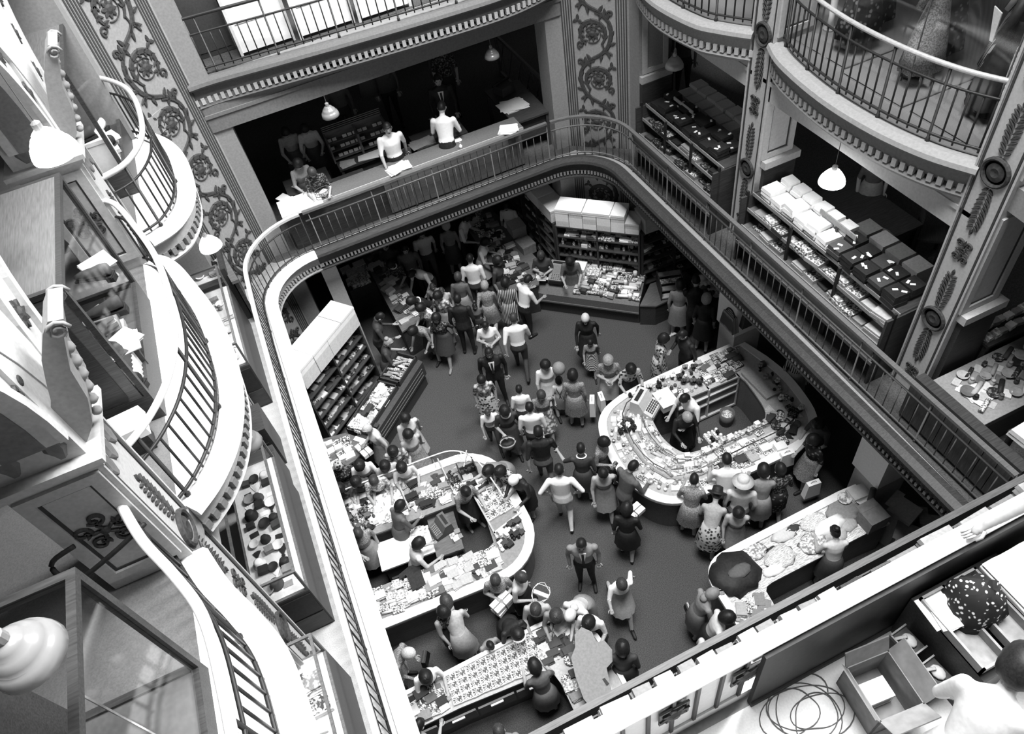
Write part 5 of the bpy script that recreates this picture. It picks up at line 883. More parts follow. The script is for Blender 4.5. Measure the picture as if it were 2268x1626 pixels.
W_((-0.42, 5.49, 0.0, -3, 1.60), 'lean', 'puff', HN, 'grey_light', 'grey', 'woman in light cardigan leaning over the near side of the left island', sleeve='long')
w54 = W_((-1.21, 4.91, 0.0, -120, 1.60), 'lean', 'bob', HG, 'tweed', 'tweed', 'stooping woman in mottled coat left of the near counter', sleeve='long')
W_((-1.06, 4.41, 0.0, -178, 1.58), 'reach', 'puff', HB, 'white', 'charcoal', 'dark-haired woman in white blouse at the left end of the near counter')
W_((0.45, 3.82, 0.0, -1, 1.58), 'reach', 'puff', HB, 'grey_dark', 'grey_dark', 'saleswoman in grey overall inside the near counter')
W_((-1.38, 3.81, 0.0, -45, 1.60), 'reach', 'short', HB, 'grey_light', 'grey', 'woman cut by the bottom edge of the picture inside the near counter')
M_((-0.37, 3.21, 0.0, -9, 1.66), 'stand', 'grey', 'charcoal', 'person whose head only just shows at the bottom edge inside the near counter', hc=HN)
W_((1.70, 3.46, 0.0, -26, 1.66), 'stand', 'puff', HB, 'charcoal', 'charcoal', 'woman in wide dark coat right of the cut-out figures', sleeve='long')
M_((-1.61, 4.50, 0.0, -50, 1.68), 'stand', 'black', 'black', 'dark figure half hidden by the left walkway at the near counter')
# around and inside the left island
W_((-0.51, 7.63, 0.0, -70, 1.60), 'reach', 'bob', HB, 'grey_dark', 'grey_dark', 'saleswoman in grey overall reaching over the far side of the left island', sleeve='long')
W_((0.71, 7.34, 0.0, -165, 1.60), 'reach', 'bob', HB, 'tweed', 'charcoal', 'saleswoman in sandals at the rounded end inside the left island', shoe='skin')
W_((-1.32, 7.15, 0.0, -169, 1.62), 'carry', 'long', HN, 'tweed', 'grey', 'long-haired saleswoman at the left end inside the left island')
W_((-0.45, 6.51, 0.0, -86, 1.58), 'reach', 'puff', HB, 'offwhite', 'grey', 'saleswoman in pale blouse at the till inside the left island')
W_((-0.34, 8.44, 0.0, 176, 1.60), 'reach', 'puff', HB, 'floral_light', 'floral_light', 'woman in light print dress, rightmost of the row behind the left island')
W_((-0.23, 8.10, 0.0, 173, 1.58), 'reach', 'puff', HB, 'white', 'offwhite', 'woman in white in the row of shoppers behind the left island')
W_((-0.54, 8.07, 0.0, 178, 1.60), 'reach', 'puff', HB, 'grey_light', 'grey', 'woman in light grey leaning at the glass guard of the left island')
W_((-0.80, 8.23, 0.0, 176, 1.60), 'reach', 'long', HN, 'lace', 'grey', 'brown-haired woman with loose hair behind the glass guard of the left island')
W_((-0.95, 8.38, 0.0, 174, 1.60), 'reach', 'puff', HB, 'white', 'charcoal', 'black-haired woman with a white shoulder behind the left island')
W_((-1.14, 8.34, 0.0, 175, 1.58), 'reach', 'puff', HB, 'charcoal', 'charcoal', 'black-haired woman in dark dress behind the left island')
W_((-1.25, 8.59, 0.0, 175, 1.60), 'stand', 'scarf', 'floral', 'print_dark', 'charcoal', 'woman with flowered headscarf at the left end of the row behind the left island')
W_((-1.32, 8.24, 0.0, 179, 1.56), 'reach', 'puff', HB, 'black', 'black', 'woman in black in front of the flowered headscarf')
W_((-1.53, 8.24, 0.0, -178, 1.50), 'reach', 'bob', HN, 'grey_dark', 'charcoal', 'last shopper at the left end, half under the walkway')
w73 = W_((-0.54, 9.23, 0.0, 108, 1.60), 'carry', 'short', HG, 'offwhite', 'grey', 'white-haired woman with a wrapped parcel near the curved counter', sleeve='long')
W_((0.18, 9.02, 0.0, -175, 1.66), 'walk', 'puff', HB, 'offwhite', 'grey_light', 'taller of two women in light dresses walking behind the left island')
W_((0.12, 8.71, 0.0, -172, 1.58), 'walk', 'puff', HB, 'grey_light', 'tweed', 'shorter of two women in light dresses walking behind the left island')
W_((1.17, 7.22, 0.0, 124, 1.58), 'lean', 'puff', HB, 'grey', 'grey', 'black-haired woman leaning on the rounded corner of the left island')
W_((1.36, 7.21, 0.0, 128, 1.60), 'reach', 'puff', HB, 'floral', 'floral_dark', 'woman in dark flowered dress at the rounded corner of the left island')
W_((1.44, 6.91, 0.0, 119, 1.62), 'reach', 'scarf', 'white', 'black', 'black', 'woman in black with a white headscarf at the rounded end of the left island', sleeve='long')
# left of the passage, at the dark counters
M_((1.37, 14.11, 0.0, 149, 1.72), 'stand', 'charcoal', 'charcoal', 'man in dark clothes deep under the back gallery at left')
W_((1.36, 13.61, 0.0, 149, 1.58), 'reach', 'puff', HB, 'print_dark', 'charcoal', 'woman with a scrap of white collar deep under the back gallery', extra=('collar',))
M_((1.70, 13.72, 0.0, 166, 1.72), 'stand', 'grey_dark', 'charcoal', 'man in a dark jacket left of the man in the pale shirt', sleeve='long')
W_((1.44, 12.34, 0.0, 108, 1.60), 'lean', 'puff', HB, 'black', 'black', 'woman in black dress with white trim bending over the papers', extra=('collar',))
W_((1.47, 11.84, 0.0, 118, 1.58), 'reach', 'puff', HB, 'lace', 'grey_dark', 'woman in pale print blouse at the end of the papers counter')
W_((1.87, 11.91, 0.0, 133, 1.62), 'carry', 'puff', HB, 'floral_light', 'grey', 'woman in light print blouse with one bare arm out, beside the passage')
M_((2.21, 11.47, 0.0, -26, 1.74), 'stand', 'black', 'black', 'tall man in long black coat beside the passage', sleeve='long')
W_((1.16, 11.32, 0.0, 125, 1.60), 'lean', 'puff', HB, 'tweed', 'charcoal', 'woman in mottled blouse leaning at the far end of the long tray counter')
W_((0.49, 11.24, 0.0, -104, 1.58), 'reach', 'bun', HL, 'charcoal', 'charcoal', 'fair-haired saleswoman behind the far end of the long tray counter')
M_((0.55, 11.95, 0.0, -102, 1.70), 'reach', 'charcoal', 'black', 'salesman in dark overall behind the papers counter', sleeve='long')
child((1.91, 12.55, 0.0, 170, 1.30), 'stand', 'grey', 'charcoal', 'left one of two children behind the print blouse', 'short', HN)
child((2.04, 12.32, 0.0, 167, 1.35), 'stand', 'grey_light', 'charcoal', 'right one of two children behind the print blouse', 'short', HN)
child((2.60, 11.60, 0.0, 162, 1.20), 'stand', 'grey_dark', 'charcoal', 'small child with a pale paper bag behind the white-bloused woman', 'short', HB)
W_((1.56, 11.39, 0.0, 142, 1.58), 'walk', 'puff', HB, 'print_dark', 'charcoal', 'bare-legged woman in dark dress at the far corner of the long tray counter', shoe='grey')
# at the right oval counter and the fabric counter
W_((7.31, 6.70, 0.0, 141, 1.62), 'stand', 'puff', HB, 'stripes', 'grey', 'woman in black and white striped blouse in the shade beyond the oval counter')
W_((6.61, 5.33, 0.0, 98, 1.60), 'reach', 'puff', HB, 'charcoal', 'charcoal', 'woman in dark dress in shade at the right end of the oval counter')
w87 = W_((6.29, 5.08, 0.0, 83, 1.62), 'carry', 'puff', HB, 'floral_dark', 'tweed', 'woman in flowered coat with two white bags at the right end of the oval counter')
W_((4.15, 5.38, 0.0, -39, 1.62), 'reach', 'short', HB, 'tweed', 'tweed', 'woman in straight grey coat seen from behind at the oval counter')
M_((4.80, 5.30, 0.0, -27, 1.72), 'reach', 'white', 'charcoal', 'man in white shirt with bright back at the oval counter')
M_((4.73, 4.97, 0.0, -33, 1.66), 'stand', 'offwhite', 'grey', 'man in pale jacket and brimmed hat behind the white-shirted man', hair='hat', hc='offwhite', sleeve='long')
W_((5.27, 4.97, 0.0, -31, 1.64), 'reach', 'puff', HB, 'grey', 'grey', 'broad woman in grey coat at the near right side of the oval counter', sleeve='long')
W_((5.45, 4.88, 0.0, -16, 1.60), 'carry', 'bob', HB, 'print_dark', 'floral_dark', 'woman in dark print dress right of the broad woman in grey')
W_((4.36, 5.02, 0.0, -44, 1.60), 'lean', 'hat', 'black', 'grey_light', 'floral', 'woman in big black hat and dark flowered skirt at the oval counter')
W_((4.50, 4.60, 0.0, 147, 1.50), 'walk', 'puff', HB, 'grey_light', 'grey', 'woman in pale blouse walking below the hat man')
w96 = W_((5.53, 3.57, 0.0, -20, 1.58), 'reach', 'bun', HB, 'offwhite', 'charcoal', 'saleswoman holding up a white cloth behind the fabric counter')
w97 = W_((3.30, 3.59, 0.0, -102, 1.60), 'reach', 'scarf', 'grey', 'grey', 'grey_dark', 'woman in grey headscarf feeling the black heap on the fabric counter', sleeve='long')
W_((3.28, 3.18, 0.0, -119, 1.62), 'reach', 'puff', HB, 'offwhite', 'black', 'black-haired woman in pale jacket before the striped remnants', sleeve='long')
W_((2.99, 2.98, 0.0, -97, 1.55), 'lean', 'scarf', 'offwhite', 'offwhite', 'grey', 'person in pale clothes half hidden by the near rail')
M_((4.92, 6.86, 0.0, 102, 1.72), 'reach', 'white', 'charcoal', 'salesman in white shirt inside the oval counter')
W_((4.77, 6.55, 0.0, 168, 1.60), 'reach', 'bob', HL, 'black', 'black', 'fair-haired saleswoman in black inside the oval counter', sleeve='long')
# first gallery
M_((1.55, 15.27, 3.6, 173, 1.72), 'carry', 'grey_dark', 'charcoal', 'man in grey jacket standing in the dark of the back gallery', sleeve='long')
W_((0.61, 13.98, 3.6, 171, 1.60), 'reach', 'bob', HB, 'grey_light', 'charcoal', 'woman in light blouse at the left of the back gallery office')
W_((0.24, 14.11, 3.6, 178, 1.60), 'reach', 'bob', HB, 'grey', 'charcoal', 'clerk in dim grey blouse at the far left of the back gallery')
M_((1.99, 12.71, 3.6, 176, 1.72), 'walk', 'white', 'black', 'clerk in white shirt walking past the file rack of the back gallery')
M_((3.13, 12.81, 3.6, -28, 1.72), 'reach', 'white', 'black', 'clerk in white shirt seen from behind at the dark desks of the back gallery')
M_((3.41, 13.77, 3.6, 167, 1.74), 'stand', 'black', 'black', 'man in black suit with white shirt front opposite the white-shirted clerk', sleeve='long', extra=('tie',))
M_((3.94, 15.09, 3.6, 164, 1.70), 'stand', 'print_dark', 'black', 'dim figure far back in the back gallery')
W_((0.21, 12.97, 3.6, -172, 1.50), 'reach', 'puff', HB, 'grey', 'charcoal', 'clerk bent over papers at the left counter of the back gallery')
W_((0.38, 12.54, 3.6, 173, 1.50), 'reach', 'bob', HN, 'print_dark', 'charcoal', 'clerk in patterned blouse beside the papers of the back gallery')
M_((2.66, 15.46, 3.6, 167, 1.70), 'stand', 'grey_dark', 'black', 'dim man in long coat in the middle of the dark back gallery', sleeve='long')
M_((8.18, 12.77, 3.6, 153, 1.70), 'stand', 'grey', 'charcoal', 'man in grey far back beyond the right gallery shelves')
M_((8.34, 12.64, 3.6, 155, 1.68), 'stand', 'grey_dark', 'charcoal', 'second dim man beyond the right gallery shelves')
W_((8.49, 7.18, 3.6, 142, 1.62), 'stand', 'puff', HN, 'grey_dark', 'grey', 'woman in dim dress standing back in the right gallery')
# ---- keep neighbours from standing in one another and out of the counters
for lab, dx, dy in (('woman in speckled jacket', -.22, 0), ('dark figure half hidden', 0, .24), ('woman in light grey leaning at the glass guard', 0, .22), ('saleswoman in grey overall reaching over the far side', 0, -.28), ('saleswoman in sandals', -.08, -.28)):
    for o in C.objects:
        if o.name.startswith('person') and o['label'].startswith(lab): o.location.x += dx; o.location.y += dy
FOLK = [o for o in C.objects if o.parent is None and o.name.startswith('person')]
for it in range(6):
    for i, a in enumerate(FOLK):
        for b in FOLK[i + 1:]:
            if abs(a.location.z - b.location.z) < 1:
                d = Vector((b.location.x - a.location.x, b.location.y - a.location.y, 0)); L = max(d.length, .01); need = .36 * (a.scale.z + b.scale.z) / 2
                if L < need: d = d / L * (need - L) / 2; a.location -= d; b.location += d
# ---- things carried
def carried(p, hand, build, label, cat, off=(0, 0, 0), rz=0.0):
    h = Matrix.Translation(p.location) @ Matrix.Rotation(p.rotation_euler.z, 4, 'Z') @ Matrix.Diagonal((*p.scale, 1)); q = h @ Vector(hand); return build((q.x + off[0], q.y + off[1], q.z + off[2]), p.rotation_euler.z + rz, label, cat)
def b_paper(l, rz, label, cat):
    t = thing('paper_bag', label, cat, l, rz); piece('bag', MB().box((0, 0, -.24), (.12, .30, .40), 0, 0, .8).mesh('bag', ('white',)), t); piece('handle', MB().tube([(0, -.06, -.05), (0, -.03, .0), (0, .03, .0), (0, .06, -.05)], .006, 4).mesh('handle', ('grey',)), t); return t
def b_basket(l, rz, label, cat):
    t = thing('basket', label, cat, l, rz); piece('basin', MB().lathe([(.10, -.36), (.17, -.18), (.165, -.18), (.09, -.34)], seg=16, sy=.7).mesh('basin', ('grey_light',), True), t); piece('handle', MB().tube([(.16 * math.cos(q * math.pi / 10), 0, -.19 + .19 * math.sin(q * math.pi / 10)) for q in range(11)], .012, 5).mesh('handle', ('charcoal',), True), t); piece('lining', MB().ell((0, 0, -.2), (.14, .10, .03), 10, 5).mesh('lining', ('black',), True), t); return t
def b_parcel(l, rz, label, cat):
    t = thing('parcel', label, cat, l, rz); piece('wrapping', MB().box((0, 0, 0), (.36, .20, .09)).mesh('wrapping', ('white',)), t); piece('string', MB().bx(-.01, .01, -.102, .102, -.047, .047).bx(-.182, .182, -.008, .008, -.047, .047).mesh('string', ('grey_dark',)), t); return t
def b_purse(l, rz, label, cat):
    t = thing('purse', label, cat, l, rz); piece('pouch', MB().box((0, 0, -.1), (.24, .09, .18), 0, 0, .8).mesh('pouch', ('black',)), t); piece('clasp', MB().box((0, 0, -.0), (.2, .03, .02)).mesh('clasp', ('chrome',)), t); return t
HL_ = lambda pose, i, sx='w': BODY[(pose, sx)]['hand'][i]
carried(wl, HL_('stand', 0), b_paper, 'white paper bag in the right hand of the lady in grey', 'bag', (.14, 0, .02)); carried(wl, HL_('stand', 0), b_paper, 'second white paper bag held outermost by the lady in grey', 'bag', (.34, -.02, .02), .3)
carried(wb, HL_('carry', 0), b_basket, 'shopping basket with dark lining on the arm of the dark-dressed woman', 'basket', (0, 0, .02)); carried(w2, HL_('stand', 0, 'm'), b_paper, 'crumpled white bag hanging beside the slim person in white', 'bag', (-.12, -.05, .02))
carried(w41, HL_('carry', 0), b_parcel, 'white parcel clutched by the woman in black', 'parcel', (0, 0, -.03), .9); carried(w45, HL_('fold', 0), b_parcel, 'wrapped package carried by the long-haired woman', 'parcel', (0, 0, -.05), .6); carried(w45, HL_('fold', 0), b_parcel, 'lower package carried by the long-haired woman', 'parcel', (.0, 0, -.16), .7)
carried(w73, HL_('carry', 0), b_parcel, 'wrapped parcel carried by the white-haired woman', 'parcel', (0, 0, -.1)); carried(w37, HL_('carry', 0), b_purse, 'dark purse held open at the left end of the oval counter', 'purse'); carried(w97, HL_('reach', 1), b_purse, 'dark wedge-shaped purse hanging behind the grey headscarf', 'purse', (-.55, .05, -.1))
carried(w87, HL_('carry', 0), b_paper, 'white bag on the arm of the flowered coat', 'bag', (-.05, .1, .05)); carried(w87, HL_('carry', 1), b_paper, 'lower white bag of the flowered coat', 'bag', (-.1, -.1, .0)); carried(w54, HL_('lean', 1), b_purse, 'black handbag hanging from the stooping woman', 'purse', (.1, 0, 0))
def b_coil(l, rz, label, cat):
    t = thing('cord_coil', label, cat, l, rz); piece('coil', MB().tube([((.16 + .03 * math.sin(q * 1.7)) * math.cos(q * .5), .16 * math.sin(q * .5) * .9, .10 + .02 * math.sin(q)) for q in range(26)], .006, 5).mesh('coil', ('offwhite',), True), t); piece('wrapper', MB().box((.02, .02, .12), (.06, .26, .05)).mesh('wrapper', ('white',)), t); return t
carried(w44, HL_('carry', 0), b_coil, 'loose coil of pale cord with white wrapper held up by the black-skirted woman', 'cord', (.12, .02, .0))
def b_cloth(l, rz, label, cat): return heap('held_cloth', label, cat, l, (.30, .14), .12, 'white', 40)
carried(w96, HL_('reach', 0), b_cloth, 'bright white cloth held up by the saleswoman at the fabric counter', 'cloth', (.05, .1, .02))
t = thing('balloon', 'grey balloon floating above the small child in braces', 'balloon', (*(3.25, 8.67), 1.45)); piece('envelope', MB().ell((0, 0, .13), (.13, .13, .15), 14, 10).mesh('envelope', ('grey',), True), t); piece('string', MB().tube([(0, 0, -.02), (.02, -.05, -.3), (0, -.03, -.55)], .004, 4).mesh('string', ('grey_light',)), t)

# ================================================================ first gallery, back
t = thing('counter', 'long office counter with grey top right behind the back balustrade', 'counter', (2, 12.5, Z1)); MB().bx(-.42, 4.5, 12.38, 12.72, 3.61, 4.46).build('carcass', 'wood_dark', t); MB().bx(.36, 4.54, 12.32, 12.78, 4.46, 4.50).build('worktop', 'grey_dark', t); MB().bx(-.45, .36, 12.24, 12.78, 4.46, 4.505).build('white_cover', 'white', t); MB().bx(.36, 4.54, 12.305, 12.32, 4.45, 4.505).build('front_edge', 'grey_light', t)
pm = MB().bx(-.066, .066, -.012, .012, 0, .78).mesh('plank', ('wood',))
for k in range(21): piece('plank', pm, t, Vector((1.62 + .14 * k, 12.36, 3.66)) - t.location)
def sheets(x, y, z, w, d, rz, n, label, m='paper'):
    t = thing('paper_stack', label, 'papers', (x, y, z), rz); me = MB().box((0, 0, .004), (w, d, .006)).mesh('sheet', (m,)); rn = random.Random(int(x * 100))
    for k in range(n): piece('sheet', me, t, (rn.uniform(-.05, .05), rn.uniform(-.04, .04), .008 * k), (0, 0, rn.uniform(-.35, .35)))
    return t
sheets(1.92, 12.45, 4.502, .42, .28, .2, 4, 'large white papers lying on the middle of the long office counter'); sheets(4.25, 12.4, 4.502, .36, .28, -.3, 3, 'white papers at the right end of the long office counter'); sheets(3.2, 12.66, 4.502, .3, .1, .1, 2, 'narrow papers at the back edge of the long office counter')
t = thing('ink_bottle', 'small white bottle standing on the office counter edge', 'bottle', (3.22, 12.36, 4.50)); piece('flask', MB().lathe([(.03, 0), (.035, .06), (.015, .08), (.018, .11)], seg=10).mesh('flask', ('white',), True), t); piece('stopper', MB().lathe([(.02, .11), (.02, .13)], seg=8).mesh('stopper', ('grey',)), t)
t = thing('wire_basket', 'wire letter basket on the white cover of the office counter', 'basket', (.42, 12.45, 4.506), .3)
for z in (.0, .06, .12): piece('wire_ring', MB().tube([(.16 * math.cos(q * math.pi / 8), .11 * math.sin(q * math.pi / 8), z) for q in range(16)], .006, 4, closed=True).mesh('wire_ring', ('iron_light',)), t)
piece('contents', MB().box((.02, 0, .05), (.16, .12, .07), .4).mesh('contents', ('lace',)), t)
def desk(x, y, w, d, h, rz, label, z=Z1 + .01, m='wood_dark', cat='desk'):
    t = thing('desk', label, cat, (x, y, z), rz); piece('desk_top', MB().box((0, 0, h - .02), (w, d, .04)).mesh('desk_top', (m,)), t); lg = MB().box((0, 0, (h - .04) / 2), (.06, .06, h - .04)).mesh('leg', (m,))
    for a in (-1, 1):
        for b in (-1, 1): piece('leg', lg, t, (a * (w / 2 - .05), b * (d / 2 - .05), 0))
    piece('front_panel', MB().box((0, -d / 2 + .09, h * .62), (w - .14, .02, h * .5)).mesh('front_panel', (m,)), t); return t
desk(1.55, 13.55, 1.25, .55, .78, .0, 'dark desk carrying the file rack in the back gallery'); desk(3.05, 13.3, 1.1, .6, .78, 0, 'dark desk in front of the white-shirted clerk'); desk(4.9, 13.5, .8, 1.6, .78, 0, 'dark desk with the white ledger beside the scroll pillar'); desk(.25, 13.3, .9, .6, .78, 0, 'dark desk at the left of the back gallery'); desk(.9, 12.98, .9, .34, .74, 0, 'narrow dark desk close behind the office counter')
t = thing('file_rack', 'sloping file rack full of pale index cards in the back gallery', 'rack', (1.52, 13.75, 4.39), .0)
piece('frame', MB().bx(-.62, -.59, -.2, .25, 0, .45).bx(-.02, .02, -.2, .25, 0, .45).bx(.59, .62, -.2, .25, 0, .45).bx(-.62, .62, .23, .25, 0, .48).mesh('frame', ('wood',)), t); ic = MB().box((0, 0, .03), (.085, .02, .06)).mesh('index_card', ('offwhite',))
for j in range(3):
    piece('tier', MB().bx(-.6, .6, -.18 + .13 * j, -.06 + .13 * j, .06 + .11 * j, .075 + .11 * j).mesh('tier', ('wood',)), t)
    for k in range(11):
        if (k * 5 + j) % 6: piece('index_card', ic, t, (-.55 + .108 * k, -.12 + .13 * j, .075 + .11 * j), (-.3, 0, 0))
for k in range(3): piece('top_rail', MB().tube([(-.62, .25, .50 + .04 * k), (.62, .25, .50 + .04 * k)], .008, 5).mesh('top_rail', ('grey',)), t)
sheets(1.15, 13.42, 4.39, .3, .2, 0, 2, 'dull paper left on the file desk', 'grey_light'); sheets(1.6, 13.4, 4.39, .42, .2, .0, 2, 'pale paper in the middle of the file desk'); sheets(2.05, 13.55, 4.39, .26, .24, .1, 2, 'grey blotter right on the file desk', 'grey'); sheets(3.3, 13.75, 4.39, .3, .42, .2, 3, 'white papers beside the white-shirted clerk'); sheets(4.75, 13.35, 4.39, .5, .42, -.2, 5, 'large white ledger on the desk beside the scroll pillar'); sheets(2.65, 13.2, 4.39, .5, .3, 0, 2, 'grey folder on the middle desk of the back gallery', 'grey'); sheets(.2, 13.25, 4.39, .4, .3, .2, 4, 'papers on the left desk of the back gallery', 'grey_light'); sheets(-.25, 13.0, 4.39 - .01, .2, .3, .4, 2, 'white sheets on the floor of the left desk corner')
for k, (x, y, l) in enumerate(((.2, 12.98, 'wooden chair left behind the office counter'), (2.2, 12.98, 'wooden chair in the middle behind the office counter'))):
    t = thing('chair', l, 'chair', (x, y, Z1 + .01)); piece('seat', MB().box((0, 0, .44), (.38, .32, .03)).mesh('seat', ('wood',)), t); piece('backrest', MB().bx(-.19, .19, .14, .16, .62, .84).mesh('backrest', ('wood',)), t); lg = MB().box((0, 0, .22), (.035, .035, .44)).mesh('leg', ('wood',))
    for a in (-1, 1):
        for b in (-1, 1): piece('leg', lg, t, (a * .17, b * .14, 0))
t = thing('typewriter', 'dark typewriter on the desk beside the scroll pillar', 'typewriter', (4.85, 14.0, 4.39), .3); piece('body', MB().box((0, 0, .08), (.36, .34, .16), 0, 0, .85).mesh('body', ('charcoal',)), t); piece('roller', MB().tube([(-.22, .1, .18), (.22, .1, .18)], .03, 8).mesh('roller', ('black',), True), t)
t = thing('hanging_sign', 'small framed sign hanging in the dark of the back gallery', 'sign', (2.86, 14.68, 5.42)); piece('board', MB().box((0, 0, .08), (.42, .02, .16)).mesh('board', ('charcoal',)), t); piece('frame', MB().bx(-.23, .23, -.015, .015, .15, .17).bx(-.23, .23, -.015, .015, -.01, .01).bx(-.23, -.21, -.015, .015, .0, .16).bx(.21, .23, -.015, .015, .0, .16).mesh('frame', ('offwhite',)), t); piece('wire', MB().tube([(0, 0, .17), (0, 0, 1.4)], .004, 4).mesh('wire', ('grey',)), t)
t = thing('hanging_sign', 'small pale square notice high in the back gallery', 'sign', (3.53, 14.82, 5.7)); piece('board', MB().box((0, 0, .08), (.22, .02, .16)).mesh('board', ('grey_light',)), t); piece('emblem', MB().lathe([(.05, 0), (.05, .012), (.02, .014)], (0, 0, 0), 10).mesh('emblem', ('charcoal',)), t, (0, -.012, .08), (R_(90), 0, 0)); piece('wire', MB().tube([(0, 0, .16), (0, 0, 1.1)], .004, 4).mesh('wire', ('grey',)), t)
t = thing('partition', 'dark latticed office partition left of the scroll pillar', 'partition', (5.6, 14.6, Z1 + .01)); piece('frame', MB().bx(-.03, .03, -.9, 1.6, .0, .06).bx(-.03, .03, -.9, 1.6, .92, .98).bx(-.03, .03, -.94, -.9, 0, .98).bx(-.03, .03, 1.6, 1.64, 0, .98).mesh('frame', ('wood',)), t)
for k in range(5): piece('lattice', MB().tube([(0, -.85 + .5 * k, .1), (0, -.4 + .5 * k, .9)], .012, 4).tube([(0, -.4 + .5 * k, .1), (0, -.85 + .5 * k, .9)], .012, 4).mesh('lattice', ('iron_light',)), t)
t = thing('partition', 'dark cross lattice end of the office partition', 'partition', (6.15, 13.62, Z1 + .01)); piece('frame', MB().bx(-.4, .4, -.03, .03, .92, .98).bx(-.4, .4, -.03, .03, .4, .44).bx(-.4, -.36, -.03, .03, 0, .92).mesh('frame', ('wood',)), t); piece('lattice', MB().tube([(-.36, 0, .44), (.36, 0, .92)], .012, 4).tube([(.36, 0, .44), (-.36, 0, .92)], .012, 4).mesh('lattice', ('iron_light',)), t)
# coats hanging in the dark
for k, (x, y) in enumerate(((2.3, 15.6), (2.7, 15.5), (3.9, 15.4))):
    t = thing('coat', ('left', 'second', 'right')[k] + ' dim coat hanging in the back gallery', 'coat', (x, y, 4.5)); piece('cloth', MB().lathe([(.24, 0), (.2, .5), (.17, .9), (.2, 1.1), (.06, 1.2)], seg=12, sy=.45).mesh('cloth', ('grey_dark',), True), t); piece('hanger', MB().tube([(0, 0, 1.2), (0, 0, 1.35)], .006, 4).mesh('hanger', ('iron',)), t)
# ================================================================ first gallery, right side
def packs(x, y, z, w, d, n, m, label, group=None, tags=0):
    t = thing('pack_stack', label, 'packs', (x, y, z), 0, group); rn = random.Random(int(x * 31 + y * 97)); me = MB().box((0, 0, .03), (w, d, .058), 0, 0, .94).mesh('pack', (m,))
    for k in range(n): piece('pack', me, t, (rn.uniform(-.015, .015), rn.uniform(-.015, .015), .06 * k), (0, 0, rn.uniform(-.08, .08)))
    tg = MB().box((0, 0, .002), (.07, .035, .004)).mesh('label_tag', ('white',))
    for k in range(tags): piece('label_tag', tg, t, (rn.uniform(-w * .4, w * .4), rn.uniform(-d * .4, d * .4), .06 * n + .004), (0, 0, rn.uniform(0, 3)))
    return t
def rail_shelf(y0, y1, label):
    t = thing('shelf_unit', label, 'shelf', (6.75, (y0 + y1) / 2, Z1 + .01)); L = y1 - y0
    piece('back_panel', MB().bx(.38, .40, -L / 2, L / 2, 0, 1.3).mesh('back_panel', ('wood_dark',)), t)
    for k, (z, xa) in enumerate(((.42, -.42), (.72, -.36), (1.02, -.28), (1.28, -.2))): piece('shelf_board', MB().bx(xa, .4, -L / 2, L / 2, z - .03, z).mesh('shelf_board', ('wood_dark' if k == 3 else 'wood',)), t); piece('shelf_lip', MB().bx(xa - .015, xa, -L / 2, L / 2, z - .03, z + .03).mesh('shelf_lip', ('grey',)), t)
    up = MB().bx(-.32, -.28, -.02, .02, 0, 1.36).mesh('upright', ('black',))
    for k in range(4): piece('upright', up, t, (.0, -L / 2 + L * k / 3, 0))
    sd = MB().bx(-.42, .4, -.02, .02, 0, 1.28).mesh('side_panel', ('wood_dark',)); piece('side_panel', sd, t, (0, -L / 2, 0)); piece('side_panel', sd, t, (0, L / 2, 0))
    piece('front_board', MB().bx(-.50, -.47, -L / 2, L / 2, .58, .84).mesh('front_board', ('grey',)), t); return t
rail_shelf(4.55, 7.72, 'long shelf unit behind the right balustrade with white packs and black packs on top'); rail_shelf(8.5, 11.0, 'long shelf unit of black goods behind the right balustrade near the scroll pillar')
for k in range(6):
    y = 7.48 - .26 * k
    packs(6.74, y, 4.895, .30, .23, 3 - (k % 2), 'white', ('first', 'second', 'third', 'fourth', 'fifth', 'last')[k] + ' white pack from the slim pillar on the long shelf behind the right balustrade')
    packs(7.0, y - .05, 4.895, .20, .22, 4, 'white' if k < 5 else 'offwhite', ('first', 'second', 'third', 'fourth', 'fifth', 'last')[k] + ' white pack in the rear row of that long shelf, counted from the slim pillar')
for k in range(5):
    y = 5.88 - .27 * k
    for j in range(2): packs(6.66 + .27 * j, y, 4.895, .25, .24, 3, 'black' if (k + j) % 3 else 'charcoal', 'black packs with white tags, %s row, %s from the white packs, long shelf' % (('front', 'rear')[j], ORDS[k]), 'black packs on the right half of the long shelf', 2)
for k in range(8):
    y = 10.75 - .27 * k
    for j in range(2): packs(6.68 + .28 * j, y, 4.895, .26, .24, 2 + (k + j) % 2, 'black', 'black packs with white tags, %s row, %s from the scroll pillar' % (('front', 'rear')[j], ORDS[k]), 'black packs on the shelf beside the scroll pillar', 1 + (k % 2))
for y0, y1, lab in ((4.65, 7.6, 'on the lower steps of the long right shelf'), (8.6, 10.9, 'on the lower steps of the black goods shelf')):
    for z, xa, xb in ((4.63, 6.42, 6.72), (4.33, 6.35, 6.7)):
        fill([(xa, y0), (xa, y1), (xb, y1), (xb, y0)], int((y1 - y0) / .26), 1, z, ['folded_cloth', 'packet', 'tray'], ['grey', 'grey_light', 'print', 'charcoal', 'lace'] if y0 < 5 else ['black', 'charcoal', 'print_dark', 'grey'], lab, 'goods ' + lab, .1, sc=(1.2, 1.5))
t = thing('price_strip', 'white price strip standing among the black goods beside the scroll pillar', 'sign', (6.9, 10.3, 4.99)); piece('strip', MB().box((0, 0, .09), (.02, .62, .06)).mesh('strip', ('offwhite',)), t); piece('stem', MB().bx(-.005, .005, -.02, .02, 0, .06).mesh('stem', ('iron',)), t)
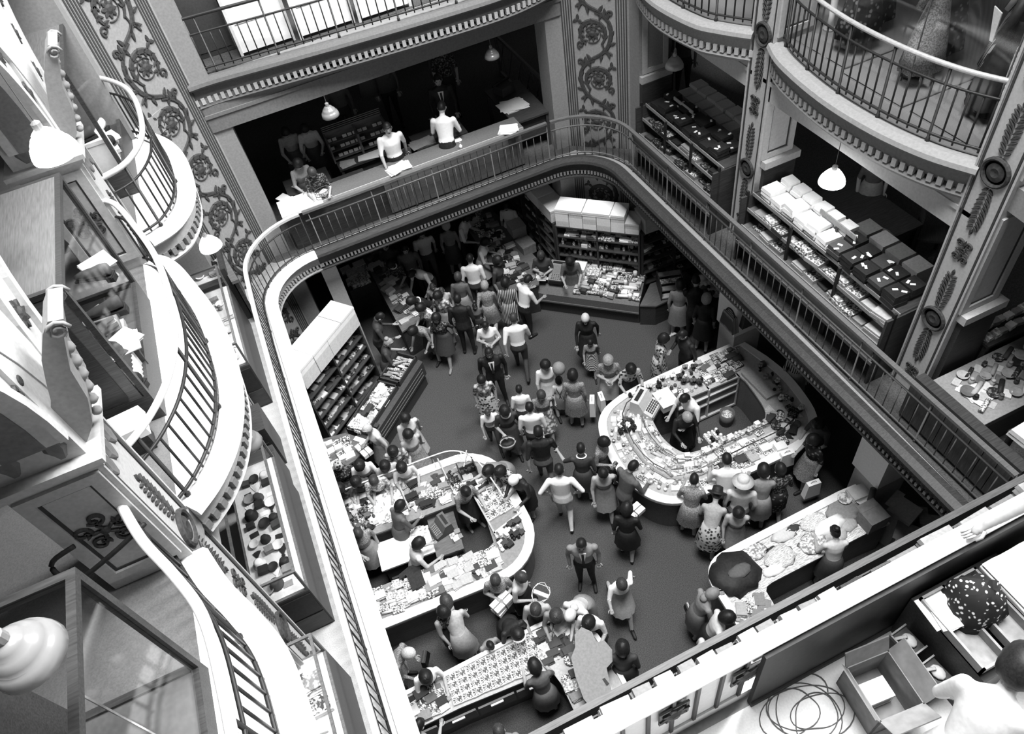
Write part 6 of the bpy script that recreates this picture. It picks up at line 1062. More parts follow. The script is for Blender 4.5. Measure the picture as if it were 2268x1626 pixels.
t = thing('price_strip', 'dark price strip standing between white and black packs on the long shelf', 'sign', (6.86, 6.2, 5.1)); piece('strip', MB().box((0, 0, .05), (.02, .75, .08)).mesh('strip', ('grey',)), t); piece('stem', MB().bx(-.005, .005, -.02, .02, -.2, .01).mesh('stem', ('iron',)), t)
desk(7.5, 10.3, .5, 1.9, 1.0, 0, 'dark table under the white packs behind the black goods shelf')
for k in range(6):
    for j in range(2): packs(7.42 + .28 * j, 11.0 - .29 * k, 4.61, .27, .26, 4 + (k * 3 + j) % 3, 'offwhite', ('rear ' if j else 'front ') + ('first', 'second', 'third', 'fourth', 'fifth', 'sixth')[k] + ' pale pack pile from the scroll pillar, behind the black goods shelf')
desk(8.15, 6.9, .9, 1.5, .8, 0, 'broad dark table under the lit lamp in the right gallery'); desk(7.75, 5.4, .5, 1.6, .85, 0, 'narrow dark table with papers behind the long shelf')
for k in range(8): carton((7.58, 7.6 - .33 * k, 4.05 if k < 4 else 4.47), (.28, .27, .26), 0, ('grey', 'grey_light')[k % 2], ('first', 'second', 'third', 'fourth', 'fifth', 'sixth', 'seventh', 'eighth')[k] + ' grey box from the slim pillar behind the long shelf')
for o in list(C.objects)[-1:]: pass
heap('crumpled_paper', 'crumpled pale cloth on the narrow table behind the long shelf', 'cloth', (*(7.70, 6.17), 4.465), (.26, .2), .16, 'grey_light', 61); sheets(7.75, 5.05, 4.465, .3, .26, .3, 3, 'pale sheets at the near end of the narrow table behind the long shelf', 'grey_light'); carton((7.85, 4.72, 4.465), (.26, .3, .12), .2, 'grey', 'small grey box beside the sheets on the narrow table')
t = thing('chair', 'dark chair standing by the broad table in the right gallery', 'chair', (8.9, 6.2, Z1 + .01), .8); piece('seat', MB().box((0, 0, .45), (.42, .42, .04)).mesh('seat', ('wood_dark',)), t); piece('backrest', MB().bx(-.2, .2, .18, .21, .5, .9).mesh('backrest', ('wood_dark',)), t); lg = MB().box((0, 0, .22), (.04, .04, .44)).mesh('leg', ('wood_dark',))
for a in (-1, 1):
    for b in (-1, 1): piece('leg', lg, t, (a * .18, b * .18, 0))
# planks behind the balustrade beyond the second pillar
t = thing('counter', 'dark boarded counter behind the right balustrade near the corner', 'counter', (6.4, 3, Z1 + .01)); MB().bx(6.35, 6.5, 2.25, 3.9, 3.61, 4.42).build('carcass', 'wood_dark', t); pm = MB().bx(-.012, .012, -.095, .095, 0, .68).mesh('plank', ('wood_v',))
for k in range(8): piece('plank', pm, t, Vector((6.33, 3.8 - .2 * k, 3.68)) - t.location)
t = thing('glass_counter', 'glass-topped counter of small wares right of the second pillar', 'counter', (7.1, 3.35, Z1 + .01)); MB().bx(6.6, 8.4, 3.0, 3.75, 3.61, 4.3).build('carcass', 'wood_dark', t); MB().bx(6.55, 8.45, 2.96, 3.79, 4.30, 4.34).build('worktop', 'grey', t); MB().bx(6.55, 8.45, 2.955, 2.96, 4.26, 4.36).bx(6.545, 6.55, 2.96, 3.79, 4.26, 4.36).build('metal_edge', 'iron_light', t)
fill([(6.7, 3.1), (8.2, 3.1), (8.2, 3.7), (6.7, 3.7)], 12, 5, 4.342, ['roll', 'card', 'jar', 'packet', 'bowl'], DARK + ['grey_light', 'offwhite'], 'on the glass counter right of the second pillar', 'small wares on the glass counter', rot=.5)
fill([(7.42, 3.82), (8.45, 3.82), (8.45, 4.15), (7.42, 4.15)], 8, 2, 4.512, ['small_box'], ['grey_light', 'offwhite', 'grey', 'lace'], 'in the raised row behind the glass counter by the second pillar', 'boxes behind the glass counter', drop=0, jit=.08)
desk(7.95, 3.98, 1.1, .38, .9, 0, 'dark bench under the raised row of boxes at the second pillar')
sheets(6.85, 3.35, 4.345, .26, .26, 0, 2, 'pale card at the pillar end of the glass counter', 'offwhite')
desk(7.0, 2.3, .9, .8, .95, 0, 'dark table in the right corner carrying pale packs')
for k, (x, y, m) in enumerate(((6.62, 2.55, 'offwhite'), (6.68, 2.25, 'grey_light'), (7.0, 2.4, 'grey'), (7.15, 2.1, 'grey_dark'), (6.8, 2.0, 'grey_light'))): packs(x, y, 4.565, .26, .24, 2 + k % 2, m, ('palest pack pile in the right corner', 'second pale pack pile in the right corner', 'grey pack pile in the right corner', 'dark pack pile in the right corner', 'low pale pack pile nearest the near rail in the corner')[k])
# ================================================================ first gallery, near side: goods along the rail
t = thing('shelf_unit', 'long low shelf carrying folded goods along the near first gallery rail', 'shelf', (3, 1.75, Z1 + .01)); MB().bx(-.2, 6.3, 1.5, 1.95, 3.61, 4.78).build('carcass', 'wood_dark', t); MB().bx(-.2, 6.3, 1.45, 1.97, 4.78, 4.82).build('shelf_board', 'charcoal', t); MB().bx(-.2, 6.3, 1.955, 1.97, 4.82, 4.85).build('front_lip', 'grey_dark', t)
ORD = ['first', 'second', 'third', 'fourth', 'fifth', 'sixth', 'seventh', 'eighth', 'ninth', 'tenth', 'eleventh', 'twelfth', 'thirteenth', 'fourteenth', 'fifteenth', 'sixteenth', 'seventeenth', 'eighteenth', 'nineteenth', 'twentieth']
for k, (x, w, n, m) in enumerate(((.45, .34, 4, 'grey_light'), (.82, .34, 4, 'grey_light'), (1.12, .22, 4, 'grey'), (1.36, .22, 5, 'textile'), (1.60, .2, 5, 'grey'), (1.82, .22, 4, 'grey_light'), (2.05, .22, 3, 'grey'), (2.28, .22, 4, 'grey_light'), (2.52, .22, 3, 'grey'), (2.76, .22, 4, 'grey_light'), (3.0, .22, 3, 'grey'), (3.24, .24, 3, 'grey_light'), (3.52, .3, 3, 'charcoal'), (4.15, .4, 3, 'grey'), (4.6, .42, 3, 'grey_light'), (5.05, .4, 4, 'grey_light'), (5.45, .34, 3, 'grey'), (5.85, .4, 4, 'grey_light'))):
    packs(x, 1.81 + .01 * (k % 3), 4.822, w - .03, .27, n, m, ORD[k] + ' pile from the left of folded goods along the near first gallery rail, ' + {'white': 'white', 'textile': 'streaky', 'grey_light': 'pale', 'grey': 'shaded', 'offwhite': 'cream', 'charcoal': 'dark'}[m])
t = thing('price_card', 'dark triangular card standing on the near gallery shelf', 'sign', (3.85, 1.9, 4.825)); piece('board', MB().prism([(-.12, -.01), (.12, -.01), (.12, .01), (-.12, .01)], 0, .24).mesh('board', ('grey_dark',)), t); piece('foot', MB().box((0, -.05, .01), (.2, .1, .02)).mesh('foot', ('grey_dark',)), t)
# ================================================================ second gallery, near side
t = thing('parapet', 'white ornamented parapet with broad pale handrail nearest the viewer', 'balustrade', (1.5, 1.05, Z2)); MB().bx(-1.6, 6.4, 1.03, 1.08, 7.2, 7.32).build('base', 'white_paint', t); MB().sweep([(-1.6, 1.05), (6.4, 1.05)], [(-.05, 8.06), (.05, 8.06), (.055, 8.1), (.03, 8.13), (-.03, 8.13), (-.055, 8.1)]).build('handrail', 'white_paint', t); MB().bx(-1.6, 1.34, 1.045, 1.06, 7.32, 8.06).build('panel', 'white_paint', t)
bm_ = MB().box((0, 0, .37), (.022, .02, .74)).mesh('bar', ('iron',))
for k in range(18): piece('bar', bm_, t, Vector((-1.5 + .165 * k, 1.035, 7.32)) - t.location)
fr_ = MB().bx(-.10, .10, -.012, .0, -.10, -.08).bx(-.10, .10, -.012, 0, .08, .10).bx(-.10, -.08, -.012, 0, -.08, .08).bx(.08, .10, -.012, 0, -.08, .08).mesh('rosette_frame', ('grey_dark',))
for k in range(6):
    piece('rosette_frame', fr_, t, Vector((-1.17 + .495 * k, 1.03, 7.75)) - t.location); o_ = place_on(ROSETTE, 'rosette', t, (-1.17 + .495 * k, 1.028, 7.75), (1, 0, 0), (0, -1, 0), 0, sc=.75)
t = thing('board', 'black board standing along the inside of the near parapet', 'board', (2.9, 1.0, Z2 + .012)); MB().bx(1.36, 4.6, .97, 1.0, 7.213, 8.07).build('panel', 'black', t); MB().bx(1.36, 4.6, .955, .97, 7.213, 7.26).build('skirting', 'charcoal', t)
t = thing('cord_coil', 'loose loops of thin wire lying on the white floor by the near parapet', 'cord', (1.65, .78, Z2 + .014)); rn = random.Random(9)
mb = MB(); pts = []
for q in range(190):
    a = q * .19; q *= .5; r = .17 + .05 * math.sin(q * .23) + .03 * math.sin(q * .71); pts.append((r * 1.15 * math.cos(a) + .05 * math.sin(q * .11), r * .8 * math.sin(a) + .04 * math.cos(q * .13), .006 + .004 * math.sin(q)))
mb.tube(pts, .0035, 5); piece('loop', mb.mesh('loop', ('grey_dark',), True), t)
t = thing('carton', 'open grey cardboard carton on the white floor by the near parapet', 'box', (2.06, .66, Z2 + .013), -.10); w, d, h = .30, .34, .30
for nm, b in (('side', (-w / 2, -w / 2 + .01, -d / 2, d / 2)), ('side', (w / 2 - .01, w / 2, -d / 2, d / 2)), ('side', (-w / 2, w / 2, -d / 2, -d / 2 + .01)), ('side', (-w / 2, w / 2, d / 2 - .01, d / 2))): piece(nm, MB().bx(*b, 0.01, h).mesh('side', ('card',)), t)
piece('bottom', MB().bx(-w / 2, w / 2, -d / 2, d / 2, 0, .01).mesh('bottom', ('card',)), t)
for p, s_, r in (((-w / 2, 0, h), (.008, d, .15), (0, -.45, 0)), ((w / 2, 0, h), (.008, d, .15), (0, .5, 0)), ((0, -d / 2, h), (w, .008, .13), (.9, 0, 0)), ((0, d / 2, h), (w, .008, .13), (-.35, 0, 0))): piece('flap', MB().box((0, 0, s_[2] / 2), s_).mesh('flap', ('card',)), t, p, r)
t = thing('small_carton', 'white packet lying inside the open grey carton', 'box', (2.07, .68, Z2 + .024), -.1); piece('carcass', MB().box((0, 0, .06), (.17, .13, .12)).mesh('carcass', ('white',)), t); piece('label', MB().box((0, -.066, .06), (.12, .004, .05)).mesh('label', ('grey',)), t)
t = thing('tray_stand', 'dark stand of open drawers with white cards beside the polka dot cloth', 'cabinet', (2.68, .70, Z2 + .013)); piece('carcass', MB().bx(-.22, .44, -.3, .26, 0, .52).mesh('carcass', ('wood_dark',)), t)
for k, (x, z) in enumerate(((-.15, .54), (.08, .56))): piece('drawer', MB().bx(x - .08, x + .1, -.26, .22, z, z + .015).bx(x - .08, x - .065, -.26, .22, z, z + .09).bx(x + .085, x + .1, -.26, .22, z, z + .09).bx(x - .08, x + .1, .205, .22, z, z + .09).bx(x - .08, x + .1, -.26, -.245, z, z + .09).mesh('drawer', ('grey',)), t)
sheets(2.56, .80, 7.80, .20, .20, .1, 4, 'bright white cards in the open drawer by the polka dot cloth', 'white')
for k, (x, y) in enumerate(((2.36, .80), (2.37, .58))):
    t = thing('sewing_kit', ('upper', 'lower')[k] + ' shallow box with a pale oval machine left of the drawer stand', 'box', (x, y, Z2 + .013), .1); piece('tray', MB().bx(-.065, .065, -.08, .08, 0, .3).mesh('tray', ('wood_dark',)), t); piece('rim', MB().bx(-.065, .065, -.085, -.075, .3, .33).bx(-.065, .065, .075, .085, .3, .33).bx(-.07, -.06, -.08, .08, .3, .33).mesh('rim', ('grey',)), t); piece('oval', MB().ell((.01, .0, .315), (.04, .05, .02), 10, 6).mesh('oval', ('grey_light',), True), t); piece('lever', MB().tube([(-.05, .05, .31), (.0, .02, .35)], .012, 5).mesh('lever', ('grey_light',)), t)
heap('polka_cloth', 'black polka dot cloth bundled over the drawer stand', 'cloth', (2.70, .76, 7.74), (.16, .17), .30, 'dots', 71, 20)
t = thing('table', 'table covered by a bright white quilt at the right edge', 'table', (3.2, .55, Z2 + .013)); piece('carcass', MB().bx(-.3, .6, -.5, .3, 0, .68).mesh('carcass', ('wood_dark',)), t); m_ = MB(); n = 14
vs = [(-.34 + .98 * i / n, -.55 + .9 * j / n, .72 + .012 * math.sin(i * 1.9) * math.cos(j * 1.3)) for i in range(n + 1) for j in range(n + 1)]; m_.add(vs, [(i * (n + 1) + j, (i + 1) * (n + 1) + j, (i + 1) * (n + 1) + j + 1, i * (n + 1) + j + 1) for i in range(n) for j in range(n)]); m_.bx(-.34, .64, -.55, .35, .66, .70); piece('quilt', m_.mesh('quilt', ('white',), True), t)
W_((2.25, 0.31, 7.2, -67, 1.50), 'lean', 'puff', HB, 'offwhite', 'grey_light', 'woman in pale top seen from above at the lower right corner', sleeve='long')
B_ = get_body('rail', 'm'); hd_ = R_(25); sc_ = 1.0; hv = B_['hand'][1]; hx, hy = hv.x * 1.05, hv.y * 1.03
M_((2.82 - (hx * math.cos(hd_) - hy * math.sin(hd_)) - math.sin(hd_) * B_['hc'].y, 1.03 - (hx * math.sin(hd_) + hy * math.cos(hd_)) + math.cos(hd_) * B_['hc'].y, 7.212, 25, 1.70), 'rail', 'offwhite', 'grey_dark', 'person outside the right edge whose hand rests on the pale handrail', sleeve='none')
# ================================================================ display cases on the left
def glass_case(x0, x1, y0, y1, z0, z1, base, label, top='glass', frame='wood_dark', fw=.05):
    t = thing('display_case', label, 'display case', ((x0 + x1) / 2, (y0 + y1) / 2, z0)); b = z0 + base
    MB().bx(x0, x1, y0, y1, z0, b).build('plinth', 'wood_dark', t)
    for x in (x0, x1 - fw):
        for y in (y0, y1 - fw): MB().bx(x, x + fw, y, y + fw, b, z1).build('corner_post', frame, t)
    for z in (b, z1 - fw):
        for x in (x0, x1 - fw): MB().bx(x, x + fw, y0 + fw, y1 - fw, z, z + fw).build('frame_rail', frame, t)
        for y in (y0, y1 - fw): MB().bx(x0 + fw, x1 - fw, y, y + fw, z, z + fw).build('frame_rail', frame, t)
    MB().bx(x0 + fw, x1 - fw, y0 + fw, y1 - fw, z1 - .02, z1 - .012 if top == 'glass' else z1).build('top_pane' if top == 'glass' else 'top_panel', top, t)
    MB().bx(x1 - .03, x1 - .022, y0 + fw, y1 - fw, b + fw, z1 - fw).build('side_pane', 'glass', t); MB().bx(x0 + fw, x1 - fw, y0 + .02, y0 + .028, b + fw, z1 - fw).build('side_pane', 'glass', t)
    return t
c1_ = glass_case(-2.72, -1.98, 5.55, 7.4, 7.212, 8.92, .28, 'tall shoe display case with broad pale top at the left edge', 'wood_light')
MB().bx(-2.68, -2.05, 5.56, 5.58, 7.5, 8.85).build('end_panel', 'wood', c1_); MB().bx(-2.6, -2.15, 5.545, 5.56, 7.6, 8.6).build('panel_moulding', 'wood_dark', c1_); MB().bx(-2.70, -2.66, 5.6, 7.35, 7.5, 8.9).build('back_panel', 'wood_dark', c1_)
for z in (8.0, 8.42): MB().bx(-2.66, -2.1, 5.62, 7.35, z, z + .015).build('glass_shelf', 'glass', c1_)
def shoe(x, y, z, rz, m, label, s=1.0):
    t = thing('shoe', label, 'shoe', (x, y, z), rz); t.scale = (s, s, s); mb = MB(); n = 10; vs = []
    for yy, w, h in ((-.13, .03, .10), (-.08, .042, .095), (-.02, .04, .075), (.05, .046, .055), (.10, .04, .04), (.14, .018, .025)):
        for k in range(n): q = 2 * math.pi * k / n; vs.append((w * math.cos(q), yy, .012 + h / 2 + h / 2 * math.sin(q)))
    mb.add(vs, [(i * n + k, i * n + (k + 1) % n, (i + 1) * n + (k + 1) % n, (i + 1) * n + k) for i in range(5) for k in range(n)] + [tuple(range(n))[::-1], tuple(range(5 * n, 6 * n))])
    piece('upper', mb.mesh('upper', (m,), True), t); piece('sole', MB().box((0, 0, .006), (.085, .27, .012)).mesh('sole', ('black',)), t); piece('heel', MB().box((0, -.11, -.02), (.06, .06, .04)).mesh('heel', ('black',)), t); return t
for k, (x, y, z, rz, m, l) in enumerate(((-2.3, 7.1, 8.44, .4, 'charcoal', 'dark shoe on the upper glass shelf of the shoe case'), (-2.15, 6.9, 8.04, 1.2, 'grey_dark', 'large grey boot on the lower glass shelf of the shoe case'), (-2.2, 6.1, 7.75, .7, 'black', 'black shoe on white tissue in the middle of the shoe case'), (-2.12, 6.4, 7.95, 1.5, 'charcoal', 'dark pump leaning on the pale boxes of the shoe case'), (-2.15, 5.75, 7.6, 1.0, 'black', 'black bag-like shoe at the near end of the shoe case'))): shoe(x, y, z, rz, m, l, 1.4)
for k in range(4): carton((-2.3, 6.6 - .02 * k, 7.50 + .09 * k), (.34 - .02 * k, .26, .085), .15 * k, ('grey_light', 'grey', 'offwhite', 'grey_light')[k], ('lowest', 'second', 'third', 'topmost')[k] + ' shoe box in the leaning pile of the shoe case')
sheets(-2.1, 6.15, 7.73, .34, .3, .4, 4, 'bright white tissue in the shoe case', 'white'); sheets(-2.14, 7.15, 8.02, .3, .3, .6, 2, 'white card under the grey boot in the shoe case', 'white'); carton((-2.15, 6.15, 7.49), (.3, .3, .23), .2, 'charcoal', 'dark box holding up the white tissue in the shoe case')
m_ = MB(); m_.sweep([(-2.02 - .015 * (k % 2), 5.65 + .03 * k) for k in range(24)], [(0, 7.5), (0, 7.72), (-.01, 7.72), (-.01, 7.5)]); tag(m_.build('pleated_cloth', 'offwhite'), 'pleated pale cloth along the foot of the shoe case', 'cloth')
t = thing('stool', 'white rounded stool in front of the near end of the shoe case', 'stool', (-2.24, 5.28, 7.213)); piece('seat', MB().box((0, 0, .30), (.36, .30, .12), .1, 0, .94).mesh('seat', ('white',)), t); piece('foot', MB().box((0, 0, .12), (.26, .2, .24), .1).mesh('foot', ('wood_dark',)), t)
c2_ = glass_case(-2.5, -1.9, 9.75, 11.4, 7.212, 8.92, .3, 'farther tall display case with shoes behind the far left pillar', 'wood_light'); 
for k, (x, y, z, m) in enumerate(((-2.15, 10.1, 7.6, 'black'), (-2.1, 10.5, 7.62, 'black'), (-2.2, 9.95, 8.0, 'charcoal'), (-2.15, 10.9, 7.6, 'white'))): shoe(x, y, z, .9 * k, m, ('black shoe nearest in the farther case', 'second black shoe in the farther case', 'dark shoe up on a box in the farther case', 'white shoe at the back of the farther case')[k], 1.3)
for k in range(3): carton((-2.12, 10.0 + .35 * k, 7.514), (.34, .24, .10 if k else .46), .2 * k, 'white' if k != 1 else 'offwhite', ('white box carrying the dark shoe in the farther case', 'cream box in the farther case', 'flat white box at the back of the farther case')[k])
c0_ = glass_case(-2.85, -1.95, .4, 2.88, 7.212, 8.9, .12, 'large empty glass case in wooden frame at the lower left corner', 'glass', 'wood_dark', .055); MB().tube([(-2.02, 2.2, 7.4), (-2.02, 2.2, 8.84)], .008, 5).build('glass_edge', 'chrome', c0_); MB().bx(-2.8, -2.0, 1.2, 1.23, 7.4, 8.0).build('shelf_end', 'wood', c0_); MB().bx(-2.8, -2.0, .45, 2.83, 7.335, 7.36).build('floor_board', 'grey_dark', c0_)
MB().bx(-2.82, -2.79, .45, 2.83, 7.36, 8.84).build('back_panel', 'wood_dark', c0_)
# bent rod on the dark panel and loose white boards on the floor
tag(MB().tube(smoothpath([(-2.45, 3.80, 8.0), (-2.62, 3.76, 7.98), (-2.66, 3.74, 7.85), (-2.6, 3.72, 7.72), (-2.3, 3.75, 7.80), (-1.98, 3.80, 7.92)], 4), .02, 6).build('bent_rod', 'black', None, True), 'black bent rod fixed before the dark sunk panel of the nearest left pillar', 'rod')
# first gallery, left: low display cases with dark ends
for k, (y0, y1, lab, base) in enumerate(((4.72, 6.85, 'long glass case with lamps parts on the left walkway, dark drawer end', .95), (8.75, 10.78, 'glass case with pale goods on the left walkway beside the far pillar', .95), (2.2, 3.95, 'glass case at the near end of the left walkway', .95))):
    t = glass_case(-2.32, -1.68, y0, y1, 3.613, 5.05, base, lab, 'glass', 'wood', .03); MB().bx(-2.30, -1.70, y0 - .012, y0, 3.66, 4.0).build('drawer', 'wood_dark', t); MB().bx(-2.30, -1.70, y0 - .012, y0, 4.05, 4.5).build('drawer', 'black', t); MB().bx(-2.29, -1.71, y0 + .03, y1 - .03, 4.595, 4.60).build('display_board', 'offwhite', t)
fill([(-2.2, 4.85), (-1.8, 4.85), (-1.8, 6.6), (-2.2, 6.6)], 3, 13, 4.60, ['bowl', 'cap', 'card', 'fan_of_ties', 'small_box'], ['white', 'black', 'black', 'grey', 'offwhite', 'charcoal'], 'inside the long glass case of the left walkway', 'wares in the long left case', sc=(.7, 1.1))
fill([(-2.2, 8.85), (-1.8, 8.85), (-1.8, 10.6), (-2.2, 10.6)], 3, 10, 4.60, ['garment', 'card', 'bowl', 'jar'], ['white', 'offwhite', 'black', 'grey', 'print'], 'inside the far glass case of the left walkway', 'wares in the far left case', sc=(.8, 1.2))
fill([(-2.2, 2.3), (-1.8, 2.3), (-1.8, 3.8), (-2.2, 3.8)], 2, 6, 4.60, ['garment', 'packet', 'tray'], WHITES, 'inside the near glass case of the left walkway', 'wares in the near left case', sc=(1.1, 1.6))
t = thing('display_window', 'dark cabinet with lit display window beside the far left lamp', 'cabinet', (-2.0, 11.2, 3.613)); MB().bx(-2.5, -1.62, 10.95, 12.2, 3.613, 4.55).build('carcass', 'wood_dark', t); MB().bx(-2.42, -1.7, 11.1, 12.1, 4.55, 4.56).build('display_board', 'offwhite', t); MB().bx(-2.5, -2.42, 10.95, 12.2, 4.55, 4.8).bx(-1.7, -1.62, 10.95, 12.2, 4.55, 4.8).bx(-2.42, -1.7, 12.1, 12.2, 4.55, 4.8).build('frame', 'wood_dark', t)
fill([(-2.35, 11.15), (-1.75, 11.15), (-1.75, 12.05), (-2.35, 12.05)], 4, 4, 4.562, ['garment', 'bowl', 'card'], ['black', 'print', 'white', 'grey', 'charcoal'], 'in the lit display window beside the far left lamp', 'wares in the lit display window')
t = thing('wainscot', 'dark wooden dado at the foot of the back left corner pillar', 'panelling', (-1.6, 10.9, 3.613)); MB().prism([(-1.58, 10.8), (-1.52, 10.8), (-1.66, 11.75), (-1.72, 11.75)], 3.613, 4.6).build('panel', 'wood_dark', t); MB().prism([(-1.6, 10.72), (-1.48, 10.72), (-1.64, 11.78), (-1.76, 11.78)], 4.6, 4.66).build('cap_rail', 'wood', t)
for k, (y0, y1) in enumerate(((7.45, 7.98), (6.98, 7.3))): t = thing('drawer_chest', ('dark chest between the two pale glass cases of the left walkway', 'lower dark chest next to the long glass case of the left walkway')[k], 'chest', (-2.1, (y0 + y1) / 2, 3.613)); MB().bx(-2.5, -1.72, y0, y1, 3.613, 4.5 - .2 * k).build('carcass', 'wood_dark', t); MB().bx(-2.45, -1.78, y0 - .012, y0, 3.7, 4.2).build('drawer', 'black', t)
# ================================================================ second gallery, back: white boards behind the railing
for k, (x0, x1, y, h) in enumerate(((.02, .95, 12.80, 1.5), (1.02, 1.98, 12.72, 1.5), (2.03, 2.98, 12.66, 1.4))):
    t = thing('screen_board', ('left', 'middle', 'right')[k] + ' white board standing behind the back upper balcony railing', 'screen', ((x0 + x1) / 2, y, 7.215)); MB().bx(x0, x1, y, y + .04, 7.27, 7.2 + h).build('panel', 'white', t); MB().bx(x0, x0 + .05, y - .01, y + .05, 7.215, 7.2 + h).build('frame_stile', 'offwhite', t); MB().bx(x1 - .05, x1, y - .01, y + .05, 7.215, 7.2 + h).build('frame_stile', 'offwhite', t)
    MB().bx(x0 + .1, x1 - .1, y - .008, y, 7.215 + .5, 7.23 + .5).build('cross_rail', 'grey_light', t)
t = thing('cabinet', 'dark cabinet left of the white boards on the back upper balcony', 'cabinet', (-.4, 13.45, 7.215)); MB().bx(-.75, .0, 13.2, 13.7, 7.215, 8.6).build('carcass', 'wood_dark', t); MB().bx(-.70, -.05, 13.19, 13.2, 7.3, 8.5).build('door', 'charcoal', t)
# ================================================================ second gallery, right: dresses on stands inside glass
def mannequin(x, y, rz, dress, label, h=1.35, top=None, full=.34):
    t = thing('mannequin', label, 'mannequin', (x, y, 7.214), rz)
    piece('foot_plate', MB().lathe([(.16, 0), (.16, .015), (.03, .03)], seg=14).mesh('foot_plate', ('iron',)), t); piece('stand_pole', MB().tube([(0, 0, .02), (0, 0, .5)], .014, 6).mesh('stand_pole', ('iron_light',)), t)
    mb = MB(); n = 24; vs = []
    for z, r in ((.18, full), (.45, full * .85), (.75, full * .62), (.98, .13), (1.1, .15)):
        for k in range(n): q = 2 * math.pi * k / n; f = 1 + .07 * math.sin(k * math.pi * 2 / 3) * (1.1 - z); vs.append((r * f * math.cos(q), r * f * .8 * math.sin(q), z))
    mb.add(vs, [(i * n + k, i * n + (k + 1) % n, (i + 1) * n + (k + 1) % n, (i + 1) * n + k) for i in range(4) for k in range(n)] + [tuple(range(n))[::-1], tuple(range(4 * n, 5 * n))]); piece('dress', mb.mesh('dress', (dress,), True), t)
    piece('bodice', MB().lathe([(.13, 1.0), (.165, 1.18), (.18, 1.32), (.12, 1.40), (.05, 1.45), (.045, 1.52)], seg=16, sy=.75).mesh('bodice', (top or dress,), True), t)
    for s_ in (-1, 1): piece('sleeve', MB().tube([(s_ * .16, 0, 1.33), (s_ * .22, .03, 1.1), (s_ * .22, .1, .92)], [.055, .05, .04], 8).mesh('sleeve', (top or dress,), True), t)
    return t
mannequin(7.45, 7.2, .3, 'floral_dark', 'leftmost dress on a stand, black with tiny pale flowers'); mannequin(7.9, 7.45, .3, 'floral_dark', 'rear dark flowered dress half hidden behind the leftmost dress'); mannequin(7.45, 6.1, .2, 'tweed', 'long pale grey dress on a stand in the middle of the balcony', full=.30); mannequin(7.95, 6.35, .2, 'floral_dark', 'dark flowered dress behind the pale grey dress'); mannequin(8.1, 5.5, .2, 'stripes', 'dark streaked dress behind the black coat'); mannequin(7.55, 5.1, .2, 'black', 'black coat with pale lapel on a stand near the right pillar', full=.36); mannequin(8.0, 4.75, 0, 'floral', 'large-flowered dress beside the right pillar')
t = thing('stole', 'pale fur stole hanging beside the black coat at upper right', 'scarf', (7.2, 4.72, 7.4)); piece('drape', MB().tube(smoothpath([(0.0, .0, 0), (.02, .05, .35), (.05, .08, .7), (.0, .02, 1.0), (.08, .15, 1.2)], 4), .06, 8).mesh('drape', ('lace',), True), t); piece('hook', MB().tube([(.08, .15, 1.2), (.08, .15, 1.32)], .01, 5).mesh('hook', ('iron',)), t); piece('stand_pole', MB().tube([(.08, .15, -.18), (.08, .15, 1.25)], .012, 5).mesh('stand_pole', ('iron',)), t)
t = thing('lapel', 'white pointed collar piece of the black coat at upper right', 'collar', (7.35, 5.25, 8.05)); m_ = MB(); m_.add([(0, -.02, 0), (0, .02, 0), (0, .10, .34), (0, -.01, .30), (.015, -.02, 0), (.015, .02, 0), (.015, .10, .34), (.015, -.01, .30)], [(0, 1, 2, 3), (7, 6, 5, 4), (0, 4, 5, 1), (1, 5, 6, 2), (2, 6, 7, 3), (3, 7, 4, 0)]); piece('cloth', m_.mesh('cloth', ('offwhite',)), t)
t = thing('leg_display', 'white hosiery display leg standing behind the rail at the top right', 'display', (7.5, 7.75, 7.214)); piece('leg_form', MB().lathe([(.05, 0), (.04, .2), (.055, .5), (.05, .8), (.08, 1.1)], seg=12).mesh('leg_form', ('white',), True), t); piece('foot_plate', MB().lathe([(.09, 0), (.09, .02)], seg=12).mesh('foot_plate', ('grey',)), t)
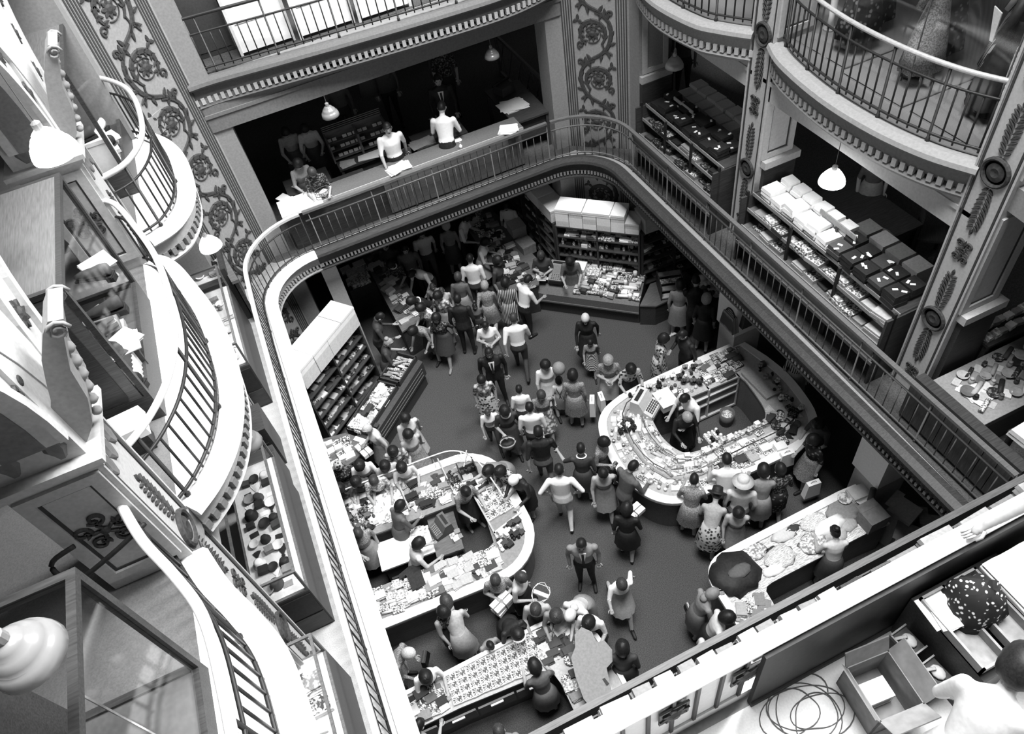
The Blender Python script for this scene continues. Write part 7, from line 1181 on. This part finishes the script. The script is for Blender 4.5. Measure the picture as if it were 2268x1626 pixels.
for k, (x0, x1, y0, y1) in enumerate(((6.95, 8.3, 6.8, 7.82), (6.86, 8.3, 5.72, 6.7), (6.88, 8.3, 4.6, 5.6))):
    t = thing('glass_showcase', ('left', 'middle', 'right')[k] + ' frameless glass showcase round the dresses of the right balcony', 'display case', ((x0 + x1) / 2, (y0 + y1) / 2, 7.214))
    MB().bx(x0, x0 + .006, y0, y1, 7.23, 9.2).build('front_pane', 'glass', t); MB().bx(x0 + .01, x1, y0, y0 + .006, 7.23, 9.2).build('end_pane', 'glass', t); MB().bx(x0 - .006, x0 + .012, y0, y1, 7.214, 7.232).build('floor_channel', 'chrome', t); MB().bx(x0 + .012, x1, y0 - .006, y0 + .012, 7.214, 7.232).build('floor_channel', 'iron_light', t); MB().bx(x0 - .004, x0 + .008, y0 - .004, y0 + .008, 7.232, 9.2).build('glass_edge', 'iron_light', t)
# ================================================================ pendant lamps
shp = [(.02, .20), (.05, .195), (.075, .175), (.085, .15), (.10, .145), (.125, .11), (.13, .085), (.145, .08), (.16, .04), (.165, .0), (.15, -.01), (.0, -.015)]
SH = MB().lathe(shp, seg=24).mesh('lamp_shade', ('shade',), True)
def lamp(x, y, z, lit, label, s=1.0, ceil=6.9, power=40):
    t = thing('pendant_lamp', label, 'lamp', (x, y, z)); o = piece('lamp_shade', SH, t, sc=s); 
    if lit: setmats(o, ['shade_lit'])
    piece('fitting', MB().lathe([(.035, .20), (.035, .25), (.01, .27)], seg=10).mesh('fitting', ('grey',)), t, sc=s); piece('cord', MB().tube([(0, 0, .25 * s), (0, 0, ceil - z)], .005, 5).mesh('cord', ('grey_dark',)), t)
    if lit:
        l = bpy.data.lights.new('bulb', 'POINT'); l.energy = power; l.shadow_soft_size = .12; lo = bpy.data.objects.new('bulb', l); C.objects.link(lo); lo.location = (x, y, z - .25 * s)
lamp(*(-1.86, 2.08, 9.42), False, 'large unlit stepped glass shade over the empty glass case at lower left', 1.0, 10.75); lamp(*(-1.60, 6.21, 9.62), True, 'brightly lit globe lamp before the far left capital', 1.1, 10.75, 15); lamp(*(-1.40, 9.37, 6.30), True, 'lit lamp over the dark display window on the left walkway', .95, 6.9, 10); lamp(*(-1.53, 5.63, 6.30), False, 'unlit stepped glass shade over the long glass case of the left walkway', .95)
lamp(*(1.04, 12.36, 6.00), False, 'unlit stepped shade in the left half of the back gallery', .95); lamp(*(4.18, 12.45, 6.00), False, 'unlit shade at the right of the back gallery', .85); lamp(*(4.52, 13.34, 6.45), False, 'unlit bowl lamp right under the back upper cornice', .85); lamp(*(6.56, 10.11, 6.00), False, 'unlit shade over the black goods beside the scroll pillar', .95); lamp(*(6.55, 6.20, 6.00), True, 'brightly lit lamp over the white packs in the right gallery', 1.05, 6.9, 22)
